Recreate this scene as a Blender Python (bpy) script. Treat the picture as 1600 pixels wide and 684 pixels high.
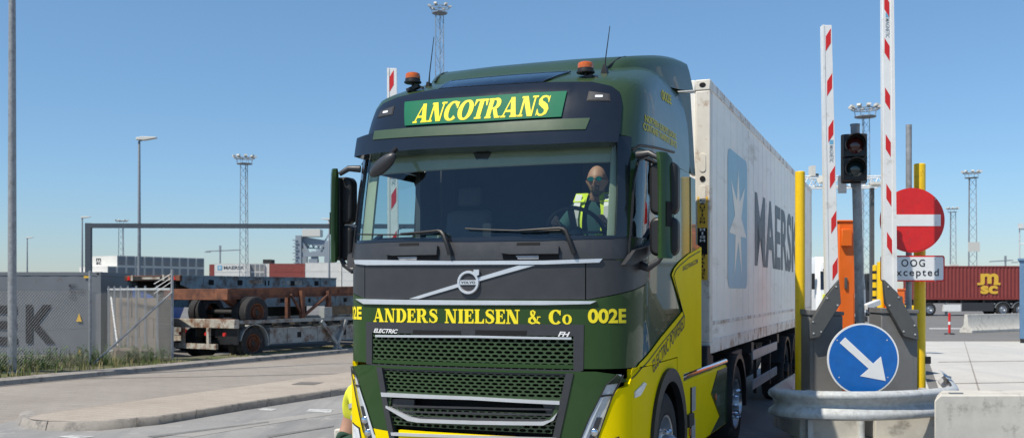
import bpy, bmesh, math, random
from mathutils import Vector, Matrix
from mathutils.noise import noise as pnoise
R = math.radians
random.seed(11)
scn = bpy.context.scene
for o in list(bpy.data.objects):
    bpy.data.objects.remove(o)
COL = scn.collection

# ------------------------------------------------------------------ camera, sky, sun, exposure
FPX, CX, HY, CH = 1570.0, 800.0, 455.0, 1.85      # focal length (px of a 1600 wide picture), principal column, horizon row, eye height
cam_d = bpy.data.cameras.new('camera')
cam_d.sensor_width = 36.0
cam_d.lens = 36.0 * FPX / 1600.0
cam_d.shift_y = (HY - 342.0) / 1600.0
cam_d.clip_start = 0.05
cam_d.clip_end = 6000
cam_d.dof.use_dof = True
cam_d.dof.focus_distance = 8.6
cam_d.dof.aperture_fstop = 4.0
cam = bpy.data.objects.new('camera', cam_d)
COL.objects.link(cam)
cam.location = (0, 0, CH)
cam.rotation_euler = (R(90), 0, 0)
scn.camera = cam

SUN_EL = R(56)
SUN_AZ = math.atan2(-0.78, -0.626)                # from +Y towards +X, where the sun stands
sun_dir = Vector((math.sin(SUN_AZ) * math.cos(SUN_EL), math.cos(SUN_AZ) * math.cos(SUN_EL), math.sin(SUN_EL)))
w = bpy.data.worlds.new('World')
scn.world = w
w.use_nodes = True
wn = w.node_tree
bgn = wn.nodes['Background']
sky = wn.nodes.new('ShaderNodeTexSky')
sky.sky_type = 'NISHITA'
sky.sun_disc = False
sky.sun_elevation = SUN_EL
sky.sun_rotation = SUN_AZ % (2 * math.pi)
sky.altitude = 0
sky.air_density = 1.0
sky.dust_density = 0.15
sky.ozone_density = 2.2
skyg = wn.nodes.new('ShaderNodeMix')
skyg.data_type = 'RGBA'
skyg.blend_type = 'MULTIPLY'
skyg.inputs['Factor'].default_value = 1.0
skyg.inputs['B'].default_value = (0.76, 0.95, 1.03, 1)
wn.links.new(sky.outputs[0], skyg.inputs['A'])
# the air near the horizon is a clear pale blue, not white
stc = wn.nodes.new('ShaderNodeTexCoord'); sep = wn.nodes.new('ShaderNodeSeparateXYZ'); wn.links.new(stc.outputs['Generated'], sep.inputs[0])
srp = wn.nodes.new('ShaderNodeValToRGB')
srp.color_ramp.elements[0].position = 0.0; srp.color_ramp.elements[0].color = (.74, .67, .78, 1)
srp.color_ramp.elements[1].position = 0.30; srp.color_ramp.elements[1].color = (1, 1, 1, 1)
e_ = srp.color_ramp.elements.new(0.10); e_.color = (.82, .82, .91, 1)
wn.links.new(sep.outputs['Z'], srp.inputs[0])
skyh = wn.nodes.new('ShaderNodeMix'); skyh.data_type = 'RGBA'; skyh.blend_type = 'MULTIPLY'; skyh.inputs['Factor'].default_value = 1.0
wn.links.new(skyg.outputs['Result'], skyh.inputs['A']); wn.links.new(srp.outputs[0], skyh.inputs['B'])
wn.links.new(skyh.outputs['Result'], bgn.inputs[0])
bgn.inputs[1].default_value = 0.098
sl = bpy.data.lights.new('sun', 'SUN')
sl.energy = 3.9
sl.angle = R(0.5)
sl.color = (1.0, 0.925, 0.80)
sun = bpy.data.objects.new('sun', sl)
COL.objects.link(sun)
sun.location = (-30, -30, 60)
sun.rotation_euler = (-sun_dir).to_track_quat('-Z', 'Y').to_euler()
scn.view_settings.view_transform = 'Standard'
scn.view_settings.look = 'None'
scn.view_settings.gamma = 1
scn.view_settings.use_curve_mapping = False
scn.view_settings.exposure = 0.43
scn.cycles.max_bounces = 8
scn.cycles.transparent_max_bounces = 12

# ------------------------------------------------------------------ materials
MATS = {}
def mat(name, col, rough=0.6, metal=0.0, var=0.0, scale=6.0, coat=0.0, bump=0.0, bscale=40.0, dirt=None, damt=0.0, dscale=3.0, spec=0.5, emit=None, stretch=None, rvar=0.1):
    """Principled surface: tone variation by noise, optional patches of a second colour (dirt, rust), optional bump."""
    m = bpy.data.materials.new(name)
    m.use_nodes = True
    nt = m.node_tree; N = nt.nodes; L = nt.links
    b = N['Principled BSDF']
    b.inputs['Roughness'].default_value = rough
    b.inputs['Metallic'].default_value = metal
    b.inputs['Specular IOR Level'].default_value = spec
    b.inputs['Coat Weight'].default_value = coat
    b.inputs['Coat Roughness'].default_value = 0.03
    c4 = (*col, 1)
    b.inputs['Base Color'].default_value = c4
    tc = N.new('ShaderNodeTexCoord')
    src = tc.outputs['Object']
    if stretch:
        mp = N.new('ShaderNodeMapping'); mp.inputs['Scale'].default_value = stretch
        L.new(src, mp.inputs[0]); src = mp.outputs[0]
    out = None
    if var > 0:
        n = N.new('ShaderNodeTexNoise'); n.inputs['Scale'].default_value = scale; n.inputs['Detail'].default_value = 6; n.inputs['Roughness'].default_value = 0.65
        L.new(src, n.inputs['Vector'])
        rp = N.new('ShaderNodeValToRGB')
        rp.color_ramp.elements[0].position = 0.3; rp.color_ramp.elements[1].position = 0.7
        rp.color_ramp.elements[0].color = (*[c * (1 - var) for c in col], 1)
        rp.color_ramp.elements[1].color = (*[min(1, c * (1 + var)) for c in col], 1)
        L.new(n.outputs['Fac'], rp.inputs[0]); out = rp.outputs[0]
        if rvar:
            mr = N.new('ShaderNodeMapRange'); mr.inputs['To Min'].default_value = max(0.02, rough - rvar); mr.inputs['To Max'].default_value = min(1, rough + rvar)
            L.new(n.outputs['Fac'], mr.inputs['Value']); L.new(mr.outputs[0], b.inputs['Roughness'])
    if dirt:
        n2 = N.new('ShaderNodeTexNoise'); n2.inputs['Scale'].default_value = dscale; n2.inputs['Detail'].default_value = 9; n2.inputs['Roughness'].default_value = 0.72
        L.new(src, n2.inputs['Vector'])
        r2 = N.new('ShaderNodeValToRGB')
        r2.color_ramp.elements[0].position = 0.62 - damt * 0.3; r2.color_ramp.elements[1].position = 0.72 - damt * 0.2
        L.new(n2.outputs['Fac'], r2.inputs[0])
        mx = N.new('ShaderNodeMix'); mx.data_type = 'RGBA'
        L.new(r2.outputs[0], mx.inputs['Factor'])
        if out: L.new(out, mx.inputs['A'])
        else: mx.inputs['A'].default_value = c4
        mx.inputs['B'].default_value = (*dirt, 1)
        out = mx.outputs['Result']
    if out: L.new(out, b.inputs['Base Color'])
    if bump > 0:
        n3 = N.new('ShaderNodeTexNoise'); n3.inputs['Scale'].default_value = bscale; n3.inputs['Detail'].default_value = 4
        L.new(src, n3.inputs['Vector'])
        bp = N.new('ShaderNodeBump'); bp.inputs['Strength'].default_value = bump; bp.inputs['Distance'].default_value = 0.02
        L.new(n3.outputs['Fac'], bp.inputs['Height']); L.new(bp.outputs[0], b.inputs['Normal'])
    if emit:
        b.inputs['Emission Color'].default_value = (*emit, 1); b.inputs['Emission Strength'].default_value = 1
    MATS[name] = m
    return m

def glass(name, tint, fmul=1.0, rough=0.0):
    m = bpy.data.materials.new(name); m.use_nodes = True
    nt = m.node_tree; N = nt.nodes; L = nt.links
    N.remove(N['Principled BSDF'])
    tr = N.new('ShaderNodeBsdfTransparent'); tr.inputs[0].default_value = (*tint, 1)
    gl = N.new('ShaderNodeBsdfGlossy'); gl.inputs['Roughness'].default_value = rough; gl.inputs[0].default_value = (.9, .95, 1, 1)
    fr = N.new('ShaderNodeLayerWeight'); fr.inputs[0].default_value = .5
    pw = N.new('ShaderNodeMath'); pw.operation = 'POWER'; pw.inputs[1].default_value = 4.5
    L.new(fr.outputs['Facing'], pw.inputs[0])
    mu = N.new('ShaderNodeMath'); mu.operation = 'MULTIPLY_ADD'; mu.inputs[1].default_value = .9; mu.inputs[2].default_value = .045 * fmul; mu.use_clamp = True
    L.new(pw.outputs[0], mu.inputs[0])
    mx = N.new('ShaderNodeMixShader')
    L.new(mu.outputs[0], mx.inputs[0]); L.new(tr.outputs[0], mx.inputs[1]); L.new(gl.outputs[0], mx.inputs[2])
    L.new(mx.outputs[0], N['Material Output'].inputs['Surface'])
    MATS[name] = m
    return m

green = mat('green_paint', (.028, .064, .021), .25, coat=.55, spec=.05, var=.06, scale=3, rvar=.03)
green2 = mat('green_plastic', (.034, .064, .027), .30, coat=.3, spec=.4, var=.06, scale=4, rvar=.05)
visgreen = mat('pale_green_paint', (.050, .084, .037), .3, coat=.6, var=.06, scale=5, rvar=.05)
yellow = mat('yellow_paint', (.84, .64, .002), .4, coat=.02, spec=.02, var=.04, scale=3, rvar=.03)
letter_y = mat('yellow_lettering', (.84, .70, .03), .5, spec=.2)
letter_y2 = mat('dull_yellow_lettering', (.70, .58, .04), .5, spec=.2)
signgreen = mat('sign_green', (.003, .135, .070), .55, spec=.15, var=.05, scale=4)
blackgl = mat('black_gloss', (.010, .012, .017), .16, coat=.6, var=.1, scale=4, rvar=.04)
darkgrey = mat('dark_grey_plastic', (.038, .039, .043), .42, var=.1, scale=8)
black = mat('black_plastic', (.012, .012, .013), .5, var=.15, scale=10)
matte = mat('matt_black', (.006, .006, .007), .9)
chrome = mat('chrome', (.78, .79, .81), .14, 1.0, var=.04, scale=8, rvar=.04)
silver = mat('silver_trim', (.72, .73, .75), .32, .6, var=.05, scale=8)
white_let = mat('white_lettering', (.8, .8, .8), .4)
black_let = mat('black_lettering', (.014, .014, .016), .5)
rubber = mat('rubber', (.018, .018, .019), .82, var=.3, scale=14, bump=.15, bscale=60, dirt=(.07, .063, .055), damt=.25, dscale=6)
alu = mat('aluminium', (.55, .56, .58), .35, .9, var=.12, scale=9)
alumatt = mat('aluminium_profile', (.36, .36, .37), .5, .2, var=.12, scale=9, dirt=(.12, .11, .10), damt=.3)
steel = mat('galvanised_steel', (.52, .54, .54), .5, .12, var=.18, scale=16, dirt=(.40, .40, .39), damt=.35, dscale=10)
polest = mat('pole_steel', (.30, .31, .318), .5, .2, var=.2, scale=14, dirt=(.21, .21, .21), damt=.35, dscale=8)
steeldull = mat('dull_grey_steel', (.20, .22, .24), .55, .3, var=.15, scale=8)
wire = mat('fence_wire', (.20, .205, .21), .5, .2)
cwhite = mat('container_white', (.88, .86, .80), .5, var=.06, scale=2, dirt=(.64, .58, .50), damt=.16, dscale=1.6, stretch=(1.0, .35, 1.6))
railwhite = mat('container_rail_white', (.74, .72, .68), .5, var=.12, scale=6, dirt=(.26, .15, .08), damt=.42, dscale=4)
postwhite = mat('container_post_white', (.70, .66, .58), .5, var=.08, scale=4, dirt=(.34, .22, .13), damt=.24, dscale=3.5)
farwhite = mat('distant_white', (.66, .65, .61), .6, var=.07, scale=.5)
fargrey = mat('distant_grey', (.26, .253, .24), .6, var=.3, scale=.35)
farred = mat('container_red', (.24, .052, .040), .55, var=.12, scale=1.0, dirt=(.16, .03, .02), damt=.25, dscale=.8)
mscred = mat('container_maroon', (.23, .040, .034), .5, var=.1, scale=1.5)
cgrey = mat('container_grey', (.145, .157, .172), .55, var=.07, scale=1.2, dirt=(.13, .12, .11), damt=.15)
blueface = mat('logo_blue', (.16, .40, .58), .45, var=.05)
bluefade = mat('faded_logo_blue', (.30, .52, .65), .5, var=.08, scale=3)
darklet = mat('dark_slate_lettering', (.085, .095, .11), .5, var=.15, scale=4)
rust = mat('rust', (.19, .072, .036), .8, var=.35, scale=4, dirt=(.075, .030, .02), damt=.6, dscale=3, bump=.2, bscale=25)
oldblue = mat('weathered_blue_steel', (.24, .32, .35), .6, var=.2, scale=3, dirt=(.11, .05, .03), damt=.52, dscale=2.2)
oldgrey = mat('weathered_grey_steel', (.27, .29, .285), .6, var=.2, scale=3, dirt=(.11, .055, .03), damt=.45, dscale=2.4)
oldwhite = mat('dirty_white_steel', (.42, .40, .34), .6, var=.2, scale=4, dirt=(.17, .075, .035), damt=.52, dscale=3)
darksteel = mat('dark_steel', (.022, .021, .020), .7, var=.3, scale=6, dirt=(.06, .04, .03), damt=.3)
chassis = mat('chassis_black', (.014, .015, .017), .55, var=.2, scale=7, dirt=(.04, .037, .033), damt=.3)
concrete = mat('concrete', (.55, .53, .475), .85, var=.10, scale=5, bump=.08, bscale=90, dirt=(.31, .29, .26), damt=.25, dscale=4)
concdark = mat('weathered_concrete', (.175, .142, .112), .9, var=.18, scale=4, bump=.3, bscale=40, dirt=(.15, .12, .10), damt=.4)
portalg = mat('portal_dark_steel', (.060, .075, .092), .55, var=.1)
orange = mat('orange_paint', (.80, .150, .012), .4, coat=.3, var=.05, scale=4)
bollardy = mat('bollard_yellow', (.88, .57, .005), .42, coat=.2, var=.07, scale=5, dirt=(.5, .3, .02), damt=.12, dscale=5)
housing = mat('housing_grey', (.155, .155, .155), .5, var=.08, scale=6, dirt=(.11, .105, .10), damt=.2)
bracketg = mat('bracket_grey', (.085, .088, .088), .5, var=.1, scale=9)
boomwhite = mat('boom_white', (.78, .78, .76), .35, coat=.2, var=.05, scale=5, dirt=(.60, .58, .53), damt=.18, dscale=7)
redref = mat('reflective_red', (.62, .020, .018), .4)
signred = mat('sign_red', (.68, .020, .020), .38, var=.10, scale=7, dirt=(.44, .035, .03), damt=.2, dscale=9)
signblue = mat('sign_blue', (.004, .125, .46), .35, var=.12, scale=7, coat=.2, dirt=(.02, .14, .42), damt=.2, dscale=9)
signwhite = mat('sign_white', (.80, .81, .81), .4, var=.03, dirt=(.68, .68, .66), damt=.12, dscale=8)
amber = mat('amber_lens', (.55, .11, .003), .15, coat=.6, var=.25, scale=60)
redlens = mat('dark_red_lens', (.075, .012, .012), .15, coat=.6)
greenlens = mat('dark_green_lens', (.010, .030, .036), .12, coat=.8)
redlamp = mat('red_lamp', (.5, .02, .015), .3)
headsil = mat('lamp_reflector', (.74, .76, .78), .22, .15, var=.2, scale=16)
drl = mat('lamp_light_bar', (.80, .82, .84), .25)
trimbeige = mat('cab_trim', (.31, .34, .25), .7, var=.05)
interior = mat('cab_interior', (.10, .105, .11), .8, var=.1)
dash = mat('dashboard', (.11, .115, .12), .7, var=.1)
skin = mat('skin', (.42, .235, .165), .55, var=.08, scale=14)
stubble = mat('grey_stubble', (.16, .12, .10), .8)
hivis = mat('hi_vis_yellow', (.62, .80, .03), .8, var=.06, scale=9)
hivisy = mat('hi_vis_lemon', (.82, .82, .06), .8, var=.06, scale=9)
reflect = mat('reflective_grey', (.36, .37, .38), .4)
teal = mat('dark_teal_cloth', (.014, .060, .058), .9, var=.1)
dkgreen = mat('dark_green_cloth', (.018, .055, .038), .9, var=.1)
curtain = mat('curtain_cloth', (.045, .055, .07), .9, var=.1)
navy = mat('navy_cloth', (.015, .02, .032), .9)
lens_teal = mat('mirrored_teal', (.02, .38, .40), .1, .7)
bluecab = mat('blue_cabin', (.10, .19, .31), .5, var=.1)
bluetarp = mat('blue_sheet', (.02, .10, .35), .5, var=.2, scale=2)
bark = mat('bark', (.10, .075, .055), .9)
leaf = mat('leaf_green', (.07, .12, .025), .6, var=.4, scale=3)
grassm = mat('grass_green', (.115, .15, .035), .7, var=.4, scale=2)
drygrass = mat('dry_grass', (.27, .225, .10), .8, var=.3, scale=2)
soil = mat('verge_soil', (.13, .115, .07), .95, var=.3, scale=3, bump=.4, bscale=20, dirt=(.09, .11, .03), damt=.6, dscale=1.5)
craneg = mat('crane_grey', (.26, .30, .34), .6)
cranew = mat('crane_white', (.62, .61, .56), .6)
distg = mat('distant_steel', (.24, .27, .30), .6)
windscreen_g = glass('tinted_windscreen', (.80, .90, .87), 1.3)
sideglass = glass('side_glass', (.66, .76, .78), 1.2)
clearlens = glass('clear_lens', (.86, .88, .90), 1.0)

def hexy(*a): return a

# ------------------------------------------------------------------ mesh builder
class MB:
    def __init__(s):
        s.v = []; s.f = []
    def add(s, vs, fs):
        n = len(s.v)
        s.v += [tuple(v) for v in vs]
        s.f += [tuple(i + n for i in f) for f in fs]
        return s
    def box(s, x0, x1, y0, y1, z0, z1):
        return s.add([(x0, y0, z0), (x1, y0, z0), (x1, y1, z0), (x0, y1, z0), (x0, y0, z1), (x1, y0, z1), (x1, y1, z1), (x0, y1, z1)],
                     [(0, 3, 2, 1), (4, 5, 6, 7), (0, 1, 5, 4), (1, 2, 6, 5), (2, 3, 7, 6), (3, 0, 4, 7)])
    def bar(s, p, q, a, b, up=(0, 0, 1)):
        p = Vector(p); q = Vector(q); d = (q - p).normalized(); up = Vector(up)
        if abs(d.dot(up)) > .98: up = Vector((0, 1, 0)) if abs(d.y) < .9 else Vector((1, 0, 0))
        sx = d.cross(up).normalized() * a / 2; sy = sx.cross(d).normalized() * b / 2
        vs = [p - sx - sy, p + sx - sy, p + sx + sy, p - sx + sy, q - sx - sy, q + sx - sy, q + sx + sy, q - sx + sy]
        return s.add(vs, [(3, 2, 1, 0), (4, 5, 6, 7), (0, 1, 5, 4), (1, 2, 6, 5), (2, 3, 7, 6), (3, 0, 4, 7)])
    def tube(s, p, q, r, n=8, r2=None):
        return s.path([p, q], r, n, r2=r2)
    def path(s, pts, r, n=8, r2=None, closed=False):
        pts = [Vector(p) for p in pts]; m = len(pts); rings = []; up = None
        for i in range(m):
            a = pts[max(0, i - 1)]; b = pts[min(m - 1, i + 1)]
            if closed: a = pts[(i - 1) % m]; b = pts[(i + 1) % m]
            d = (b - a).normalized()
            if up is None:
                up = Vector((0, 0, 1)) if abs(d.z) < .9 else Vector((1, 0, 0))
            x = d.cross(up).normalized(); y = x.cross(d).normalized(); up = y
            if isinstance(r, (list, tuple)): rr = r[i]
            else: rr = r if r2 is None else r + (r2 - r) * i / (m - 1)
            rings.append([pts[i] + (x * math.cos(t) + y * math.sin(t)) * rr for t in [2 * math.pi * k / n for k in range(n)]])
        vs = [v for g in rings for v in g]; fs = []
        for i in range(m if closed else m - 1):
            j = (i + 1) % m
            for k in range(n):
                k2 = (k + 1) % n
                fs.append((i * n + k, i * n + k2, j * n + k2, j * n + k))
        if not closed:
            fs.append(tuple(range(n))[::-1]); fs.append(tuple((m - 1) * n + k for k in range(n)))
        return s.add(vs, fs)
    def lathe(s, prof, n=24, o=(0, 0, 0), axis='z', cap=True):
        o = Vector(o); vs = []; fs = []
        for (r, h) in prof:
            for k in range(n):
                t = 2 * math.pi * k / n; a = r * math.cos(t); b = r * math.sin(t)
                vs.append(o + Vector({'z': (a, b, h), 'x': (h, a, b), 'y': (a, h, b)}[axis]))
        m = len(prof)
        for i in range(m - 1):
            for k in range(n):
                k2 = (k + 1) % n
                fs.append((i * n + k, i * n + k2, (i + 1) * n + k2, (i + 1) * n + k))
        if cap:
            if prof[0][0] > 1e-4: fs.append(tuple(range(n))[::-1])
            if prof[-1][0] > 1e-4: fs.append(tuple((m - 1) * n + k for k in range(n)))
        return s.add(vs, fs)
    def prism(s, poly, axis, d0, d1):
        def c(p, d): return {'x': (d, p[0], p[1]), 'y': (p[0], d, p[1]), 'z': (p[0], p[1], d)}[axis]
        n = len(poly)
        vs = [c(p, d0) for p in poly] + [c(p, d1) for p in poly]
        fs = [tuple(range(n))[::-1], tuple(range(n, 2 * n))] + [(i, (i + 1) % n, n + (i + 1) % n, n + i) for i in range(n)]
        return s.add(vs, fs)
    def ball(s, c, rx, ry, rz, n=16, m=10):
        prof = [(math.sin(math.pi * i / m), -math.cos(math.pi * i / m)) for i in range(m + 1)]
        vs = []; fs = []
        for (r, h) in prof:
            for k in range(n):
                t = 2 * math.pi * k / n
                vs.append((c[0] + rx * r * math.cos(t), c[1] + ry * r * math.sin(t), c[2] + rz * h))
        for i in range(m):
            for k in range(n):
                k2 = (k + 1) % n
                fs.append((i * n + k, i * n + k2, (i + 1) * n + k2, (i + 1) * n + k))
        return s.add(vs, fs)
    def build(s, name, m, parent=None, bevel=0.0, loc=None, rotz=None, ang=38):
        me = bpy.data.meshes.new(name)
        me.from_pydata(s.v, [], s.f)
        bm = bmesh.new(); bm.from_mesh(me)
        bmesh.ops.remove_doubles(bm, verts=bm.verts, dist=1e-6)
        bmesh.ops.recalc_face_normals(bm, faces=bm.faces)
        bm.to_mesh(me); bm.free()
        return link(name, me, m, parent, bevel, loc, rotz, ang)

def link(name, me, m, parent=None, bevel=0.0, loc=None, rotz=None, ang=38):
    me.materials.append(m)
    for p in me.polygons: p.use_smooth = True
    me.set_sharp_from_angle(angle=R(ang))
    o = bpy.data.objects.new(name, me); COL.objects.link(o)
    if parent: o.parent = parent
    if loc: o.location = loc
    if rotz is not None: o.rotation_euler = (0, 0, rotz)
    if bevel:
        md = o.modifiers.new('bevel', 'BEVEL'); md.width = bevel; md.segments = 2; md.limit_method = 'ANGLE'; md.angle_limit = R(40)
    return o

def tag(o, label, cat, group=None):
    o['label'] = label; o['category'] = cat
    if group: o['group'] = group
    return o
def thing(name, label, cat, loc=(0, 0, 0), rotz=0, group=None):
    o = bpy.data.objects.new(name, None); COL.objects.link(o)
    o.empty_display_size = .2
    o.location = loc; o.rotation_euler = (0, 0, rotz)
    return tag(o, label, cat, group)
def setting(o, kind='structure'):
    o['kind'] = kind; return o
def copy_tree(o, parent=None):
    c = o.copy(); COL.objects.link(c); c.parent = parent
    for ch in [x for x in bpy.data.objects if x.parent == o]: copy_tree(ch, c)
    return c

# pixel -> world helpers (depth chosen per thing)
def gp(px, py, z=0.0):
    Z = (CH - z) * FPX / (py - HY)
    return ((px - CX) / FPX * Z, Z, z)
def at(px, py, Z):
    return ((px - CX) / FPX * Z, Z, CH - (py - HY) / FPX * Z)

# ------------------------------------------------------------------ lettering
def text2d(body, bold=0.0, shear=0.0, space=1.0):
    cu = bpy.data.curves.new('lettering', 'FONT')
    cu.body = body; cu.size = 1; cu.offset = bold; cu.shear = shear; cu.space_character = space; cu.resolution_u = 4
    ob = bpy.data.objects.new('lettering', cu); COL.objects.link(ob)
    dg = bpy.context.evaluated_depsgraph_get()
    me = bpy.data.meshes.new_from_object(ob.evaluated_get(dg))
    vs = [(v.co.x, v.co.y) for v in me.vertices]; fs = [tuple(p.vertices) for p in me.polygons]
    bpy.data.objects.remove(ob); bpy.data.curves.remove(cu); bpy.data.meshes.remove(me)
    return [(vs, fs)]

def P_(*p): return (list(p), [tuple(range(len(p)))])
def RC(x0, y0, x1, y1): return P_((x0, y0), (x1, y0), (x1, y1), (x0, y1))
def STK(pts, ws, closed=False):
    vs = []; n = len(pts)
    for i, p in enumerate(pts):
        a = pts[(i - 1) % n] if closed else pts[max(0, i - 1)]
        b = pts[(i + 1) % n] if closed else pts[min(n - 1, i + 1)]
        dx, dy = b[0] - a[0], b[1] - a[1]; l = math.hypot(dx, dy) or 1
        nx, ny = -dy / l * ws[i] / 2, dx / l * ws[i] / 2
        vs += [(p[0] + nx, p[1] + ny), (p[0] - nx, p[1] - ny)]
    fs = [(2 * i, 2 * i + 1, (2 * i + 3) % (2 * n), (2 * i + 2) % (2 * n)) for i in range(n if closed else n - 1)]
    return (vs, fs)
def ARC(cx, cy, rx, ry, a0, a1, wt, wn, n=22):
    pts = []; ws = []
    for i in range(n + 1):
        a = R(a0 + (a1 - a0) * i / n)
        pts.append((cx + rx * math.cos(a), cy + ry * math.sin(a)))
        ws.append(wn + (wt - wn) * abs(math.cos(a)) ** 1.3)
    return STK(pts, ws)
T_, t_, h_, o_ = .27, .11, .095, .06
def glyph(c):
    if c == 'I': return [RC(o_, 0, o_ + T_, 1), RC(0, 0, T_ + 2 * o_, h_), RC(0, 1 - h_, T_ + 2 * o_, 1)], T_ + 2 * o_
    if c == 'L': return [RC(o_, 0, o_ + T_, 1), RC(0, 1 - h_, T_ + 2 * o_, 1), RC(0, 0, .72, t_), P_((.72, 0), (.72, .34), (.66, .34), (.55, t_))], .72
    if c == 'E': return [RC(o_, 0, o_ + T_, 1), RC(0, 0, .72, t_), RC(0, 1 - t_, .69, 1), RC(T_, .47, .52, .47 + t_), RC(.47, .35, .53, .70),
                         P_((.72, 0), (.72, .32), (.66, .32), (.56, t_)), P_((.69, 1), (.69, .70), (.63, .70), (.54, 1 - t_))], .72
    if c == 'N': return [RC(.10, 0, .10 + t_, 1), RC(0, 0, .30, h_), P_((0, 1), (.36, 1), (.86, 0), (.57, 0), (.08, .95)), RC(.76, 0, .86, 1), RC(.64, 1 - h_, .98, 1), RC(0, 1 - h_, .2, 1)], .98
    if c == 'A': return [P_((.07, 0), (.17, 0), (.44, .88), (.40, 1)), P_((.35, 1), (.60, 1), (.96, 0), (.64, 0)), RC(.22, .26, .72, .26 + t_), RC(0, 0, .30, h_), RC(.56, 0, 1.0, h_)], 1.0
    if c == 'T': return [RC(.29, 0, .29 + T_, 1), RC(.19, 0, .62, h_), RC(0, 1 - t_, .81, 1), P_((0, 1), (0, .66), (.06, .66), (.16, 1 - t_)), P_((.81, 1), (.81, .66), (.75, .66), (.65, 1 - t_))], .81
    if c == 'D': return [RC(o_, 0, o_ + T_, 1), RC(0, 0, .42, h_), RC(0, 1 - h_, .42, 1), ARC(.38, .5, .36, .455, -92, 92, .28, .10)], .88
    if c == 'R': return [RC(o_, 0, o_ + T_, 1), RC(0, 0, T_ + 2 * o_, h_), RC(0, 1 - h_, .45, 1), ARC(.40, .725, .27, .235, -92, 92, .27, .095), RC(.2, .45, .42, .53), P_((.36, .5), (.60, .5), (.88, 0), (.62, 0)), RC(.62, 0, .95, h_)], .95
    if c == 'C': return [ARC(.46, .5, .345, .455, 42, 318, .29, .10), P_((.80, .98), (.80, .62), (.73, .62), (.62, .86))], .84
    if c == 'O': return [STK([(.46 + .345 * math.cos(R(a)), .5 + .46 * math.sin(R(a))) for a in range(0, 360, 12)], [.10 + .19 * abs(math.cos(R(a))) ** 1.3 for a in range(0, 360, 12)], True)], .92
    if c == 'o': return [STK([(.32 + .225 * math.cos(R(a)), .34 + .30 * math.sin(R(a))) for a in range(0, 360, 12)], [.08 + .12 * abs(math.cos(R(a))) ** 1.3 for a in range(0, 360, 12)], True)], .64
    if c == 'S':
        pts = [(.60, .78), (.52, .92), (.37, .955), (.20, .92), (.13, .79), (.17, .65), (.34, .55), (.50, .45), (.59, .32), (.56, .15), (.41, .05), (.25, .05), (.13, .13), (.08, .26)]
        ws = [.08, .10, .10, .14, .20, .25, .28, .28, .25, .19, .10, .10, .10, .08]
        return [STK(pts, ws), P_((.60, .98), (.65, .98), (.65, .66), (.59, .66)), P_((.04, .02), (.09, .02), (.10, .34), (.04, .34))], .70
    if c == '&': 
        pts = [(.86, .52), (.74, .46), (.66, .25), (.50, .08), (.30, .05), (.12, .16), (.14, .34), (.32, .50), (.48, .66), (.50, .84), (.38, .95), (.25, .86), (.26, .70), (.44, .42), (.62, .16), (.88, .05)]
        ws = [.06, .07, .08, .1, .12, .2, .2, .12, .1, .15, .09, .15, .17, .2, .2, .1]
        return [STK(pts, ws), RC(.66, .46, .92, .53)], .95
    return [], .42
def serif2d(body, shear=0.0, gap=.07):
    x = 0; out = []
    for c in body:
        g, wd = glyph(c)
        for vs, fs in g: out.append(([(x + u + shear * v, v) for u, v in vs], fs))
        x += wd + gap
    return out

def bounds(shapes):
    xs = [u for vs, fs in shapes for u, v in vs]; ys = [v for vs, fs in shapes for u, v in vs]
    return min(xs), max(xs), min(ys), max(ys)
def bil(q):
    """q = corners bottom-left, bottom-right, top-right, top-left -> map of the unit square"""
    (a, b, c, d) = [Vector(p) for p in q]
    return lambda u, v: (a * (1 - u) * (1 - v) + b * u * (1 - v) + c * u * v + d * (1 - u) * v)

def letter_mesh(name, shapes, m, quad, surf=None, parent=None, off=.004, step=.06):
    """fit shapes to a quad; surf maps (s,z,off) to a place on a curved body, otherwise quad corners are 3D points"""
    x0, x1, y0, y1 = bounds(shapes); B = bil(quad)
    bm = bmesh.new()
    nrm = None
    if surf is None:
        q = [Vector(p) for p in quad]; nrm = (q[1] - q[0]).cross(q[3] - q[0]).normalized()
    for k, (vs, fs) in enumerate(shapes):
        lift = off + .00025 * (k % 9)
        bv = []
        for (u, v) in vs:
            p = B((u - x0) / (x1 - x0), (v - y0) / (y1 - y0))
            if surf is None: co = p + nrm * lift
            else: co = (p[0], p[1], lift)
            bv.append(bm.verts.new(co))
        for f in fs:
            try: bm.faces.new([bv[i] for i in f])
            except Exception: pass
    if surf is not None:
        cut(bm, step)
        for v in bm.verts: v.co = surf(v.co.x, v.co.y, v.co.z)
    me = bpy.data.meshes.new(name); bm.to_mesh(me); bm.free()
    return link(name, me, m, parent)
def cut(bm, step, zstep=None):
    xs = [v.co.x for v in bm.verts]; ys = [v.co.y for v in bm.verts]
    for ax, vals, st in ((0, xs, step), (1, ys, zstep or step)):
        lo, hi = min(vals), max(vals); k = math.floor(lo / st) + 1
        while k * st < hi:
            co = [0, 0, 0]; no = [0, 0, 0]; co[ax] = k * st; no[ax] = 1
            bmesh.ops.bisect_plane(bm, geom=bm.verts[:] + bm.edges[:] + bm.faces[:], plane_co=co, plane_no=no, dist=1e-5)
            k += 1
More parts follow.
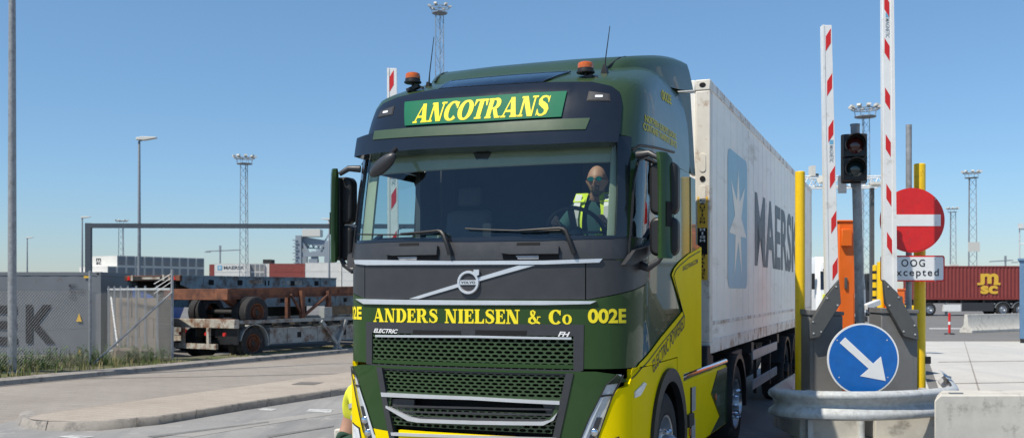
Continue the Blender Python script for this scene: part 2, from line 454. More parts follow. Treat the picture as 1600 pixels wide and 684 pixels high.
# ================================================================== THE TRUCK (local frame: x across, y back along the truck, z up)
TH = math.atan2(1417 - CX, FPX)
TC, TS = math.cos(TH), math.sin(TH)
OX, OZ = -0.336, 7.763
def cat_rom(xs, ys, x):
    if x <= xs[0]: return ys[0]
    if x >= xs[-1]: return ys[-1]
    for i in range(len(xs) - 1):
        if x <= xs[i + 1]:
            h = xs[i + 1] - xs[i]; t = (x - xs[i]) / h
            def sl(j):
                if j <= 0 or j >= len(xs) - 1:
                    j2 = min(max(j, 0), len(xs) - 1); a = max(0, j2 - 1); b = min(len(xs) - 1, j2 + 1)
                    return (ys[b] - ys[a]) / (xs[b] - xs[a])
                d0 = (ys[j] - ys[j - 1]) / (xs[j] - xs[j - 1]); d1 = (ys[j + 1] - ys[j]) / (xs[j + 1] - xs[j])
                return 0 if d0 * d1 <= 0 else 2 * d0 * d1 / (d0 + d1)
            m0, m1 = sl(i) * h, sl(i + 1) * h
            return (2 * t**3 - 3 * t**2 + 1) * ys[i] + (t**3 - 2 * t**2 + t) * m0 + (-2 * t**3 + 3 * t**2) * ys[i + 1] + (t**3 - t**2) * m1
ZT = [.25, .7, 1.2, 2.10, 2.28, 2.95, 3.03, 3.20, 3.40, 3.50, 3.58, 3.68, 3.78, 3.86]
YT = [.07, .01, 0, 0, .03, .16, .18, .235, .325, .40, .58, .86, 1.16, 1.46]
WT = [.985, 1, 1, 1, 1, .997, .995, .99, .978, .962, .945, .918, .88, .80]
HALF = [(0, 0), (.30, .006), (.60, .030), (.85, .072), (1.0, .118), (1.10, .175), (1.175, .26), (1.222, .38), (1.244, .53), (1.25, .72), (1.25, 1.0), (1.25, 1.6), (1.25, 2.3), (1.25, 3.2)]
# dense arc-length table
_t = [0]
for a, b in zip(HALF, HALF[1:]): _t.append(_t[-1] + math.hypot(b[0] - a[0], b[1] - a[1]))
def outline(s):
    sg = -1 if s < 0 else 1; s = abs(s)
    if s > _t[-2]: return (sg * 1.25, HALF[-2][1] + s - _t[-2])
    return (sg * cat_rom(_t, [p[0] for p in HALF], s), cat_rom(_t, [p[1] for p in HALF], s))
def S(s, z, off=0.0):
    """place on the cab skin: s = distance round the outline from the middle of the front, z = height, off = outwards"""
    e = .004
    x, y = outline(s); xa, ya = outline(s - e); xb, yb = outline(s + e)
    y0 = cat_rom(ZT, YT, z); wd = cat_rom(ZT, WT, z)
    tx, ty = (xb - xa) * wd, yb - ya; l = math.hypot(tx, ty)
    nx, ny = ty / l, -tx / l
    slope = (cat_rom(ZT, YT, z + .02) - cat_rom(ZT, YT, z - .02)) / .04
    nz = -ny * slope if ny < 0 else 0
    ws = (cat_rom(ZT, WT, z + .02) - cat_rom(ZT, WT, z - .02)) / .04
    nz += -abs(nx) * abs(x) * ws
    n = Vector((nx, ny, nz)).normalized()
    y0 = y0 * (1 - min(1, max(0, (y - .6) / 1.9)))
    return Vector((x * wd, y0 + y, z)) + n * off
def proj(v):
    X = OX + v[0] * TC + v[1] * TS; Z = OZ - v[0] * TS + v[1] * TC
    return CX + FPX * X / Z, HY - FPX * (v[2] - CH) / Z
def sz(px, py, off=0.0):
    """(s, z) of the cab skin that the photograph shows at a pixel"""
    z = CH - (py - HY) / 200
    s = 0
    for it in range(9):
        lo, hi = -1.45, 4.2
        for k in range(34):
            mid = (lo + hi) / 2
            if proj(S(mid, z, off))[0] < px: lo = mid
            else: hi = mid
        s = lo
        v = S(s, z, off); Zd = OZ - v[0] * TS + v[1] * TC
        znew = CH - (py - HY) * Zd / FPX + (z - v[2])
        if abs(znew - z) < 1e-5: break
        z = z + .7 * (znew - z)
        z = min(3.86, max(.2, z))
    return (s, z)
def side(px, py, x=1.25):
    r = (px - CX) / FPX
    y = (r * (OZ - x * TS) - OX - x * TC) / (TS - r * TC)
    return Vector((x, y, CH - (py - HY) * (OZ - x * TS + y * TC) / FPX))
def frontal(px, py, y):
    r = (px - CX) / FPX
    x = (r * (OZ + y * TC) - OX - y * TS) / (TC + r * TS)
    return Vector((x, y, CH - (py - HY) * (OZ - x * TS + y * TC) / FPX))
def mir(poly): return [(-s, z) for s, z in poly][::-1]

def panel(name, polys, m, parent, off=0.0, thick=.02, step=.07, surf=S, fill='tri'):
    """sheet lying on the cab skin: first outline, then holes"""
    bm = bmesh.new(); ed = []
    for poly in polys:
        vs = [bm.verts.new((p[0], p[1], 0)) for p in poly]
        for i in range(len(vs)): ed.append(bm.edges.new((vs[i], vs[(i + 1) % len(vs)])))
    bmesh.ops.triangle_fill(bm, use_beauty=True, edges=ed)
    cut(bm, step)
    flat = [(v.co.x, v.co.y) for v in bm.verts]
    vl = list(bm.verts)
    bnd = [e for e in bm.edges if len(e.link_faces) == 1]
    inner = {}
    for v, (s, z) in zip(vl, flat): v.co = surf(s, z, off)
    idx = {v: f for v, f in zip(vl, flat)}
    if thick:
        for e in bnd:
            for v in e.verts:
                if v not in inner: inner[v] = bm.verts.new(surf(*idx[v], off - thick))
            try: bm.faces.new((e.verts[0], e.verts[1], inner[e.verts[1]], inner[e.verts[0]]))
            except ValueError: pass
    bmesh.ops.recalc_face_normals(bm, faces=bm.faces)
    me = bpy.data.meshes.new(name); bm.to_mesh(me); bm.free()
    return link(name, me, m, parent, ang=32)
def rr(s0, s1, z0, z1, r=.03, n=4):
    """rounded rectangle outline"""
    out = []
    for (cx, cz, a0) in ((s1 - r, z0 + r, -90), (s1 - r, z1 - r, 0), (s0 + r, z1 - r, 90), (s0 + r, z0 + r, 180)):
        for k in range(n + 1):
            a = R(a0 + 90 * k / n); out.append((cx + r * math.cos(a), cz + r * math.sin(a)))
    return out
def densify(poly, d=.12):
    out = []
    for a, b in zip(poly, poly[1:] + poly[:1]):
        k = max(1, int(math.hypot(b[0] - a[0], b[1] - a[1]) / d))
        out += [(a[0] + (b[0] - a[0]) * i / k, a[1] + (b[1] - a[1]) * i / k) for i in range(k)]
    return out
def px_poly(pts, off=0.0): return [sz(px, py, off) for px, py in pts]

tr = thing('tractor_truck', 'dark green and yellow cab-over truck with amber roof beacons, facing the viewer', 'truck', (OX, OZ, 0), -TH)
SIDE_S = lambda y: (_t[-2] + y - HALF[-2][1]) if y >= HALF[-2][1] else next(s / 400 for s in range(0, 2000) if outline(s / 400)[1] >= y)
sA = SIDE_S(.62); sC = SIDE_S(.40); sB = SIDE_S(1.72); sE = SIDE_S(2.32); sF = SIDE_S(2.84)
sSeam = sz(984, 590)[0]

# ---- skin panels
q915_ = sz(915, 440)[0] + .02
zc1 = 1.785; zc2 = 2.085
gz = sz(737, 522)[1]                       # top of the upper mesh
gs0, gs1 = sz(582, 552)[0], sz(896, 552)[0]
gw = (gs1 - gs0) / 2; gc = (gs1 + gs0) / 2
ghead = sz(737, 511)[1]
fs0, fs1 = sz(577, 540)[0], sz(905, 540)[0]  # grille surround
panel('front_panel', [densify([(-sA, 1.272), (sA, 1.272), (sA, zc1 + .12), (q915_, zc1), (-q915_, zc1), (-sA, zc1 + .12)]), [(fs0, 1.30), (fs1, 1.30), (fs1, ghead + .012), (fs0, ghead + .012)]], green, tr)
q570, q915 = sz(570, 440)[0], sz(915, 440)[0]
fp = panel('grille_panel', [densify([(q570 + .004, zc1 + .005), (q915 - .004, zc1 + .005), (q915 - .004, zc2), (q570 + .004, zc2)])], darkgrey, tr)
panel('corner_panel', [densify([(-sA, zc1 + .128), (-q915_, zc1 + .006), (q570 - .004, zc1 + .006), (q570 - .004, zc2), (-sA, zc2)])], darkgrey, tr)
panel('corner_panel', [densify([(q915 + .004, zc1 + .006), (q915_, zc1 + .006), (sA, zc1 + .128), (sA, zc2), (q915 + .004, zc2)])], darkgrey, tr)
zw = sz(733, 377)[1]
sp = []
p = px_poly([(605, 387), (686, 385), (686, 403), (605, 405)]); p2 = px_poly([(784, 386), (874, 385), (874, 402), (784, 403)])
panel('wiper_panel', [densify([(-sA, zc2 + .006), (sA, zc2 + .006), (sA, zw + .03), (-sA, zw + .03)])], darkgrey, tr)
for q in (p, p2):
    a0, a1 = q[0][0], q[1][0]; zt = max(z for s, z in q); zb = min(z for s, z in q)
    h = panel('grab_handle', [densify([(a0, zb + .035), (a0 + .08, zb + .025), (a1, zb + .025), (a1, zt), (a0, zt)])], darkgrey, tr, off=.035, thick=.034)
    panel('handle_recess', [densify([(a0 + .12, zt + .006), (a0 + .30, zt + .006), (a0 + .30, zt + .032), (a0 + .12, zt + .032)])], matte, h, off=.004, thick=.003)
    panel('handle_recess', [densify([(a0 + .015, zb - .012), (a1, zb - .012), (a1, zb + .024), (a0 + .08, zb + .024), (a0 + .015, zb + .032)])], matte, h, off=.004, thick=.003)
    panel('handle_step', [densify([(a0 + .14, zb - .01), (a0 + .30, zb - .01), (a0 + .30, zb + .016), (a0 + .12, zb + .016)])], alumatt, h, off=.016, thick=.011)
# chrome strips above and below the black panel
panel('chrome_strip', [densify(px_poly([(557, 412), (575, 414), (700, 413.5), (850, 413), (936, 410), (941, 404), (850, 407), (700, 407.5), (556, 406)]), .08)], silver, tr, off=.016, thick=.018)
panel('chrome_strip', [densify(px_poly([(570, 474.5), (640, 475.5), (740, 476), (850, 476), (922, 474.5), (932, 470), (850, 469.5), (740, 469), (640, 468), (558, 466.5)]), .08)], silver, tr, off=.018, thick=.02)
# diagonal bar and badge
panel('diagonal_bar', [px_poly([(640, 466.5), (655, 466.5), (837, 414.2), (812, 414.2)])], silver, tr, off=.010, thick=.012)
bs, bz = sz(733, 441)
bm_ = MB()
pts = [S(bs + .085 * math.cos(R(a)), bz + .085 * math.sin(R(a)), .024) for a in range(0, 360, 9)]
ring = MB()
for k, (ri, ro) in enumerate(((.068, .092),)):
    vs = []; fs = []
    for a in range(0, 360, 6):
        ca, sa_ = math.cos(R(a)), math.sin(R(a))
        vs += [S(bs + ri * ca, bz + ri * sa_, .014), S(bs + (ri + .004) * ca, bz + (ri + .004) * sa_, .028), S(bs + (ro - .004) * ca, bz + (ro - .004) * sa_, .028), S(bs + ro * ca, bz + ro * sa_, .008)]
    n = 60
    for i in range(n):
        j = (i + 1) % n
        for q in range(3): fs.append((4 * i + q, 4 * j + q, 4 * j + q + 1, 4 * i + q + 1))
    ring.add(vs, fs)
badge = ring.build('badge', silver, tr)
panel('badge_back', [[(bs + .069 * math.cos(R(a)), bz + .069 * math.sin(R(a))) for a in range(0, 360, 12)]], darkgrey, badge, off=.013, thick=.012)
panel('badge_bar', [[(bs - .071, bz - .018), (bs + .071, bz - .018), (bs + .071, bz + .018), (bs - .071, bz + .018)]], silver, badge, off=.021, thick=.008)
panel('badge_arrow', [[(bs + .045, bz + .062), (bs + .062, bz + .045), (bs + .092, bz + .058), (bs + .092, bz + .098), (bs + .048, bz + .098)]], silver, badge, off=.026, thick=.014)
letter_mesh('lettering', text2d('VOLVO', .03, 0, 1.1), black_let, [(bs - .06, bz - .010), (bs + .06, bz - .010), (bs + .06, bz + .010), (bs - .06, bz + .010)], S, badge, off=.0225)

# ---- windscreen surround (black) with the opening, glass
gl = px_poly([(552, 373), (640, 377), (735, 377.5), (850, 376), (955, 372.5), (962, 366), (965, 300), (964.5, 226)]) 
gtop = px_poly([(850, 231.5), (745, 237), (640, 240)])
gl = gl + gtop
sR = gl[6][0]; 
def zof(px, py): return sz(px, py)[1]
# left edge mirrors the right one
left = [(-s, z) for s, z in (gl[7], gl[6], gl[5])]
opening = [(-gl[4][0], gl[4][1])] + gl[1:8] + gtop + left
opening = densify(opening, .1)
sP = sz(981, 330)[0]
panel('windscreen_frame', [densify([(-sP, zw - .03 + .062), (sP, zw - .03 + .062), (sP, 3.04), (-sP, 3.04)]), opening], blackgl, tr, off=.004, thick=.03)
cs = sum(s for s, z in opening) / len(opening); cz = sum(z for s, z in opening) / len(opening)
big = [(cs + (s - cs) * 1.012, cz + (z - cz) * 1.02) for s, z in opening]
panel('windscreen', [big], windscreen_g, tr, off=-.012, thick=0, step=.05)

hatchglass = glass('smoked_hatch_glass', (.85, .88, .88), 1.6)
# ---- sun visor
vo = .125
vis = px_poly([(566, 238), (650, 233.5), (745, 229), (850, 225.5), (966, 222)], vo)
vtop = px_poly([(969, 190), (925, 184), (745, 194), (590, 206), (574, 211)], vo)
vis = [(-vis[-1][0], vis[-1][1])] + vis[1:]
vtop = vtop[:-1] + [(-vtop[0][0], vtop[0][1])]
visor = panel('sun_visor', [densify(vis + vtop, .08)], blackgl, tr, off=vo, thick=.12, step=.06)
vg = px_poly([(583, 219), (745, 210), (915, 202.5), (922, 185), (745, 194.5), (584, 205.5)], vo)
vg[0] = (-vg[3][0] + .005, vg[0][1]); vg[5] = (-vg[3][0] + .005, vg[5][1])
panel('visor_stripe', [densify(vg, .08)], visgreen, visor, off=vo + .008, thick=.01, step=.06)
# underside of the visor closes the gap to the screen
mb = MB(); vs = []; fs = []
for i in range(25):
    s = (-1 + 2 * i / 24) * (vis[-1][0] - .005)
    vs += [S(s, 2.985, .0), S(s, 2.985, vo - .002)]
for i in range(24): fs.append((2 * i, 2 * i + 1, 2 * i + 3, 2 * i + 2))
mb.add(vs, fs).build('visor_underside', black, visor)

# ---- black band behind the roof sign, roof skin
band_b = [sz(972, 190)[0]]
sK = sz(970, 165)[0]
zb0 = 3.035
band_top = px_poly([(848, 131), (768, 135.5), (686, 141)])
bandR = px_poly([(971, 165), (968, 146), (955, 136.5), (925, 130)])
band = [(-sK, zb0), (sK, zb0)] + bandR + band_top + mir(bandR)
panel('roof_sign_band', [densify(band, .08)], blackgl, tr, off=.012, thick=.02, step=.06)
hat = px_poly([(686, 141), (768, 135.5), (848, 131), (892, 113.5), (800, 119), (703, 128)])
hole_ = [(sum(s for s, z in hat) / 6 + (s - sum(s for s, z in hat) / 6) * .97, sum(z for s, z in hat) / 6 + (z - sum(z for s, z in hat) / 6) * .97) for s, z in hat]
hf = panel('roof_hatch', [densify(hat, .1), densify(hole_, .1)], blackgl, tr, off=.016, thick=.012, step=.08)
panel('hatch_glass', [densify(hole_, .1)], hatchglass, hf, off=.014, thick=0, step=.08)
# roof and upper sides as one green shell
panel('roof_shell', [densify([(-sE, 2.96), (-sP - .004, 2.96), (-sP - .004, 3.04), (-sK + .0, 3.05), (-sK, 3.3), (-sK + .25, 3.40), (sK - .25, 3.40), (sK, 3.3), (sK, 3.05), (sP + .004, 3.04), (sP + .004, 2.96), (sE, 2.96), (sE, 3.86), (-sE, 3.86)], .12), densify(hole_, .1)], green2, tr, step=.07)
zs_ = sz(757, 190)[1]
sgn = px_poly([(633, 197), (757, 190), (877, 183), (886, 143), (757, 151), (633, 160)], .02)
sign = panel('roof_sign', [densify(sgn, .08)], signgreen, tr, off=.026, thick=.012, step=.05)
lq = px_poly([(644, 193), (857, 181), (861, 148), (650, 163)], .03)
letter_mesh('lettering', serif2d('ANCOTRANS', .18, .04), letter_y, lq, S, sign, off=.028, step=.04)
for q in ([(586, 180), (606, 177.5), (608, 165.5), (592, 168)], [(919, 156.5), (951.5, 157.5), (950.5, 147.5), (922, 144)]):
    pp = px_poly(q, .014)
    if q[0][0] < 700: pp = mir(px_poly([(919, 156.5), (951.5, 157.5), (950.5, 147.5), (922, 144)], .014))
    ml = panel('marker_lamp', [pp], darkgrey, tr, off=.018, thick=.006, step=.05)
    c0 = sum(s for s, z in pp) / 4; c1 = sum(z for s, z in pp) / 4
    panel('lamp_element', [rr(c0 - .03, c0 + .03, c1 - .008, c1 + .010, .006)], drl, ml, off=.021, thick=.003)
    panel('lamp_cover', [[(c0 + (s - c0) * 1.15, c1 + (z - c1) * 1.2) for s, z in pp]], black, ml, off=.0155, thick=.003)

# ---- lettering on the front
lw = serif2d('ANDERS NIELSEN & Co', 0, .075)
q = [sz(584, 502.5), sz(893.5, 506.5), sz(893.5, 483.5), sz(584, 481)]
letter_mesh('lettering', lw, letter_y, q, S, tr, off=.003, step=.05)
q = [sz(918.5, 504.5), sz(978, 504.5), sz(978, 481.5), sz(918.5, 482)]
letter_mesh('lettering', text2d('002E', .035), letter_y, q, S, tr, off=.003, step=.04)
e0 = sz(565.5, 490); wid = q[1][0] - q[0][0]
letter_mesh('lettering', text2d('002E', .035), letter_y, [(e0[0] - wid, q[0][1] + .005), (e0[0], q[0][1] + .005), (e0[0], q[2][1] + .005), (e0[0] - wid, q[2][1] + .005)], S, tr, off=.003, step=.04)

# ---- grilles
visgreen2 = mat('grille_green', (.036, .068, .029), .22, coat=.4, var=.05, scale=4, rvar=.04)
def hexmesh(name, s0, s1, z0, z1, m, parent, inside=None, off=-.004, dep=.03):
    # plate with staggered, elongated six-sided holes
    vs = []; fs = []
    nr = max(2, round((z1 - z0) / .0285)); chh = (z1 - z0) / nr; cw = .0655
    a, b = cw / 2, chh / 2; w_, f_, h_2 = a * .80, a * .42, b * .66
    outer = [(-a, 0), (-a, -b), (-.4 * a, -b), (.4 * a, -b), (a, -b), (a, 0), (a, b), (.4 * a, b), (-.4 * a, b), (-a, b)]
    inn = [(-w_, 0), (-w_ * .78, -h_2 * .5), (-f_, -h_2), (f_, -h_2), (w_ * .78, -h_2 * .5), (w_, 0), (w_ * .78, h_2 * .5), (f_, h_2), (-f_, h_2), (-w_ * .78, h_2 * .5)]
    for r_ in range(nr):
        cz_ = z0 + chh * (r_ + .5)
        for c_ in range(-1, int((s1 - s0) / cw) + 3):
            cs_ = s0 + cw * (c_ + (.5 if r_ % 2 else 0))
            if cs_ - a > s1 - .004 or cs_ + a < s0 + .004: continue
            if inside and not inside(cs_, cz_): continue
            n0 = len(vs)
            for (lst, of) in ((outer, off), ([(u * 1.10, v * 1.16) for u, v in inn], off), (inn, off - .005), (inn, off - dep)):
                for (u, v) in lst: vs.append(S(min(s1, max(s0, cs_ + u)), cz_ + v, of))
            for L_ in range(3):
                for k in range(10):
                    k2 = (k + 1) % 10
                    fs.append((n0 + L_ * 10 + k, n0 + L_ * 10 + k2, n0 + (L_ + 1) * 10 + k2, n0 + (L_ + 1) * 10 + k))
    return MB().add(vs, fs).build(name, m, parent, ang=30)
gz0 = sz(737, 578)[1]
sur = panel('grille_surround', [densify([(fs0 - .03, 1.262), (fs1 + .03, 1.262), (fs1 + .035, ghead + .03), (fs0 - .035, ghead + .03)], .1), [(gs0, gz0 - .02), (gs1, gz0 - .02), (gs1, gz), (gs0, gz)]], darkgrey, tr, off=.006, thick=.05)
hexmesh('upper_grille', gs0, gs1, gz0 - .02, gz, visgreen2, tr)
panel('grille_trim', [densify(px_poly([(588, 526), (737, 527), (893, 530), (893, 526.5), (737, 523.5), (588, 522.5)]), .1)], silver, sur, off=.014, thick=.008)
for a, b in ((646, 719), (743, 822)):
    panel('air_slot', [px_poly([(a, 523), (b, 524), (b + 2, 516.5), (a, 515)])], matte, sur, off=.0085, thick=.002)
q = [sz(585, 519), sz(622, 520.5), sz(623, 514), sz(586, 512.5)]
letter_mesh('lettering', text2d('ELECTRIC', .025, .2, .95), white_let, q, S, sur, off=.010)
q = [sz(872, 525), sz(889.5, 525.8), sz(891, 518.2), sz(873.5, 517.3)]
letter_mesh('lettering', text2d('FH', .035, .2, 1), white_let, q, S, sur, off=.010)
# dark cavity behind the grilles
panel('grille_backing', [densify([(fs0 - .02, .42), (fs1 + .02, .42), (fs1 + .02, ghead), (fs0 - .02, ghead)], .15)], matte, tr, off=-.10, thick=0)
for k in range(9):
    pass
# bumper with the lower grille opening
def edge_in(z): return .80 - max(0, 1.20 - z) * .23
bz0 = .30
hd = px_poly([(966, 584.6), (947, 601), (937, 621), (921, 652), (907.4, 684)], .02)      # inner edge of the headlight, top to bottom
hd2 = px_poly([(974.7, 585.3), (967, 601), (957, 619), (945, 652), (933.7, 684)], .02)   # outer edge
def ext(a, b, z): k = (z - b[1]) / (b[1] - a[1]); return (b[0] + (b[0] - a[0]) * k, z)
hd.append(ext(hd[-2], hd[-1], .64)); hd2.append(ext(hd2[-2], hd2[-1], .64))
opn = [(-edge_in(.52) + .02, .52), (edge_in(.52) - .02, .52), (edge_in(.9) - .02, .9), (edge_in(1.235) - .02, 1.235), (-edge_in(1.235) + .02, 1.235), (-edge_in(.9) + .02, .9)]
bt = 1.252
lampR = hd2 + hd[::-1]
hr_ = hd[::-1]
body_out = densify([(-s, z) for s, z in hd] + [(-hd[-1][0], bz0), (hd[-1][0], bz0)] + hr_ + [(hd2[0][0] + .05, bt - .08), (1.14, bt - .02), (1.0, bt), (-1.0, bt), (-1.14, bt - .02), (-hd2[0][0] - .05, bt - .08)], .1)
bump = panel('bumper', [body_out, opn], green, tr, off=.012, thick=.05)
yb = sz(737, 678)[1]
for sg in (1, -1):
    ypoly = [(hd2[1][0] + .004, hd2[1][1] - .03), (hd2[0][0] + .055, bt - .115), (sSeam, bt - .06), (sSeam, bz0), (hd2[-1][0] + .004, bz0), (hd2[-1][0] + .004, .64)] + [(s + .004, z) for s, z in hd2[2:-1]][::-1]
    panel('bumper_corner', [densify(ypoly if sg > 0 else mir(ypoly), .1)], yellow, tr, off=.014, thick=.05)
    tr_ = [(edge_in(1.235) - .022, 1.24), (edge_in(1.235) + .035, 1.24), (edge_in(.9) + .03, .9), (edge_in(.52) + .03, .52), (edge_in(.52) - .022, .52), (edge_in(.9) - .022, .9)]
    panel('grille_side_trim', [densify(tr_ if sg > 0 else mir(tr_), .1)], darkgrey, bump, off=.022, thick=.04)
    ys = [(edge_in(.6) + .02, yb - .02), (hd[-2][0] + .0, yb - .005), (hd[-1][0] - .005, .62), (hd[-1][0] - .005, bz0 + .01), (edge_in(.5), bz0 + .01)]
    panel('bumper_stripe', [densify(ys if sg > 0 else mir(ys), .1)], yellow, bump, off=.0145, thick=.003)
    # headlight
    base = densify(lampR if sg > 0 else mir(lampR), .08)
    hl = panel('headlight', [base], headsil, tr, off=-.004, thick=.02, step=.05)
    def mixp(a, b, k): return (a[0] + (b[0] - a[0]) * k, a[1] + (b[1] - a[1]) * k)
    n_ = len(hd)
    bar_ = [mixp(hd[i], hd2[i], .05) for i in range(2, n_)] + [mixp(hd[i], hd2[i], .30) for i in range(n_ - 1, 1, -1)]
    panel('light_bar', [bar_ if sg > 0 else mir(bar_)], drl, hl, off=.014, thick=.014, step=.05)
    dk = [mixp(hd[i], hd2[i], .50) for i in range(3, n_)] + [mixp(hd[i], hd2[i], .86) for i in range(n_ - 1, 2, -1)]
    panel('lamp_bezel', [dk if sg > 0 else mir(dk)], darkgrey, hl, off=.001, thick=.003, step=.05)
    for zz in (.80, .70):
        k = [i for i in range(n_ - 1) if hd[i + 1][1] <= zz <= hd[i][1]][0]
        f_ = (zz - hd[k][1]) / (hd[k + 1][1] - hd[k][1]); a = mixp(hd[k], hd[k + 1], f_); b = mixp(hd2[k], hd2[k + 1], f_)
        c = mixp(a, b, .67)
        pr = MB(); cc = S(c[0] * sg, c[1], .004)
        pr.ball(cc, .034, .02, .034, 14, 8); pr.build('lamp_projector', chrome, hl)
    seam = [mixp(hd[1], hd[2], .8), mixp(hd2[1], hd2[2], .8), mixp(hd2[1], hd2[2], .95), mixp(hd[1], hd[2], .95)]
    panel('lamp_seam', [seam if sg > 0 else mir(seam)], matte, hl, off=.006, thick=.004)
    panel('lamp_lens', [base], clearlens, hl, off=.02, thick=0, step=.05)
    rim = MB()
    for e_ in (hd, hd2):
        rim.path([S(s * sg, z, .018) for s, z in densify(e_ + e_[::-1][1:-1], .06)[:max(3, len(densify(e_ + e_[::-1][1:-1], .06)) // 2)]], .0045, 6)
    rim.build('lamp_rim', black, hl)
    fg = px_poly([(940, 682), (968, 676.5), (968, 690), (938, 690)], .02)
    fg = [(fg[0][0], .735), (fg[1][0], .765), (fg[1][0], .60), (fg[0][0] - .03, .60)]
    fl = panel('fog_lamp', [fg if sg > 0 else mir(fg)], black, tr, off=.018, thick=.02)
    fg2 = [(s + (.012 if i in (0, 3) else -.012), z + (-.012 if i in (0, 1) else .012)) for i, (s, z) in enumerate(fg)]
    panel('fog_glass', [fg2 if sg > 0 else mir(fg2)], headsil, fl, off=.022, thick=.003)
panel('bumper_stripe', [densify([(-.62, bz0 + .01), (.62, bz0 + .01), (.62, yb), (-.62, yb)], .1)], yellow, tr, off=.016, thick=.03)
hexmesh('lower_grille', -.80, .80, sz(737, 618)[1] + .005, 1.236, visgreen2, tr, inside=lambda s, z: abs(s) < edge_in(z) - .02)
hexmesh('bumper_grille', -.74, .74, sz(737, 671)[1], sz(737, 653)[1] + .06, visgreen2, tr, inside=lambda s, z: abs(s) < edge_in(z) - .02)
# body-coloured bridge round the chrome intake, intake mouth, bars
zi1, zi0 = sz(737, 618)[1], sz(737, 664)[1]
panel('intake_bridge', [densify([(-edge_in(zi1) + .02, zi1 + .005), (-edge_in(.9) + .02, zi1 - .12), (-.40, zi0 - .005), (.40, zi0 - .005), (edge_in(.9) - .02, zi1 - .12), (edge_in(zi1) - .02, zi1 + .005)], .08), densify(px_poly([(603, 633), (640, 655), (700, 658.5), (800, 661), (858, 657), (872, 627), (737, 621), (600, 615)]), .08)], green2, tr, off=.004, thick=.04)
panel('intake_bar', [densify(px_poly([(599, 618.5), (737, 623.5), (875, 631), (875, 625.5), (737, 618.5), (598, 612)]), .08)], silver, tr, off=.026, thick=.03)
panel('intake_bar', [densify(px_poly([(606, 636), (640, 656), (655, 658.5), (740, 661.5), (850, 663), (866, 655), (872, 643), (860, 655), (848, 657.5), (740, 656), (657, 653), (643, 650), (606, 632.5)]), .06)], silver, tr, off=.030, thick=.03)
for yy in (633, 641.5, 650):
    panel('intake_slat', [densify(px_poly([(618 + (yy - 633), yy + 1.6), (737, yy + 5), (862, yy + 7), (864, yy + 4.4), (737, yy + 2), (616, yy - 1)]), .1)], darkgrey, tr, off=.008, thick=.03)
for a in (604, 843):
    panel('intake_side', [px_poly([(a, 622), (a + 42, 624 + (a > 700) * 6), (a + 42, 652), (a + 20 - 8 * (a > 700), 648)])], darkgrey, tr, off=-.01, thick=.02)
panel('lower_trim', [densify(px_poly([(614, 679), (737, 683), (870, 686), (870, 682.5), (737, 678.5), (613, 674)]), .08)], silver, tr, off=.024, thick=.02)
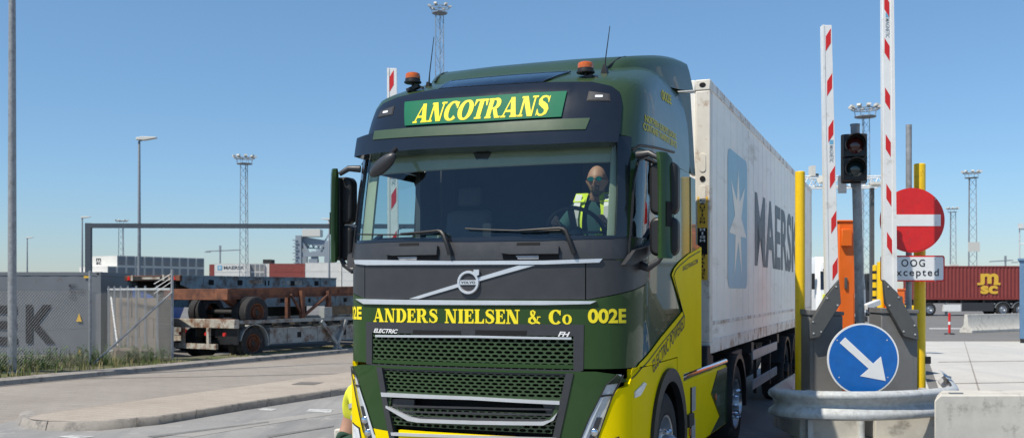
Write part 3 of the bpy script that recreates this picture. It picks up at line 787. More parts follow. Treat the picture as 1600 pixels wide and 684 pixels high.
# thin centre bars seen through the intake
# ---- cab sides
sF2 = SIDE_S(2.57); lvz = sz(1094, 386)[1]
def side_s(px, py): return sz(px, py)
win_bot = px_poly([(986, 408), (1021, 379)])
for sg in (1, -1):
    F = (lambda q: q) if sg > 0 else mir
    wz0, wz1 = 2.09, 2.90
    win = [(sP + .03, 2.14), (sP + .30, 2.17), (sP + .62, 2.32), (sB - .24, 2.36), (sB - .20, 2.42), (sB - .20, 2.84), (sB - .26, 2.90), (sP + .22, 2.90), (sP + .10, 2.86), (sP + .05, 2.7)]
    panel('door', [densify(F([(sA + .004, 1.275), (sB, 1.275), (sB, 2.955), (sP + .004, 2.955), (sP + .004, 2.26), (sA + .004, 2.26)]), .12), densify(F(win), .1)], green, tr)
    panel('side_window', [F([(s, z) for s, z in [(sP + .012, 2.12), (sP + .30, 2.15), (sP + .62, 2.30), (sB - .22, 2.34), (sB - .18, 2.42), (sB - .18, 2.86), (sB - .24, 2.92), (sP + .2, 2.92), (sP + .08, 2.88)]])], sideglass, tr, off=-.012, thick=0)
    gm = MB(); gm.path([S(s * sg, z, .002) for s, z in densify(win, .06)], .012, 6, closed=True); gm.build('window_seal', black, tr)
    panel('cab_side', [densify(F([(sB + .006, 1.10), (sE, 1.10), (sE, 2.955), (sB + .006, 2.955)]), .15)], green, tr)
    panel('side_fairing', [densify(F([(sE + .008, 1.09), (sF, 1.09), (sF, lvz), (sF2, lvz + .02), (sF2, 2.93), (sE + .008, 2.93)]), .15)], green, tr, off=.006, thick=.03)
    fq = [(1.258, 2.335, 2.96), (1.252, 2.58, 2.96), (1.19, 2.66, 3.78), (1.10, 2.335, 3.74)]
    fb_ = MB(); fb_.add([(sg * x, y, z) for x, y, z in fq] + [(sg * (x - .03), y, z) for x, y, z in fq], [(0, 1, 2, 3), (4, 5, 6, 7), (0, 1, 5, 4), (1, 2, 6, 5), (2, 3, 7, 6), (3, 0, 4, 7)])
    fb_.build('side_fairing', green2, tr, bevel=.008)
    sm = MB()
    sm.path([S(sg * s, z, .004) for s, z in densify(px_poly([(987, 235), (999, 227), (1030, 232), (1063, 240.5)]), .05)[:26]], .010, 6)
    sm.build('body_seam', black, tr)
    # door handle recess and lower sill bracket under the window (carries the mirror)
    br = MB()
    pb = [(sP - .05, 2.05), (sP + .02, 2.05), (sP + .32, 2.14), (sP + .62, 2.29), (sP + .62, 2.36), (sP + .30, 2.21), (sP + .05, 2.16)]
    panel('window_sill', [densify(F(pb), .08)], darkgrey, tr, off=.05, thick=.05)
    # door lower step panel + wheel arch opening
    wy, wz, wr = 1.365, .52, .665
    arch = []
    for a in range(180, -1, -12):
        arch.append((SIDE_S(max(.3, wy + wr * math.cos(R(a)))), wz + wr * math.sin(R(a))))
    ss = SIDE_S(.47)
    low = [(sSeam + .012, bz0), (arch[0][0], bz0)] + arch + [(arch[-1][0], bz0), (sB + .28, bz0), (sB + .28, 1.262), (sSeam + .012, 1.262)]
    panel('step_panel', [densify(F(low), .1)], yellow, tr, off=.006, thick=.04)
    ab = [(SIDE_S(max(.3, wy + (wr + .012) * math.cos(R(a)))), wz + (wr + .012) * math.sin(R(a))) for a in range(186, -7, -8)]
    ab2 = [(SIDE_S(max(.3, wy + (wr - .10) * math.cos(R(a)))), wz + (wr - .10) * math.sin(R(a))) for a in range(-6, 187, 8)]
    panel('wheel_arch', [F(ab + ab2)], black, tr, off=.035, thick=.06, step=.05)
# yellow livery on the right-hand side, with its black pinstripes (and its mirror on the far side)
liv = [(985, 584), (1000, 566), (1032, 527), (1052, 503), (1066, 486), (1058, 458), (1049, 429), (1053, 419), (1061, 409), (1075, 397), (1094, 386)]
lp = px_poly(liv, .006)
top = [(s, z) for s, z in lp]
yl = [(sSeam + .02, 1.272), (sB, 1.272), (sB, 1.10), (sF - .004, 1.10), (sF - .004, top[-1][1])] + top[::-1]
for sg in (1, -1):
    F = (lambda q: q) if sg > 0 else mir
    panel('livery', [densify(F(yl), .12)], yellow, tr, off=.0105, thick=.002, step=.1)
    pin = MB()
    ins = px_poly([(986, 592), (1002, 575), (1034, 536), (1054, 512), (1069, 492), (1067, 487), (1060, 460), (1052.5, 431), (1056, 422), (1063, 414), (1077, 402), (1094, 392)], .012)
    ins = densify(ins + ins[::-1][1:-1], .05); ins = ins[:len(ins) // 2 + 1]
    pin.path([S(s * sg, z, .0125) for s, z in ins], .0042, 5); pin.build('pinstripe', black_let, tr)
pq = [px_poly([(1021, 582), (1070, 510), (1070, 489), (1019, 564)], .012)[i] for i in range(4)]
letter_mesh('lettering', text2d('ELECTRIC POWERED', .004, .1, 1), black_let, pq, S, tr, off=.0135, step=.1)
pq = px_poly([(1066.5, 424), (1090, 411), (1090, 404), (1066.5, 416)], .012)
letter_mesh('lettering', text2d('ANCOTRANS.COM', .01), black_let, pq, S, tr, off=.0135, step=.1)
pq = px_poly([(1007, 203), (1059, 232), (1059, 222), (1006, 191)], .01)
letter_mesh('lettering', text2d('CONTAINER TRANSPORT SERVICE', .026), letter_y2, pq, S, tr, off=.003, step=.1)
pq = px_poly([(1009, 190), (1058, 219), (1058, 209), (1009, 178)], .01)
letter_mesh('lettering', text2d("NORTHERN EUROPE'S LEADING", .026), letter_y2, pq, S, tr, off=.003, step=.1)
pq = px_poly([(1036, 156), (1051, 164), (1050, 149), (1035, 139)], .01)
letter_mesh('lettering', text2d('002E', .03), letter_y2, pq, S, tr, off=.003, step=.1)
# side repeater lamp
rp_ = px_poly([(991.5, 621), (1000, 617), (1009.5, 599), (1006, 596.5), (992, 611)], .01)
panel('side_repeater', [rp_], headsil, tr, off=.016, thick=.012)

# ---- roof deflector
def defl(y):
    zt = cat_rom([1.05, 1.3, 1.7, 2.1, 2.5, 2.76], [3.72, 3.865, 3.965, 4.045, 4.105, 4.13], y)
    zl = cat_rom([1.05, 1.3, 1.7, 2.1, 2.5, 2.76], [3.58, 3.66, 3.70, 3.73, 3.78, 3.83], y)
    hw = cat_rom([1.05, 1.3, 1.7, 2.1, 2.76], [.86, .945, 1.03, 1.09, 1.145], y)
    e_ = .03 + .10 * max(0, (1.3 - y) / .25)
    return [(-hw - .05, zl), (-hw - .012, zt - .09 - e_), (-hw + .012, zt - .035 - e_ * .3), (-hw + .07, zt - .006), (-.4, zt + .01), (0, zt + .012), (.4, zt + .01), (hw - .07, zt - .006), (hw - .012, zt - .035 - e_ * .3), (hw + .012, zt - .09 - e_), (hw + .05, zl)]
ys_ = [1.05, 1.12, 1.22, 1.35, 1.5, 1.7, 1.9, 2.1, 2.3, 2.5, 2.76]
mb = MB(); vs = []; fs = []
for y in ys_:
    for (x, z) in defl(y): vs.append((x, y, z))
for i in range(len(ys_) - 1):
    for k in range(10): fs.append((i * 11 + k, i * 11 + k + 1, (i + 1) * 11 + k + 1, (i + 1) * 11 + k))
fs.append(tuple(range(11))[::-1]); fs.append(tuple((len(ys_) - 1) * 11 + k for k in range(11)))
dfl = mb.add(vs, fs).build('roof_deflector', green2, tr, ang=50)
for sg in (1, -1):
    g_ = MB()
    g_.path([(sg * .80, 1.06, 3.73), (sg * .82, 1.14, 3.775), (sg * .84, 1.3, 3.856), (sg * .86, 1.45, 3.90)], .009, 8); g_.build('deflector_groove', black, dfl)
bk = MB().box(-1.18, 1.18, 2.29, 2.31, 1.1, 3.0); bk.box(-1.0, 1.0, 2.29, 2.31, 3.0, 3.5); bk.build('cab_back_wall', black, tr)

# ---- roof beacons and aerials
for (px, py, yb_) in ((645, 139, .60), (915, 124, .60)):
    b0 = frontal(px, py, yb_)
    b0.z = max(b0.z, 3.5)
    bc = MB()
    bc.lathe([(.012, -.10), (.012, .0)], 8, b0 + Vector((0, 0, .06)))
    bc.bar(b0 + Vector((-.05, 0, -.015)), b0 + Vector((.06, 0, .02)), .05, .03); bc.bar(b0 + Vector((-.02, -.03, .0)), b0 + Vector((.04, .05, -.05)), .03, .03)
    bc.bar(b0 + Vector((.03, 0, .03)), b0 + Vector((.10, .0, .0)), .02, .02)
    bc.lathe([(.066, .045), (.074, .05), (.074, .06), (.066, .064), (.064, .085)], 26, b0)
    be = bc.build('beacon', black, tr)
    MB().lathe([(.0625, .086), (.064, .10), (.063, .115), (.059, .128), (.045, .136), (0, .139)], 28, b0).build('beacon_dome', amber, be)
for (p0, p1) in (((669, 135), (678, 58)), ((944, 109), (953, 41))):
    a = frontal(p0[0], p0[1], .80); b = frontal(p1[0], p1[1], .86)
    an = MB(); an.prism([(a.x - .03, a.z - .06), (a.x + .035, a.z - .05), (a.x + .02, a.z + .03), (a.x, a.z + .035)], 'y', .77, .83)
    an.path([a + Vector((.008, 0, .02)), a.lerp(b, .25), b], [.008, .005, .003], 6); an.build('aerial', black, tr)

# ---- wipers
def wip(pts, off, r, name, par, m=black):
    return MB().path([S(*sz(px, py, o), o) for (px, py), o in zip(pts, off)], r, 8).build(name, m, par)
w1 = wip([(703, 398), (699, 384), (693, 367), (689, 362), (684, 360.5)], [.03, .05, .055, .055, .05], [.020, .019, .017, .015, .012], 'wiper', tr)
wip([(686, 360), (655, 363), (626, 365)], [.05, .045, .035], [.011, .009, .007], 'wiper_arm', w1)
wip([(692, 361), (640, 366.5), (600, 366.5), (560, 366)], [.022, .022, .022, .022], [.006] * 4, 'wiper_blade', w1)
w2 = wip([(897, 396), (891, 380), (884, 361), (880, 357.5), (873, 356)], [.03, .05, .055, .055, .05], [.020, .019, .017, .015, .012], 'wiper', tr)
wip([(876, 356), (835, 358.5), (810, 360)], [.05, .045, .035], [.011, .009, .007], 'wiper_arm', w2)
wip([(880, 359.5), (820, 360.5), (770, 359), (727, 357)], [.022, .022, .022, .022], [.006] * 4, 'wiper_blade', w2)
# kerb mirror outside the upper corner of the screen
m0 = S(*sz(598, 258, .2), .2)
km = MB(); km.ball((0, 0, 0), .155, .05, .058, 18, 10)
kmo = km.build('kerb_mirror', darkgrey, tr); kmo.location = m0; kmo.rotation_euler = (R(8), R(-30), R(-14))
km2 = MB().path([(.10, .02, .03), (.10, .12, .08), (.08, .20, .12)], .018, 8).build('mirror_arm', black, kmo)

# ---- door mirrors
for sg in (1, -1):
    ym = .46
    mr = MB(); plan_ = [(1.40, .395), (1.405, .355), (1.435, .335), (1.465, .37), (1.495, .51), (1.48, .52), (1.45, .42)]
    vs = []; fs = []; m_ = len(plan_)
    for (z, sh, k_) in ((2.10, .0, .55), (2.13, .0, .85), (2.30, .0, 1), (2.60, .0, 1), (2.80, -.005, .97), (2.86, -.01, .80), (2.90, -.015, .35)):
        for (x, y) in plan_: vs.append((sg * (1.405 + (x - 1.405) * (1 if k_ > .5 else .8) + sh), .345 + (y - .345) * k_, z))
    for i in range(6):
        for k in range(m_): fs.append((i * m_ + k, i * m_ + (k + 1) % m_, (i + 1) * m_ + (k + 1) % m_, (i + 1) * m_ + k))
    fs.append(tuple(range(m_))); fs.append(tuple(6 * m_ + k for k in range(m_)))
    mo = mr.add(vs, fs).build('door_mirror', green, tr, ang=50)
    for (z0, z1) in ((2.435, 2.84), (2.12, 2.42)):
        hb = MB()
        n0 = 12
        hb.prism(rr(1.31, 1.53, z0, z1, .06), 'y', ym + .0, ym + .12)
        for i, v in enumerate(hb.v): hb.v[i] = (v[0] * sg, v[1] + .0, v[2])
        ho = hb.build('mirror_head', black, mo, bevel=.025)
        MB().prism([(sg * a, b) for a, b in rr(1.33, 1.51, z0 + .02, z1 - .02, .05)], 'y', ym + .122, ym + .128).build('mirror_glass', chrome, ho)
    lk = MB().box(min(sg * 1.395, sg * 1.45), max(sg * 1.395, sg * 1.45), .41, .50, 2.14, 2.83); lk.build('mirror_back', black, mo, bevel=.01)
    ms = MB(); ms.add([(sg * x, y, z) for x, y, z in ((1.4685, .366, 2.34), (1.4885, .46, 2.34), (1.4885, .46, 2.53), (1.4685, .366, 2.53))], [(0, 1, 2, 3)]); ms.build('mirror_slot', matte, mo)
    ar = MB()
    ar.path([(sg * 1.22, .46, 2.90), (sg * 1.32, .43, 2.905), (sg * 1.40, .42, 2.86)], [.032, .026, .020], 10)
    ar.build('mirror_arm', darkgrey, mo); ar = MB()
    ar.path([(sg * 1.22, .50, 2.06), (sg * 1.30, .46, 2.03), (sg * 1.38, .46, 2.08), (sg * 1.43, .47, 2.16)], [.036, .03, .024, .020], 10)
    ar.build('mirror_arm', darkgrey, mo)

# ---- cab interior
it = MB().box(-1.16, 1.16, 1.95, 1.97, 1.3, 3.3); it.box(-1.15, 1.15, .42, 1.95, 1.30, 1.33)
it.build('cab_rear_wall', interior, tr)
hdl = MB().box(-1.08, 1.08, 1.25, 1.95, 3.12, 3.16); hdl.box(-1.05, -.62, .5, 1.25, 3.12, 3.16); hdl.box(.80, 1.05, .5, 1.25, 3.12, 3.16); hdl.build('headliner', interior, tr)
for sg in (1, -1):
    sL_ = opening[0][0] if False else max(s for s, z in opening)
    wi = .16 if sg < 0 else .05
    panel('pillar_cover', [[(sg * (sL_ - wi), 2.22), (sg * (sL_ + .04), 2.22), (sg * (sL_ + .04), 2.98), (sg * (sL_ - wi), 2.98)]], trimbeige, tr, off=-.05, thick=.02)
    ds = MB().box(min(sg * 1.19, sg * 1.21), max(sg * 1.19, sg * 1.21), .75, 1.9, 1.4, 2.06); ds.build('door_trim', interior, tr)
    bp = MB().box(min(sg * 1.17, sg * 1.22), max(sg * 1.17, sg * 1.22), 1.5, 1.95, 2.0, 3.1); bp.build('pillar_trim', interior, tr)
dsh = MB()
dsh.prism([(.14, 2.0), (.14, 2.17), (.30, 2.22), (.52, 2.24), (.68, 2.18), (.74, 2.02), (.72, 1.5)], 'x', -.90, .90)
dsh.build('dashboard', dash, tr, bevel=.02)
panel('screen_header', [densify([(-1.3, 2.84), (1.3, 2.86), (1.3, 3.02), (-1.3, 3.02)])], trimbeige, tr, off=-.07, thick=.03)
sc_ = MB().prism([(-.06, 2.955), (.10, 2.955), (.07, 2.89), (-.03, 2.89)], 'y', .22, .30); sc_.build('camera_box', black, tr)
MB().prism(rr(-.035, .035, 2.20, 2.40, .02), 'y', .36, .39).build('phone_holder', black, tr)
MB().box(-.52, -.40, .30, .36, 2.20, 2.31).build('dash_gadget', trimbeige, tr, bevel=.01); MB().path([(-.78, .30, 2.2), (-.77, .30, 2.36), (-.70, .29, 2.38)], .005, 5).build('dash_aerial', black, tr)
pp_ = MB(); pp_.prism([(.18, .30), (.44, .28), (.46, .46), (.20, .48)], 'z', 2.245, 2.25); pp_.build('dash_papers', white_let, tr)
wheel_t = Matrix.Translation((.66, .66, 2.33)) @ Matrix.Rotation(R(-52), 4, 'X')
sw = MB().path([wheel_t @ Vector((.235 * math.cos(R(a)), .235 * math.sin(R(a)), 0)) for a in range(0, 360, 10)], .017, 8, closed=True)
swo = sw.build('steering_wheel', black, tr)
hub_ = MB(); hub_.bar(wheel_t @ Vector((-.22, 0, -.01)), wheel_t @ Vector((.22, 0, -.01)), .05, .02); hub_.bar(wheel_t @ Vector((0, -.22, -.01)), wheel_t @ Vector((0, 0, -.03)), .05, .02); hub_.ball(wheel_t @ Vector((0, 0, -.02)), .07, .05, .06)
hub_.build('wheel_hub', black, swo)
for sx in (.66, -.72):
    se = MB().box(sx - .25, sx + .25, 1.05, 1.55, 1.72, 1.88); seo = se.build('seat', interior, tr, bevel=.05)
    b_ = MB().prism([(1.46, 1.85), (1.60, 1.85), (1.72, 2.62), (1.60, 2.62)], 'x', sx - .23, sx + .23); b_.build('seat_back', interior, seo, bevel=.05)
    b_ = MB().prism([(1.62, 2.66), (1.71, 2.66), (1.73, 2.84), (1.64, 2.84)], 'x', sx - .12, sx + .12); b_.build('headrest', interior, seo, bevel=.03)
cu_ = MB().box(-1.0, .30, 1.93, 1.945, 1.9, 3.05); cu_.build('bunk_curtain', curtain, tr)

# ---- chassis, wheels
fr = MB()
for sg in (1, -1): fr.box(sg * .42 - .04, sg * .42 + .04, .3, 5.9, .78, 1.02)
fr.box(-.42, .42, 4.2, 5.0, .98, 1.10); fr.box(-.6, .6, 4.35, 4.95, 1.10, 1.14)
fr.box(-.5, .5, .5, 2.2, .6, 1.2)
fr.build('chassis_frame', chassis, tr)
def wheel_mesh(r, wd, rim, hubout, sg, nut=True):
    ty = MB().lathe([(rim, -wd), (rim + .02, -wd), (r - .05, -wd * 1.0), (r - .015, -wd * .93), (r, -wd * .8), (r, -wd * .2), (r - .015, -wd * .07), (r - .05, 0), (rim + .04, .004), (rim + .015, -.004), (rim, -.02)], 44, (0, 0, 0), 'x', cap=False)
    rm = MB().lathe([(rim + .004, -.012), (rim + .006, .0), (rim - .012, -.004), (rim - .02, -.05), (rim - .06, -.10), (rim - .10, -.07), (.16, -.02), (.13, -.015), (.125, .05), (.10, hubout), (0, hubout + .004)], 40, (0, 0, 0), 'x', cap=False)
    nt = MB()
    for k in range(10):
        a = 2 * math.pi * k / 10
        nt.lathe([(.017, -.03), (.017, .03), (.010, .045), (0, .046)], 6, (0, .165 * math.cos(a), .165 * math.sin(a)), 'x')
    return ty, rm, nt
def flipx(mb, sg):
    if sg < 0: mb.v = [(-x, y, z) for x, y, z in mb.v]
    return mb
def add_wheel(parent, c, r=.50, wd=.30, rim=.292, hubout=.06, sg=1, rimmat=None):
    ty, rm, nt = wheel_mesh(r, wd, rim, hubout, sg)
    o = flipx(ty, sg).build('wheel', rubber, parent); o.location = c
    flipx(rm, sg).build('rim', rimmat or alu, o, ang=50)
    flipx(nt, sg).build('wheel_nuts', chrome if rimmat is None else rimmat, o)
    return o
for sg in (1, -1):
    add_wheel(tr, (sg * 1.235, 1.365, .5), sg=sg, wd=.31, hubout=.10)
    add_wheel(tr, (sg * 1.235, 5.165, .5), sg=sg, wd=.29, hubout=-.02)
    add_wheel(tr, (sg * .90, 5.165, .5), sg=sg, wd=.29, hubout=-.02)
    aw = MB().lathe([(.70, -.75), (.70, 0)], 30, (sg * 1.21, 1.365, .52), 'x', cap=False)
    if sg < 0: aw.v = [(-(x + 1.21) - 1.21 + 0.0 if False else x + .75, y, z) for x, y, z in aw.v]
    aw.v = [v for v in aw.v]; aw.build('wheel_well', matte, tr)
    # rear mudguard: a curved band over the drive wheel
    mg = MB(); vs = []; fs = []
    angs = list(range(-8, 201, 13))
    for a in angs:
        for (x, rr_) in ((.62, .58), (.62, .605), (1.275, .605), (1.275, .545), (1.262, .545), (1.262, .58)):
            vs.append((sg * x, 5.165 + rr_ * math.cos(R(a)), .5 + rr_ * math.sin(R(a))))
    for i in range(len(angs) - 1):
        for k in range(6): fs.append((i * 6 + k, i * 6 + (k + 1) % 6, (i + 1) * 6 + (k + 1) % 6, (i + 1) * 6 + k))
    fs += [tuple(range(6)), tuple((len(angs) - 1) * 6 + k for k in range(6))]
    mg.add(vs, fs).build('mudguard', black, tr)
    # side box (battery cover) with pentagon livery
    y0_, y1_, z0_, z1_ = 2.12, 4.50, .34, 1.02
    bx = MB().box(min(sg * .5, sg * 1.235), max(sg * .5, sg * 1.235), y0_, y1_, z0_, z1_); bo = bx.build('battery_box', yellow, tr, bevel=.025)
    arrow = [side(1124, 586), side(1114, 614), side(1127, 649)]
    def sp_(y, z): return (sg * 1.2365, y, z)
    g_ = MB(); poly = [(arrow[0].y, z1_ - .03), (arrow[1].y, arrow[1].z), (arrow[2].y, arrow[2].z), (arrow[1].y - .0, z0_ + .02), (y1_ - .01, z0_ + .02), (y1_ - .01, z1_ - .03)]
    g_.prism(poly, 'x', sg * 1.234, sg * 1.239); g_.build('livery', green, bo)
    pn = MB().path([sp_(y - .04, z) for y, z in poly[:4]], .006, 5); pn.build('pinstripe', black_let, bo)
    dk = MB().box(min(sg * .45, sg * 1.20), max(sg * .45, sg * 1.20), 2.10, y1_ - .1, z1_ + .002, z1_ + .03)
    for k in range(11): dk.box(min(sg * .50, sg * 1.15), max(sg * .50, sg * 1.15), 2.16 + k * .2, 2.24 + k * .2, z1_ + .03, z1_ + .042)
    dk.build('catwalk', alumatt, tr)
    ed_ = MB().path([(sg * 1.20, 2.05, z1_ + .012), (sg * 1.205, 2.3, z1_ + .03), (sg * 1.205, y1_ + .02, z1_ + .03)], .036, 10); ed_.build('catwalk_edge', chrome, bo)
    for (ya, za, zb2) in ((2.42, .82, .99 - .06), (2.40, .40, .62)):
        pt = MB().box(min(sg * 1.2355, sg * 1.243), max(sg * 1.2355, sg * 1.243), ya, ya + .22, za - .12, zb2); po = pt.build('socket_cover', alumatt, bo, bevel=.004)
        MB().box(min(sg * 1.2355, sg * 1.25), max(sg * 1.2355, sg * 1.25), ya - .012, ya, za - .13, zb2 + .01).build('cover_frame', black, po)
    sh = MB().box(min(sg * 1.237, sg * 1.27), max(sg * 1.237, sg * 1.27), 2.22, 2.44, .58, .70); sh.build('step_block', black, bo, bevel=.008)
    for (ya, za) in ((2.34, .52), (3.72, .72)):
        MB().box(min(sg * 1.238, sg * 1.25), max(sg * 1.238, sg * 1.25), ya, ya + .045, za - .035, za + .035).build('side_marker', amber, bo, bevel=.006)
    fl_ = MB().box(min(sg * .75, sg * 1.24), max(sg * .75, sg * 1.24), 1.98, 2.09, .3, 1.05); fl_.build('mud_flap', black, tr, bevel=.01)
cyl = MB(); cyl.box(-.9, .9, 2.35, 2.75, .85, 1.3); cyl.build('equipment_rack', chassis, tr)
# ================================================================== SETTING
def sheet(name, pts, z, m, kind='structure'):
    o = MB().add([(p[0], p[1], z) for p in pts], [tuple(range(len(pts)))]).build(name, m)
    return setting(o, kind)
def tw(x, y, z=0.0):
    return Vector((OX + x * TC + y * TS, OZ - x * TS + y * TC, z))
def groundmat(name, a, b, c, s1=.35, s2=9, rough=.9, streak=None, bump=.12, cracks=False):
    m = bpy.data.materials.new(name); m.use_nodes = True
    nt = m.node_tree; N = nt.nodes; L = nt.links; bs_ = N['Principled BSDF']
    bs_.inputs['Roughness'].default_value = rough; bs_.inputs['Specular IOR Level'].default_value = .3
    tc = N.new('ShaderNodeTexCoord')
    def noi(sc, det, vec=None, rg=.65):
        n = N.new('ShaderNodeTexNoise'); n.inputs['Scale'].default_value = sc; n.inputs['Detail'].default_value = det; n.inputs['Roughness'].default_value = rg
        L.new(vec or tc.outputs['Object'], n.inputs['Vector']); return n
    def ramp(src, p0, p1, c0, c1):
        r = N.new('ShaderNodeValToRGB'); r.color_ramp.elements[0].position = p0; r.color_ramp.elements[1].position = p1
        r.color_ramp.elements[0].color = (*c0, 1); r.color_ramp.elements[1].color = (*c1, 1); L.new(src, r.inputs[0]); return r
    def mix(mode, f, A, B):
        x = N.new('ShaderNodeMix'); x.data_type = 'RGBA'; x.blend_type = mode
        if hasattr(f, 'name'): L.new(f, x.inputs['Factor'])
        else: x.inputs['Factor'].default_value = f
        L.new(A, x.inputs['A']); L.new(B, x.inputs['B']); return x.outputs['Result']
    base = ramp(noi(s1, 7).outputs['Fac'], .35, .68, a, b).outputs[0]
    fine = ramp(noi(s2 * 12, 3).outputs['Fac'], .3, .7, (.78,) * 3, (1.18,) * 3).outputs[0]
    out = mix('MULTIPLY', 1.0, base, fine)
    st = ramp(noi(s1 * 3.1, 8, rg=.75).outputs['Fac'], .56, .68, (0, 0, 0), (1, 1, 1)).outputs[0]
    cc = N.new('ShaderNodeRGB'); cc.outputs[0].default_value = (*c, 1)
    out = mix('MIX', st, out, cc.outputs[0])
    if streak:
        mp = N.new('ShaderNodeMapping'); mp.inputs['Rotation'].default_value = (0, 0, TH); mp.inputs['Scale'].default_value = (1.1, .10, 1)
        L.new(tc.outputs['Object'], mp.inputs[0])
        sn = ramp(noi(1.0, 6, mp.outputs[0], .6).outputs['Fac'], .48, .64, (0, 0, 0), (1, 1, 1)).outputs[0]
        cs_ = N.new('ShaderNodeRGB'); cs_.outputs[0].default_value = (*streak, 1)
        out = mix('MIX', sn, out, cs_.outputs[0])
    bpn = N.new('ShaderNodeBump'); bpn.inputs['Strength'].default_value = bump; bpn.inputs['Distance'].default_value = .02
    L.new(noi(s2 * 8, 4).outputs['Fac'], bpn.inputs['Height']); L.new(bpn.outputs[0], bs_.inputs['Normal'])
    if cracks:
        br = N.new('ShaderNodeTexBrick'); br.inputs['Scale'].default_value = 1.0; br.inputs['Brick Width'].default_value = .42; br.inputs['Row Height'].default_value = .21
        br.inputs['Mortar Size'].default_value = .012; br.inputs['Mortar Smooth'].default_value = .4
        br.inputs['Color1'].default_value = (1, 1, 1, 1); br.inputs['Color2'].default_value = (.93, .93, .93, 1); br.inputs['Mortar'].default_value = (.80, .79, .77, 1)
        mp2 = N.new('ShaderNodeMapping'); mp2.inputs['Rotation'].default_value = (0, 0, R(26))
        L.new(tc.outputs['Object'], mp2.inputs[0]); L.new(mp2.outputs[0], br.inputs['Vector'])
        out = mix('MULTIPLY', 1.0, out, br.outputs['Color'])
    L.new(out, bs_.inputs['Base Color'])
    MATS[name] = m; return m
asph = groundmat('yard_asphalt', (.155, .150, .145), (.20, .195, .188), (.135, .13, .125), .08, 5)
lane_m = groundmat('lane_asphalt', (.24, .235, .228), (.32, .312, .30), (.42, .40, .37), .5, 7, streak=(.19, .19, .192))
pave_m = groundmat('block_paving', (.29, .257, .222), (.345, .31, .27), (.255, .226, .195), .45, 6, cracks=True)
isl_m = groundmat('island_paving', (.38, .325, .268), (.44, .385, .325), (.335, .29, .242), .6, 6, cracks=True)
padm = groundmat('pale_concrete', (.47, .455, .42), (.56, .545, .51), (.42, .41, .385), .22, 7, streak=(.47, .46, .44))
kerb_m = mat('kerb_stone', (.29, .265, .235), .9, var=.15, scale=5, bump=.12, bscale=80, dirt=(.13, .12, .11), damt=.35, dscale=3)
kerb_dk = mat('kerb_stone_dark', (.16, .145, .13), .9, var=.2, scale=4, bump=.3, bscale=40)
paint_m = mat('worn_road_paint', (.52, .52, .50), .8, var=.12, scale=12, dirt=(.24, .24, .24), damt=.55, dscale=8)

sheet('ground', [(-2500, -300), (2500, -300), (2500, 3500), (-2500, 3500)], 0, asph)
KD = Vector((.431, .902)); KN = Vector((-.902, .431)); K0 = Vector((-10.0, 19.6))
def K(t, n=0.0): return K0 + KD * t + KN * n
isl_far = [Vector(gp(59, 647.3, .12)[:2]), Vector(gp(87.5, 643, .12)[:2]), Vector(gp(245, 621, .12)[:2]), Vector(gp(518, 584.5, .12)[:2])]
isl_far.append(isl_far[-1] + (isl_far[-1] - isl_far[-2]).normalized() * 30)
isl_near = [Vector(gp(40, 653)[:2]), Vector(gp(27, 658)[:2]), Vector(gp(28, 664)[:2]), Vector(gp(40, 669)[:2]), Vector(gp(66.5, 672)[:2]), Vector(gp(110, 673.5)[:2]), Vector(gp(157.5, 672.7)[:2]), Vector(gp(245, 664)[:2]), Vector(gp(385, 640)[:2]), Vector(gp(528.5, 617.8)[:2])]
isl_near.append(isl_near[-1] + (isl_near[-1] - isl_near[-2]).normalized() * 30)
sheet('left_road', [K(-30, -.02), K(60, -.02), isl_far[-1], isl_far[0], Vector((-7.2, 13.2)), Vector((-7.5, 9)), Vector((-12, 4))], .004, pave_m)
sheet('truck_lane', [Vector((-7.49, 9)), Vector((-7.19, 13.2)), isl_near[0]] + isl_near[5:] + [tw(2.2, 60).xy, tw(2.2, 3).xy, tw(5, -4).xy, Vector((6, -3)), Vector((-8, -3))], .005, lane_m)
# traffic island: paved top inside a kerb
poly = isl_near[:] + isl_far[::-1]
cen = sum(poly, Vector((0, 0))) / len(poly)
topn = [p + (Vector((.05, .16)) if i > 0 else Vector((.12, .05))) for i, p in enumerate(isl_near)]
mb = MB()
n = len(isl_near)
vs = [(p.x, p.y, 0) for p in isl_near] + [(p.x * .998, p.y * 1.0025, .11) for p in isl_near] + [(p.x * .996, p.y * 1.006, .122) for p in isl_near] + [(*gp(a_, b_, .124)[:2], .124) for a_, b_ in ((57, 648), (46, 651), (45, 653), (52, 655), (70, 656.5), (112, 657.5), (160, 656.5), (247, 648.5), (386, 626.5), (530, 605.5))] + [(isl_near[-1].x - .1, isl_near[-1].y + .2, .124)]
fs = []
for r_ in range(3):
    for i in range(n - 1): fs.append((r_ * n + i, r_ * n + i + 1, (r_ + 1) * n + i + 1, (r_ + 1) * n + i))
mb.add(vs, fs)
setting(mb.build('island_kerb', kerb_m, ang=60))
inner = [Vector((v[0], v[1])) for v in vs[3 * n:]]
setting(MB().add([(p.x, p.y, .120) for p in inner + isl_far[::-1]], [tuple(range(len(inner) + len(isl_far)))]).build('traffic_island', isl_m))
mb = MB(); m_ = len(isl_far)
mb.add([(p.x, p.y, .119) for p in isl_far] + [(p.x - .03, p.y + .03, 0) for p in isl_far], [(i, i + 1, m_ + i + 1, m_ + i) for i in range(m_ - 1)]); setting(mb.build('island_kerb', kerb_m))
jm = MB()
for i, t in ((4, .1), (6, .6), (7, .4), (8, .2), (8, .9)):
    a = Vector(vs[n + i]).lerp(Vector(vs[n + i + 1]), t); b = Vector(vs[3 * n + i]).lerp(Vector(vs[3 * n + i + 1]), t); a0 = Vector(vs[i]).lerp(Vector(vs[i + 1]), t)
    jm.bar(a + Vector((0, 0, .0145)), b + Vector((0, 0, .0015)), .012, .003); jm.bar(a0 - Vector((0, .004, 0)), a - Vector((0, .004, -.006)), .012, .004)
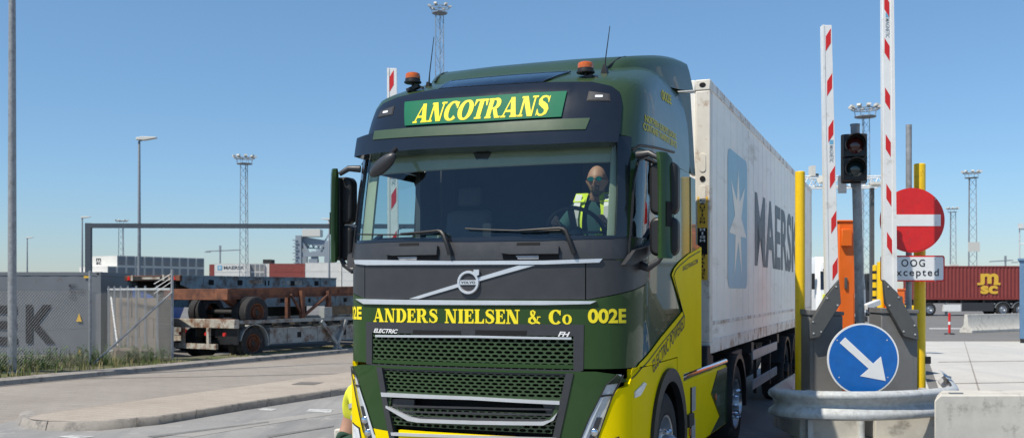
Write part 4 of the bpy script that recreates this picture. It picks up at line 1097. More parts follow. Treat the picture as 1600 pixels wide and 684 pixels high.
setting(jm.build('kerb_joints', kerb_dk))
mh = [gp(455, 600.5, .12), gp(490, 601, .12), gp(506, 597, .12), gp(470, 596.5, .12)]
setting(MB().add([(p[0], p[1], .126) for p in mh], [(0, 1, 2, 3)]).build('drain_cover', kerb_dk))
for q in ([(401, 641), (424, 642), (434, 639), (412, 637.7)], [(476, 643), (516, 645), (520, 640), (484, 639)], [(87, 682), (118, 686), (149, 682), (120, 680)]):
    sheet('lane_marking', [gp(*p)[:2] for p in q], .010, paint_m)
# verge: kerb, narrow footway, soil strip
vk = MB()
for a, b in ((-30, 60),):
    vk.add([(*K(a, 0), 0), (*K(b, 0), 0), (*K(b, .03), .10), (*K(a, .03), .10), (*K(b, .06), .115), (*K(a, .06), .115), (*K(b, .50), .118), (*K(a, .50), .118)],
           [(0, 1, 2, 3), (3, 2, 4, 5), (5, 4, 6, 7)])
setting(vk.build('verge_kerb', kerb_m))
sheet('gutter', [K(-30, -.16), K(60, -.16), K(60, .0), K(-30, .0)], .0085, kerb_dk)
vg_ = MB(); nx_, ny_ = 60, 10; vs = []; fs = []
for i in range(nx_ + 1):
    t = -12 + 46 * i / nx_
    wmax = 4.2 if t < 4.5 else max(1.1, 4.2 - (t - 4.5) * 2.2)
    for j in range(ny_ + 1):
        p = K(t, .48 + wmax * j / ny_)
        hgt = .112 + (.07 * pnoise(Vector((p.x * .9, p.y * .9, 0))) + .05 if j else 0) - (.16 * max(0, j - 7) / 3)
        vs.append((p.x, p.y, hgt))
for i in range(nx_):
    for j in range(ny_):
        a = i * (ny_ + 1) + j; fs.append((a, a + 1, a + ny_ + 2, a + ny_ + 1))
setting(vg_.add(vs, fs).build('verge', soil, ang=80))
# weeds and grass on the verge
def blades(name, m, n, tr_, nr, hmin, hmax, wdt=.012, seed=1, lean=.35):
    rn = random.Random(seed); mb = MB()
    for i in range(n):
        t = rn.uniform(*tr_); q = rn.uniform(*nr); p = K(t, q)
        if pnoise(Vector((p.x * 1.3, p.y * 1.3, seed))) < -.15 and rn.random() < .8: continue
        h = rn.uniform(hmin, hmax) * (.7 + .6 * max(0, .4 + pnoise(Vector((p.x * 2, p.y * 2, 3 + seed)))))
        a = rn.uniform(0, 6.28); dx, dy = math.cos(a), math.sin(a); l = h * rn.uniform(.05, lean)
        z0 = .10
        w_ = wdt * rn.uniform(.6, 1.4)
        b0 = Vector((p.x, p.y, z0)); b1 = b0 + Vector((dx * l * .4, dy * l * .4, h * .6)); b2 = b0 + Vector((dx * l, dy * l, h))
        sd = Vector((-dy, dx, 0)) * w_
        mb.add([b0 - sd, b0 + sd, b1 + sd * .7, b1 - sd * .7, b2], [(0, 1, 2, 3), (3, 2, 4)])
    return setting(mb.build(name, m), 'stuff')
blades('verge_grass', grassm, 9000, (-6, 5.4), (.45, 3.9), .05, .22, seed=2)
blades('dry_grass', drygrass, 3600, (-6, 5.6), (.42, 3.6), .06, .30, .008, seed=5)
blades('edge_grass', drygrass, 2600, (5, 24), (.45, 1.2), .02, .10, .010, seed=7)
blades('edge_grass', grassm, 1200, (5, 24), (.5, 1.1), .02, .09, .012, seed=8)
wd = MB(); rn = random.Random(9)
for i in range(320):
    p = K(rn.uniform(-4, 6.2), rn.uniform(.9, 3.4)); h = rn.uniform(.18, .52)
    for s_ in range(3):
        tip = Vector((p.x + rn.uniform(-.12, .12), p.y + rn.uniform(-.12, .12), .1 + h * rn.uniform(.7, 1)))
        wd.path([(p.x, p.y, .08), ((p.x + tip.x) / 2, (p.y + tip.y) / 2, .1 + h * .5), tip], [.006, .005, .002], 4)
        for k in range(9):
            f_ = rn.uniform(.2, 1); c = Vector((p.x, p.y, .1)).lerp(tip, f_); a = rn.uniform(0, 6.28); l_ = rn.uniform(.04, .10)
            d_ = Vector((math.cos(a), math.sin(a), rn.uniform(-.1, .6))) * l_; sd = Vector((-math.sin(a), math.cos(a), 0)) * l_ * .28
            wd.add([c, c + d_ * .5 + sd, c + d_, c + d_ * .5 - sd], [(0, 1, 2, 3)])
setting(wd.build('tall_weeds', leaf), 'stuff')
# thin shadow painted as a dark strip on the left road, patches and tyre smears on the lane
shadow_pts = [gp(118, 592.2), gp(330, 588.6), gp(545, 583.6), gp(545, 582.9), gp(330, 587.9), gp(118, 591.3)]
sheet('road_shadow_line', [p[:2] for p in shadow_pts], .0075, kerb_dk)
smear = groundmat('lane_smear', (.15, .148, .145), (.235, .232, .226), (.27, .265, .255), 1.6, 9)
patchm = groundmat('lane_patch', (.275, .265, .248), (.34, .328, .305), (.25, .242, .228), 1.2, 8)
for k, q in enumerate(([(300, 683), (372, 671), (470, 655), (540, 645), (540, 640), (440, 652), (330, 669), (262, 680)],)):
    sheet('lane_patch', [gp(*p)[:2] for p in q], .0085, patchm)
for q in ([(240, 684), (330, 672), (420, 660), (420, 658.4), (328, 670), (230, 682)], [(420, 684), (520, 667), (522, 665), (416, 681)]):
    sheet('tyre_smear', [gp(*p)[:2] for p in q], .0115, smear)
for q in ([(1468, 600), (1700, 596), (1700, 595.2), (1468, 599)], [(1466, 566), (1700, 563), (1700, 562.4), (1466, 565.2)], [(1530, 616), (1506, 533), (1507, 533), (1533, 616)]):
    sheet('joint', [gp(*p)[:2] for p in q], .0105, kerb_m)
# right-hand yard
sheet('concrete_apron', [(5.45, 7), (5.45, 11.9), (6.2, 14.2), gp(1440, 533)[:2], gp(2400, 533)[:2], (40, 12), (14, 5)], .006, padm)
sheet('lane_marking', [gp(1452, 514)[:2], gp(1525, 514)[:2], gp(1525, 512)[:2], gp(1452, 512)[:2]], .005, paint_m)
sheet('joint', [gp(1440, 531.5)[:2], gp(2400, 531.5)[:2], gp(2400, 533)[:2], gp(1440, 533)[:2]], .009, kerb_dk)
mbk = MB(); P0 = [Vector((3.2, 11.5)), Vector((3.9, 11.2)), Vector((4.8, 11.55)), Vector((5.2, 12.05)), Vector((10.5, 26)), Vector((8.9, 26))]
mbk.prism([tuple(p) for p in P0], 'z', 0, .16); setting(mbk.build('barrier_island', concrete, bevel=.02))

# ================================================================== CONTAINER ON THE TRUCK, AND ITS TRAILER
CY0, CZ0, CL, CW, CHh = 3.53, 1.19, 12.19, 1.22, 2.90
con = thing('shipping_container', 'white high container with faded blue star panel and grey lettering, loaded behind the green truck', 'container', tw(0, CY0, CZ0), -TH)
def cl(v, lift=0): return Vector((v[0] + lift, v[1] - CY0, v[2] - CZ0))
def cs(px, py): return cl(side(px, py, CW + .003))
b_ = MB(); b_.box(-CW + .03, CW - .012, .05, CL - .05, .12, CHh - .06)
b_.build('container_body', cwhite, con)
seam = MB()
for k in range(1, 26):
    y = k * CL / 26
    seam.box(CW - .0125, CW - .0085, y - .002, y + .002, .20, CHh - .12)
seam.build('panel_seams', cwhite, con)
rl = MB()
for sg in (1, -1):
    x0, x1 = min(sg * (CW - .09), sg * CW), max(sg * (CW - .09), sg * CW)
    rl.box(x0, x1, .16, CL - .16, 0, .15); rl.box(x0, x1, .16, CL - .16, CHh - .10, CHh - .004)
    x2, x3 = min(sg * (CW - .02), sg * (CW - .004)), max(sg * (CW - .02), sg * (CW - .004))
    rl.box(x2, x3, .17, CL - .17, .30, .34)
rl.build('side_rails', railwhite, con, bevel=.006)
for (xx, yy) in ((CW - .16, 0), (-CW, 0), (CW - .16, CL - .16), (-CW, CL - .16)):
    po = MB().box(xx + .002, xx + .158, yy + .002, yy + .158, .118, CHh - .118).build('corner_post', postwhite, con, bevel=.012)
    for zz in (0, CHh - .118):
        cc_ = MB().box(xx, xx + .162, yy, yy + .178, zz, zz + .118).build('corner_casting', postwhite, po, bevel=.012)
        hl_ = MB()
        hl_.prism([(xx + .08 + .035 * math.cos(R(a)), zz + .059 + .026 * math.sin(R(a))) for a in range(0, 360, 20)], 'y', yy - .003, yy + .02)
        hl_.build('casting_hole', matte, cc_)
    if yy == 0 and xx > 0:
        for zz in (2.02, 1.68):
            MB().prism([(xx + .08 + a, zz + b) for a, b in rr(-.035, .035, -.10, .10, .034)], 'y', -.006, .01).build('lock_plate', postwhite, po, bevel=.003)
        MB().prism([(xx + .08 + .03 * math.cos(R(a)), 1.85 + .03 * math.sin(R(a))) for a in range(0, 360, 20)], 'y', -.005, .01).build('gas_port', matte, po)
        st = MB().prism([(xx + .025, .78), (xx + .135, .78), (xx + .135, 1.66), (xx + .025, 1.66)], 'y', -.0035, .005).build('warning_sticker', letter_y2 and mat('sticker_yellow', (.78, .47, .05), .5, var=.06), po)
        MB().prism([(xx + .03, 1.05), (xx + .13, 1.05), (xx + .13, 1.33), (xx + .03, 1.33)], 'y', -.005, .002).build('sticker_band', matte, st)
        word = 'CAUTION HIGH CONTAINER'
        zt = 1.645; stp = .855 / len(word)
        L1 = []; L2 = []
        for i, ch in enumerate(word):
            if ch == ' ': continue
            g_ = text2d(ch, .03); bx = bounds(g_); hh = stp * .74; ww = .055 if ch != 'I' else .016
            q0 = zt - stp * (i + 1) + .004
            tgt = L2 if 8 <= i <= 11 else L1
            for v_, f_ in g_: tgt.append(([(.02 + (u - bx[0]) / (bx[1] - bx[0]) * ww - ww / 2, q0 + (v - bx[2]) / (bx[3] - bx[2]) * hh) for u, v in v_], f_))
        for Lx, mm in ((L1, black_let), (L2, white_let)):
            b4 = bounds(Lx)
            letter_mesh('lettering', Lx, mm, [(xx + .06 + b4[0], -.0052, b4[2]), (xx + .06 + b4[1], -.0052, b4[2]), (xx + .06 + b4[1], -.0052, b4[3]), (xx + .06 + b4[0], -.0052, b4[3])], None, st, off=.001)
ft = MB(); ft.box(-CW + .16, CW - .16, .02, .06, .12, CHh - .12)
for z in (.0, CHh - .12): ft.box(-CW + .16, CW - .16, .005, .12, z, z + .12)
ft.box(-.85, .85, -.02, .03, .45, 2.5); ft.build('front_wall', cwhite, con, bevel=.01)
mc = MB().box(-.8, .8, -.05, -.018, .5, 1.5); mc.build('cooling_unit', fargrey, con, bevel=.02)
# star panel and lettering on the side
lq = [cs(1142, 450), cs(1169, 453.5), cs(1168.5, 245), cs(1138.5, 229)]
def lmap(u, v): return lq[0] * (1 - u) * (1 - v) + lq[1] * u * (1 - v) + lq[2] * u * v + lq[3] * (1 - u) * v
mb = MB(); pts = [lmap(u, v) for u, v in rr(0, 1, 0, 1, .09, 5)]
y0l, y1l = min(p.y for p in pts), max(p.y for p in pts); z0l, z1l = lq[0].z, lq[3].z
def lm2(u, v): return (CW - .0085, y0l + (y1l - y0l) * u, z0l + (z1l - z0l) * v)
mb.add([lm2(u, v) for u, v in rr(0, 1, 0, 1, .09, 5)], [tuple(range(24))]).build('star_panel', bluefade, con)
stp = []
for k in range(14):
    a = R(90 + k * 360 / 14); r_ = .46 if k % 2 == 0 else .17
    stp.append(lm2(.5 + r_ * math.cos(a), .5 + r_ * math.sin(a) * (1.0 if abs(math.sin(a)) < .95 else .88)))
MB().add([(x + .002, y, z) for x, y, z in stp] + [lm2(.5, .5)], [tuple([i, (i + 1) % 14, 14]) for i in range(14)]).build('star', cwhite, con)
p0, p1 = cs(1181, 416), cs(1181, 298)
wd_ = (p1.z - p0.z) * 5.6
letter_mesh('lettering', text2d('MAERSK', .028, 0, 1.03), darklet, [(CW - .011, p0.y, p0.z), (CW - .011, p0.y + wd_, p0.z), (CW - .011, p0.y + wd_, p1.z), (CW - .011, p0.y, p1.z)], None, con, off=.004)

ch = thing('container_trailer', 'dark skeletal trailer with side guard rails under the white high container', 'trailer', tw(0, 3.4, 0), -TH)
f_ = MB()
for sg in (1, -1):
    f_.box(sg * .48 - .06, sg * .48 + .06, .2, 12.3, .98, 1.14)
    f_.box(sg * .48 - .05, sg * .48 + .05, 3.2, 12.3, .70, .98)
for y in (.2, 3.3, 6.2, 9.0, 12.0): f_.box(-1.2, 1.2, y, y + .22, 1.02, 1.16)
f_.build('trailer_frame', chassis, ch)
for sg in (1, -1):
    MB().box(min(sg * 1.0, sg * 1.22), max(sg * 1.0, sg * 1.22), -.02, .22, .98, 1.28).build('twist_lock', chassis, ch, bevel=.01)
    lg = MB().box(min(sg * .75, sg * .9), max(sg * .75, sg * .9), 3.2, 3.35, .30, 1.0); lg.box(min(sg * .70, sg * .95), max(sg * .70, sg * .95), 3.12, 3.43, .26, .30); lg.build('landing_leg', chassis, ch)
    for (za, zb) in ((.92, 1.05), (.52, .65)):
        g_ = MB().box(min(sg * 1.19, sg * 1.215), max(sg * 1.19, sg * 1.215), 3.35, 6.05, za, zb); g_.build('side_guard', alumatt, ch, bevel=.005)
    for y in (3.9, 5.4): MB().box(min(sg * 1.14, sg * 1.185), max(sg * 1.14, sg * 1.185), y, y + .06, .42, 1.1).build('guard_post', chassis, ch)
    tk = MB().lathe([(.24, -.5), (.27, -.48), (.27, .48), (.24, .5)], 22, (sg * .82, 4.6, .82), 'y'); tk.build('air_tank', chassis, ch)
    bxx = MB().box(min(sg * .7, sg * 1.12), max(sg * .7, sg * 1.12), 2.2, 3.0, .75, 1.1); bxx.build('tool_box', chassis, ch, bevel=.02)
    for y in (7.3, 8.62, 9.94):
        add_wheel(ch, (sg * 1.21, y, .5), sg=sg, wd=.36, hubout=.04, rimmat=chassis)
        mg = MB(); vs = []; fs = []; angs = list(range(8, 173, 12))
        for a in angs:
            for (x, rr_) in ((.86, .56), (.86, .58), (1.245, .58), (1.245, .53), (1.235, .53), (1.235, .56)):
                vs.append((sg * x, y + rr_ * math.cos(R(a)), .5 + rr_ * math.sin(R(a))))
        for i in range(len(angs) - 1):
            for k in range(6): fs.append((i * 6 + k, i * 6 + (k + 1) % 6, (i + 1) * 6 + (k + 1) % 6, (i + 1) * 6 + k))
        fs += [tuple(range(6)), tuple((len(angs) - 1) * 6 + k for k in range(6))]
        mg.add(vs, fs).build('mudguard', chassis, ch)

# ================================================================== BARRIER ISLAND, RIGHT
plan = [(5.85, 18.5), (4.9, 16.1), (3.955, 13.8), (3.10, 11.72), (3.03, 11.48), (3.09, 11.30), (3.24, 11.18), (3.5, 11.10), (3.88, 11.07), (4.35, 11.18), (4.81, 11.42), (5.06, 11.62), (5.20, 11.90), (5.42, 12.5), (5.98, 14.1)]
prof = [(.012, .752), (.072, .728), (.082, .70), (.072, .665), (.008, .615), (.0, .592), (.008, .568), (.072, .518), (.082, .485), (.072, .452), (.012, .428)]
fine = []
for i in range(len(plan) - 1):
    for k in range(5):
        t = k / 5
        p = [plan[max(0, i - 1)], plan[i], plan[i + 1], plan[min(len(plan) - 1, i + 2)]]
        c = [.5 * ((2 * p[1][q]) + (-p[0][q] + p[2][q]) * t + (2 * p[0][q] - 5 * p[1][q] + 4 * p[2][q] - p[3][q]) * t * t + (-p[0][q] + 3 * p[1][q] - 3 * p[2][q] + p[3][q]) * t**3) for q in (0, 1)]
        fine.append(Vector(c))
fine.append(Vector(plan[-1]))
gr = thing('guard_rail', 'curved galvanised guard rail wrapping the nose of the barrier island', 'guard rail', (4.2, 11.5, 0))
def railseg(a, b):
    vs = []; fs = []; m_ = len(prof)
    for i in range(a, b):
        d = (fine[min(len(fine) - 1, i + 1)] - fine[max(0, i - 1)]).normalized(); nn = Vector((d.y, -d.x))
        for th_ in (0, .006):
            for (o_, z) in prof:
                p = fine[i] + nn * (-o_ + th_ if False else (o_ - th_)); vs.append((p.x - 4.2, p.y - 11.5, z))
    for i in range(b - a - 1):
        for s_ in (0, 1):
            for k in range(m_ - 1):
                q = i * 2 * m_ + s_ * m_ + k; r2 = q + 2 * m_
                fs.append((q, q + 1, r2 + 1, r2))
        for k in (0, m_ - 1):
            q = i * 2 * m_ + k; fs.append((q, q + m_, q + 3 * m_, q + 2 * m_))
    return MB().add(vs, fs)
d0 = (fine[37] - fine[35]); 
railseg(0, 36).build('rail_beam', steel, gr, ang=50)
railseg(35, len(fine)).build('rail_beam', steel, gr, ang=50)
for (x, y) in ((3.35, 11.32), (4.72, 11.55), (3.75, 13.0), (4.5, 14.8), (5.72, 13.2)):
    MB().box(x - 4.2 - .03, x - 4.2 + .03, y - 11.5 - .05, y - 11.5 + .05, .0, .74).build('rail_post', steel, gr)
for i in (38, 52):
    p = fine[i]; MB().lathe([(.018, 0), (.016, .012), (0, .016)], 8, (p.x - 4.2, p.y - 11.5 - .01, .592), 'y').build('bolt', steel, gr)

for (xa, xb, lab) in ((3.27, 3.96, 'low concrete plinth under the left-hand barrier housing, behind the rail'), (4.13, 4.92, 'low concrete plinth under the right-hand barrier housing, behind the rail')):
    o = MB().box(xa, xb, 11.42, 12.6, .165, .60).build('concrete_plinth', concrete, bevel=.015)
    tag(o, lab, 'concrete block', 'plinths under the barrier housings')

bl = MB(); xa = at(1460, 617, 10.3)[0]
bl.prism([(0, 0), (3.4, 0), (3.4, .787), (.06, .787), (0, .73)], 'y', 0, .5)
bl.v = [(x + (.25 if y > .2 and x < 1 else 0), y, z) for x, y, z in bl.v]
o = bl.build('concrete_block', concrete, bevel=.012); o.location = (xa, 10.3, 0); o.rotation_euler = (0, 0, R(1.5))
tag(o, 'long pale concrete block standing in front of the rail, its near face in the sun', 'concrete block')
cl_ = MB().box(.22, .36, .12, .16, .788, .80); cl_.build('lifting_eye', steeldull, o)
cl_ = MB().box(1.72, 1.78, .12, .16, .788, .81); cl_.build('lifting_eye', steeldull, o)

def bollard(px, ytop, Z, dia, lab):
    a = at(px, ytop, Z); t = thing('bollard', lab, 'bollard', (a[0], Z, .16), 0, 'tall yellow bollards beside the barriers')
    h = a[2] - .16
    MB().lathe([(dia / 2, 0), (dia / 2, h - .01), (dia / 2 - .008, h), (0, h)], 28).build('post', bollardy, t)
    MB().lathe([(dia / 2 + .05, 0), (dia / 2 + .05, .012)], 20).build('base_plate', steeldull, t)
    cb = MB().box(.05, .12, -.06, -.02, .78, .87); cb.build('cable_clamp', black, t, bevel=.005)
    return t
bollard(1250, 268, 12.2, .118, 'tall yellow bollard close to the white container, nearest the truck')
bollard(1437, 256, 12.72, .142, 'tall yellow bollard standing behind the red no-entry sign')

def barrier(name, X, Z, zb, ztop, mirror, lab, boom_px, brk, hous, stripes, text_y, group='red and white barrier booms'):
    """housing + cranked bracket + boom standing upright"""
    t = thing(name, lab, 'barrier', (X, Z, zb), 0, group)
    def lc(px, py, Zz): v = Vector(at(px, py, Zz)); return v - Vector((X, Z, zb))
    h0, h1, htop = hous
    hx0, hx1 = lc(h0, 500, Z + .05).x, lc(h1, 500, Z + .05).x; hz = lc(h0, htop, Z + .05).z
    ho = MB().box(hx0, hx1, .05, .45, .0, hz - .05).build('housing', housing, t, bevel=.012)
    MB().prism([(hx0 - .012, hz - .048), (hx1 + .012, hz - .048), (hx1 + .012, hz - .005), (hx0 - .012, hz + .02)], 'y', .035, .465).build('housing_lid', housing, ho, bevel=.008)
    MB().box(hx0 + .05, hx1 - .05, .046, .0495, .08, hz - .12).build('service_door', housing, ho)
    bo_ = MB().prism([(lc(px, py, Z - .02).x, lc(px, py, Z - .02).z) for px, py in brk], 'y', -.05, .03).build('boom_bracket', bracketg, t, bevel=.006)
    bt_ = MB()
    for k in range(len(brk)):
        a = lc(*brk[k], Z - .02); c = Vector((sum(lc(*q, Z - .02).x for q in brk) / len(brk), 0, sum(lc(*q, Z - .02).z for q in brk) / len(brk))); p = Vector((a.x, 0, a.z)).lerp(c, .22)
        bt_.lathe([(.010, -.058), (.010, -.05)], 8, (p.x, 0, p.z), 'y')
    bt_.build('bracket_bolts', steel, bo_)
    (l0, l1, ly), (u0, u1, uy), (cutL, cutR) = boom_px
    def bx(px, py): v = lc(px, py, Z - .03); return (v.x, v.z)
    pl = [bx(l0, cutL), bx(l1, cutR), bx(u1, uy), bx(u0, uy)]
    bo = MB().prism(pl, 'y', -.045, .035).build('boom', boomwhite, t, bevel=.004)
    wsign = -1 if mirror else 1
    ed = .30
    edge = [bx(l0 + (l1 - l0) * .0, cutL), bx(l0 + (l1 - l0) * .22, cutL + (cutR - cutL) * .22), bx(u0 + (u1 - u0) * .22, uy), bx(u0, uy)] if not mirror else [bx(l0 + (l1 - l0) * .72, cutL + (cutR - cutL) * .72), bx(l1, cutR), bx(u1, uy), bx(u0 + (u1 - u0) * .72, uy)]
    MB().prism([(x, z + .002) for x, z in edge], 'y', -.052, -.0445).build('boom_edge', boomwhite, bo)
    st = MB()
    for (sx, sy) in stripes:
        ww = 3.9; hh = 10.5; sk = 6.3 * (1 if not mirror else -1)
        q = [(sx - ww, sy + hh + sk + 1), (sx + ww, sy + hh - sk + 1), (sx + ww, sy - hh - sk - 1), (sx - ww, sy - hh + sk - 1)]
        st.prism([bx(*p) for p in q], 'y', -.0475, -.0445)
    st.build('boom_stripes', redref, bo)
    if text_y:
        (tx, ya, yb2) = text_y
        a = bx(tx - 3, yb2); b = bx(tx - 3, ya); c = bx(tx + 3, ya); d = bx(tx + 3, yb2)
        V = lambda p: Vector((p[0], -.0455, p[1]))
        letter_mesh('lettering', text2d('MAGNETIC', .01), mat('lettering_grey_blue', (.20, .25, .30), .5), [V(b), V(a), V(d), V(c)][0:4] if mirror else [V(b), V(a), V(d), V(c)], None, bo, off=.001)
        MB().prism([bx(tx - 3, ya - 2), bx(tx + 3, ya - 2), bx(tx + 3, ya - 9), bx(tx - 3, ya - 9)], 'y', -.047, -.0446).build('blue_mark', blueface, bo)
    return t
barrier('barrier_gate', 3.75, 11.75, .60, 4.76, False, 'raised white and red boom left of the traffic light, shorter of the island pair',
        ((1290, 1310, 455), (1284, 1299, 40), (459, 436)), [(1310, 436), (1313, 473), (1280, 526), (1265, 529), (1264, 506), (1292, 459)], (1265, 1317, 486),
        [(1293.5, 63), (1295.5, 133), (1297.5, 205), (1300, 277), (1302, 347), (1304, 420)], (1298.5, 228, 254))
barrier('barrier_gate', 4.60, 11.70, .60, 5.4, True, 'tall white boom with red stripes raised in front of the red no-entry sign',
        ((1380, 1401, 455), (1378, 1395, -60), (437, 457)), [(1380, 436), (1383, 473), (1411, 525), (1434, 531), (1433, 513), (1401, 457)], (1377, 1434, 483),
        [(1384.5, -62), (1384.8, 10), (1385.2, 78), (1386, 155), (1387, 228), (1388, 305), (1389, 380)], (1386, 30, 60))
barrier('barrier_gate', -1.55, 13.0, .16, 4.73, False, 'raised white and red boom on the far side of the green truck cab',
        ((606, 623, 480), (605, 620, 107), (480, 465)), [(624, 462), (626, 500), (600, 560), (586, 562), (586, 535), (606, 482)], (580, 640, 505),
        [(611.5, 128), (612, 195), (614, 310 - 48), (615.5, 310), (616, 378), (616.5, 440)], (615, 262, 290))
setting(MB().prism([(-2.2, 12.4), (-1.0, 12.4), (2.0, 20), (.8, 20)], 'z', 0, .155).build('barrier_island', concrete, bevel=.02))

# orange cabinets
def cabinet(name, lab, pxa, pxb, ytop, Z, dpt, extra):
    a = at(pxa, ytop, Z); b = at(pxb, ytop, Z)
    t = thing(name, lab, 'cabinet', (a[0], Z, .1), 0, 'orange gate cabinets')
    w_, h = b[0] - a[0], a[2] - .1
    bo = MB().box(0, w_, 0, dpt, 0, h).build('cabinet_body', orange, t, bevel=.015)
    MB().box(-.015, w_ + .015, -.015, dpt + .015, h + .001, h + .03).build('cabinet_lid', orange, bo, bevel=.008)
    extra(t, w_, h); return t
def ex1(t, w_, h):
    MB().box(.03, w_ * .75, -.06, -.002, h - .34, h - .10).build('reader_box', orange, t, bevel=.01)
    for z in (h - .78, h - 1.5): MB().box(w_ * .35, w_ * .50, -.03, -.002, z - .16, z).build('handle', bracketg, t, bevel=.005)
    MB().box(w_ * .1, w_ * .9, -.006, -.002, .2, h - 1.0).build('door', orange, t)
cabinet('orange_cabinet', 'tall orange cabinet behind the left boom, beside the grey traffic light pole', 1310, 1336, 347, 14.2, .45, ex1)
def ex2(t, w_, h):
    MB().box(w_ * .3, w_ * .75, -.02, -.002, h - .35, h - .12).build('keypad', bracketg, t, bevel=.004)
cabinet('orange_cabinet', 'small orange cabinet seen under the white plate, behind the right boom', 1396, 1414, 453, 20.0, .5, ex2)
# yellow slim posts behind the traffic light pole
for (px, yt, Z, r_, lab) in ((1367, 413, 21.5, .05, 'slim yellow post with black bands behind the traffic light pole'), (1376, 408, 20.5, .075, 'thicker plain yellow post standing just left of the right boom')):
    a = at(px, yt, Z); t = thing('yellow_post', lab, 'post', (a[0], Z, 0), 0)
    MB().lathe([(r_, 0), (r_, a[2] - .02), (0, a[2])], 16).build('post', bollardy, t)
    if r_ < .06:
        for k in range(12): MB().lathe([(r_ + .004, .25 + k * .18), (r_ + .004, .31 + k * .18)], 12).build('black_band', black, t)
yb_ = at(1412, 477, 22); o = MB().box(-.3, .3, 0, .8, 0, yb_[2]).build('yellow_block', bollardy, bevel=.03); o.location = (yb_[0] - .0, 22, 0)
tag(o, 'low yellow block beyond the right barrier housing', 'block')
cm = thing('camera_post', 'small white camera on a slim grey post behind the traffic light pole', 'camera', (at(1363, 478, 16)[0], 16, .16))
MB().lathe([(.03, 0), (.03, 1.42)], 12).build('post', steeldull, cm); MB().bar((-.16, -.12, 1.44), (.12, .06, 1.52), .09, .09).build('camera_body', boomwhite, cm, bevel=.01)

# traffic light
tl = thing('traffic_light', 'unlit two-lamp traffic light on a grey pole between the raised booms', 'traffic light', (at(1342, 400, 12.1)[0], 12.1, .16))
def tloc(px, py, Z): return Vector(at(px, py, Z)) - Vector(tl.location)
top_ = tloc(1336, 194, 12.1); bot = Vector((.05, 0, 0))
MB().path([bot, top_], .054, 18).build('pole', polest, tl)
MB().lathe([(.058, -.02), (.058, .0), (0, .006)], 18, top_).build('pole_cap', steeldull, tl)
hc = tloc(1335, 247, 11.98)
hm = Matrix.Translation(hc) @ Matrix.Rotation(R(-14), 4, 'Z')
hd_ = MB()
for (z0, z1) in ((.005, .275), (-.275, -.005)): hd_.prism(rr(-.132, .132, z0, z1, .02), 'y', -.10, .06)
ho = hd_.build('signal_head', black, tl, bevel=.008); ho.matrix_local = hm
MB().prism(rr(-.15, .15, -.295, .295, .02), 'y', .062, .068).build('backboard', black, ho)
for zc, mt in ((.14, redlens), (-.14, greenlens)):
    MB().ball((0, -.085, zc), .105, .045, .105, 24, 12).build('lens', mt, ho)
    hv = MB(); vs = []; fs = []
    for k in range(25):
        a = R(-35 + 250 * k / 24); dp = .06 + .13 * max(0, math.sin(a)) + .04
        vs += [(.116 * math.cos(a), -.10, zc + .116 * math.sin(a)), (.116 * math.cos(a), -.10 - dp, zc + .112 * math.sin(a)), (.110 * math.cos(a), -.10 - dp, zc + .106 * math.sin(a)), (.110 * math.cos(a), -.10, zc + .110 * math.sin(a))]
    for k in range(24):
        for q in range(4): fs.append((4 * k + q, 4 * k + (q + 1) % 4, 4 * k + 4 + (q + 1) % 4, 4 * k + 4 + q))
    hv.add(vs, fs).build('visor', black, ho, ang=50)
MB().box(-.03, .03, .068, .14, -.34, -.22).build('bracket', steeldull, ho); MB().box(.07, .13, -.06, .02, -.31, -.278).build('sensor', steeldull, ho)
MB().box(-.03, .03, .066, .13, .30, .42).build('bracket', steeldull, ho)

# round signs
def disc(c, r_, y0, y1, n=56):
    return MB().lathe([(r_, y0), (r_, y1)], n, c, 'y')
def sign_round(name, lab, px, py, rpx, Z, face, rimc, pole):
    a = at(px, py, Z); r_ = rpx / FPX * Z
    t = thing(name, lab, 'road sign', (a[0], Z, 0))
    disc((0, 0, a[2]), r_, -.003, .014).build('sign_face', rimc, t)
    f2 = disc((0, 0, a[2]), r_ * .955, -.006, -.0032).build('sign_colour', face, t)
    return t, a, r_
t, a, r_ = sign_round('keep_right_sign', 'round blue sign with white arrow pointing down to the right, in front of the barriers', 1348.5, 560.5, 56, 11.35, signblue, signwhite, None)
def sg_(px, py, Z): v = at(px, py, Z); return (v[0] - a[0], v[2])
Zp = 11.343
ap = [(143, 388), (160, 371), (247, 452), (271, 430), (286, 506), (207, 491), (233, 468)]
MB().prism([sg_(1240 + x / 1.988, 340 + y / 1.988, Zp) for x, y in ap], 'y', -.0095, -.0062).build('arrow', signwhite, t)
for (px, py) in ((1311, 589), (1387, 589), (1308, 531), (1386, 531)):
    c = sg_(px, py, Zp); MB().lathe([(.008, -.010), (.008, -.0062)], 8, (c[0], 0, c[1]), 'y').build('rivet', steel, t)
MB().lathe([(.038, .165), (.038, a[2] + .3)], 16, (.0, .06, 0)).build('pole', steel, t); MB().box(-.06, .06, .015, .03, a[2] - .02, a[2] + .02).build('clamp', steel, t)
MB().lathe([(.09, .165), (.09, .18)], 16, (0, .06, 0)).build('base_plate', steel, t)
t, a, r_ = sign_round('no_entry_sign', 'round red no-entry sign with white bar, partly behind the taller raised boom', 1425.5, 344, 50.5, 12.5, signred, signred, None)
q = [sg_(1380, 353, 12.49), sg_(1470, 353, 12.49), sg_(1470, 335, 12.49), sg_(1380, 335, 12.49)]
MB().prism(q, 'y', -.0095, -.0062).build('white_bar', signwhite, t)
ptop = at(1420, 195, 12.57)
MB().lathe([(.036, .16), (.036, ptop[2]), (0, ptop[2] + .002)], 18, (ptop[0] - a[0], .07, 0)).build('pole', polest, t)
pp = [(lambda v: (v[0] - a[0], v[2]))(at(px, py, 12.5)) for px, py in ((1376, 439.5), (1476, 439.5), (1476, 399), (1376, 399))]
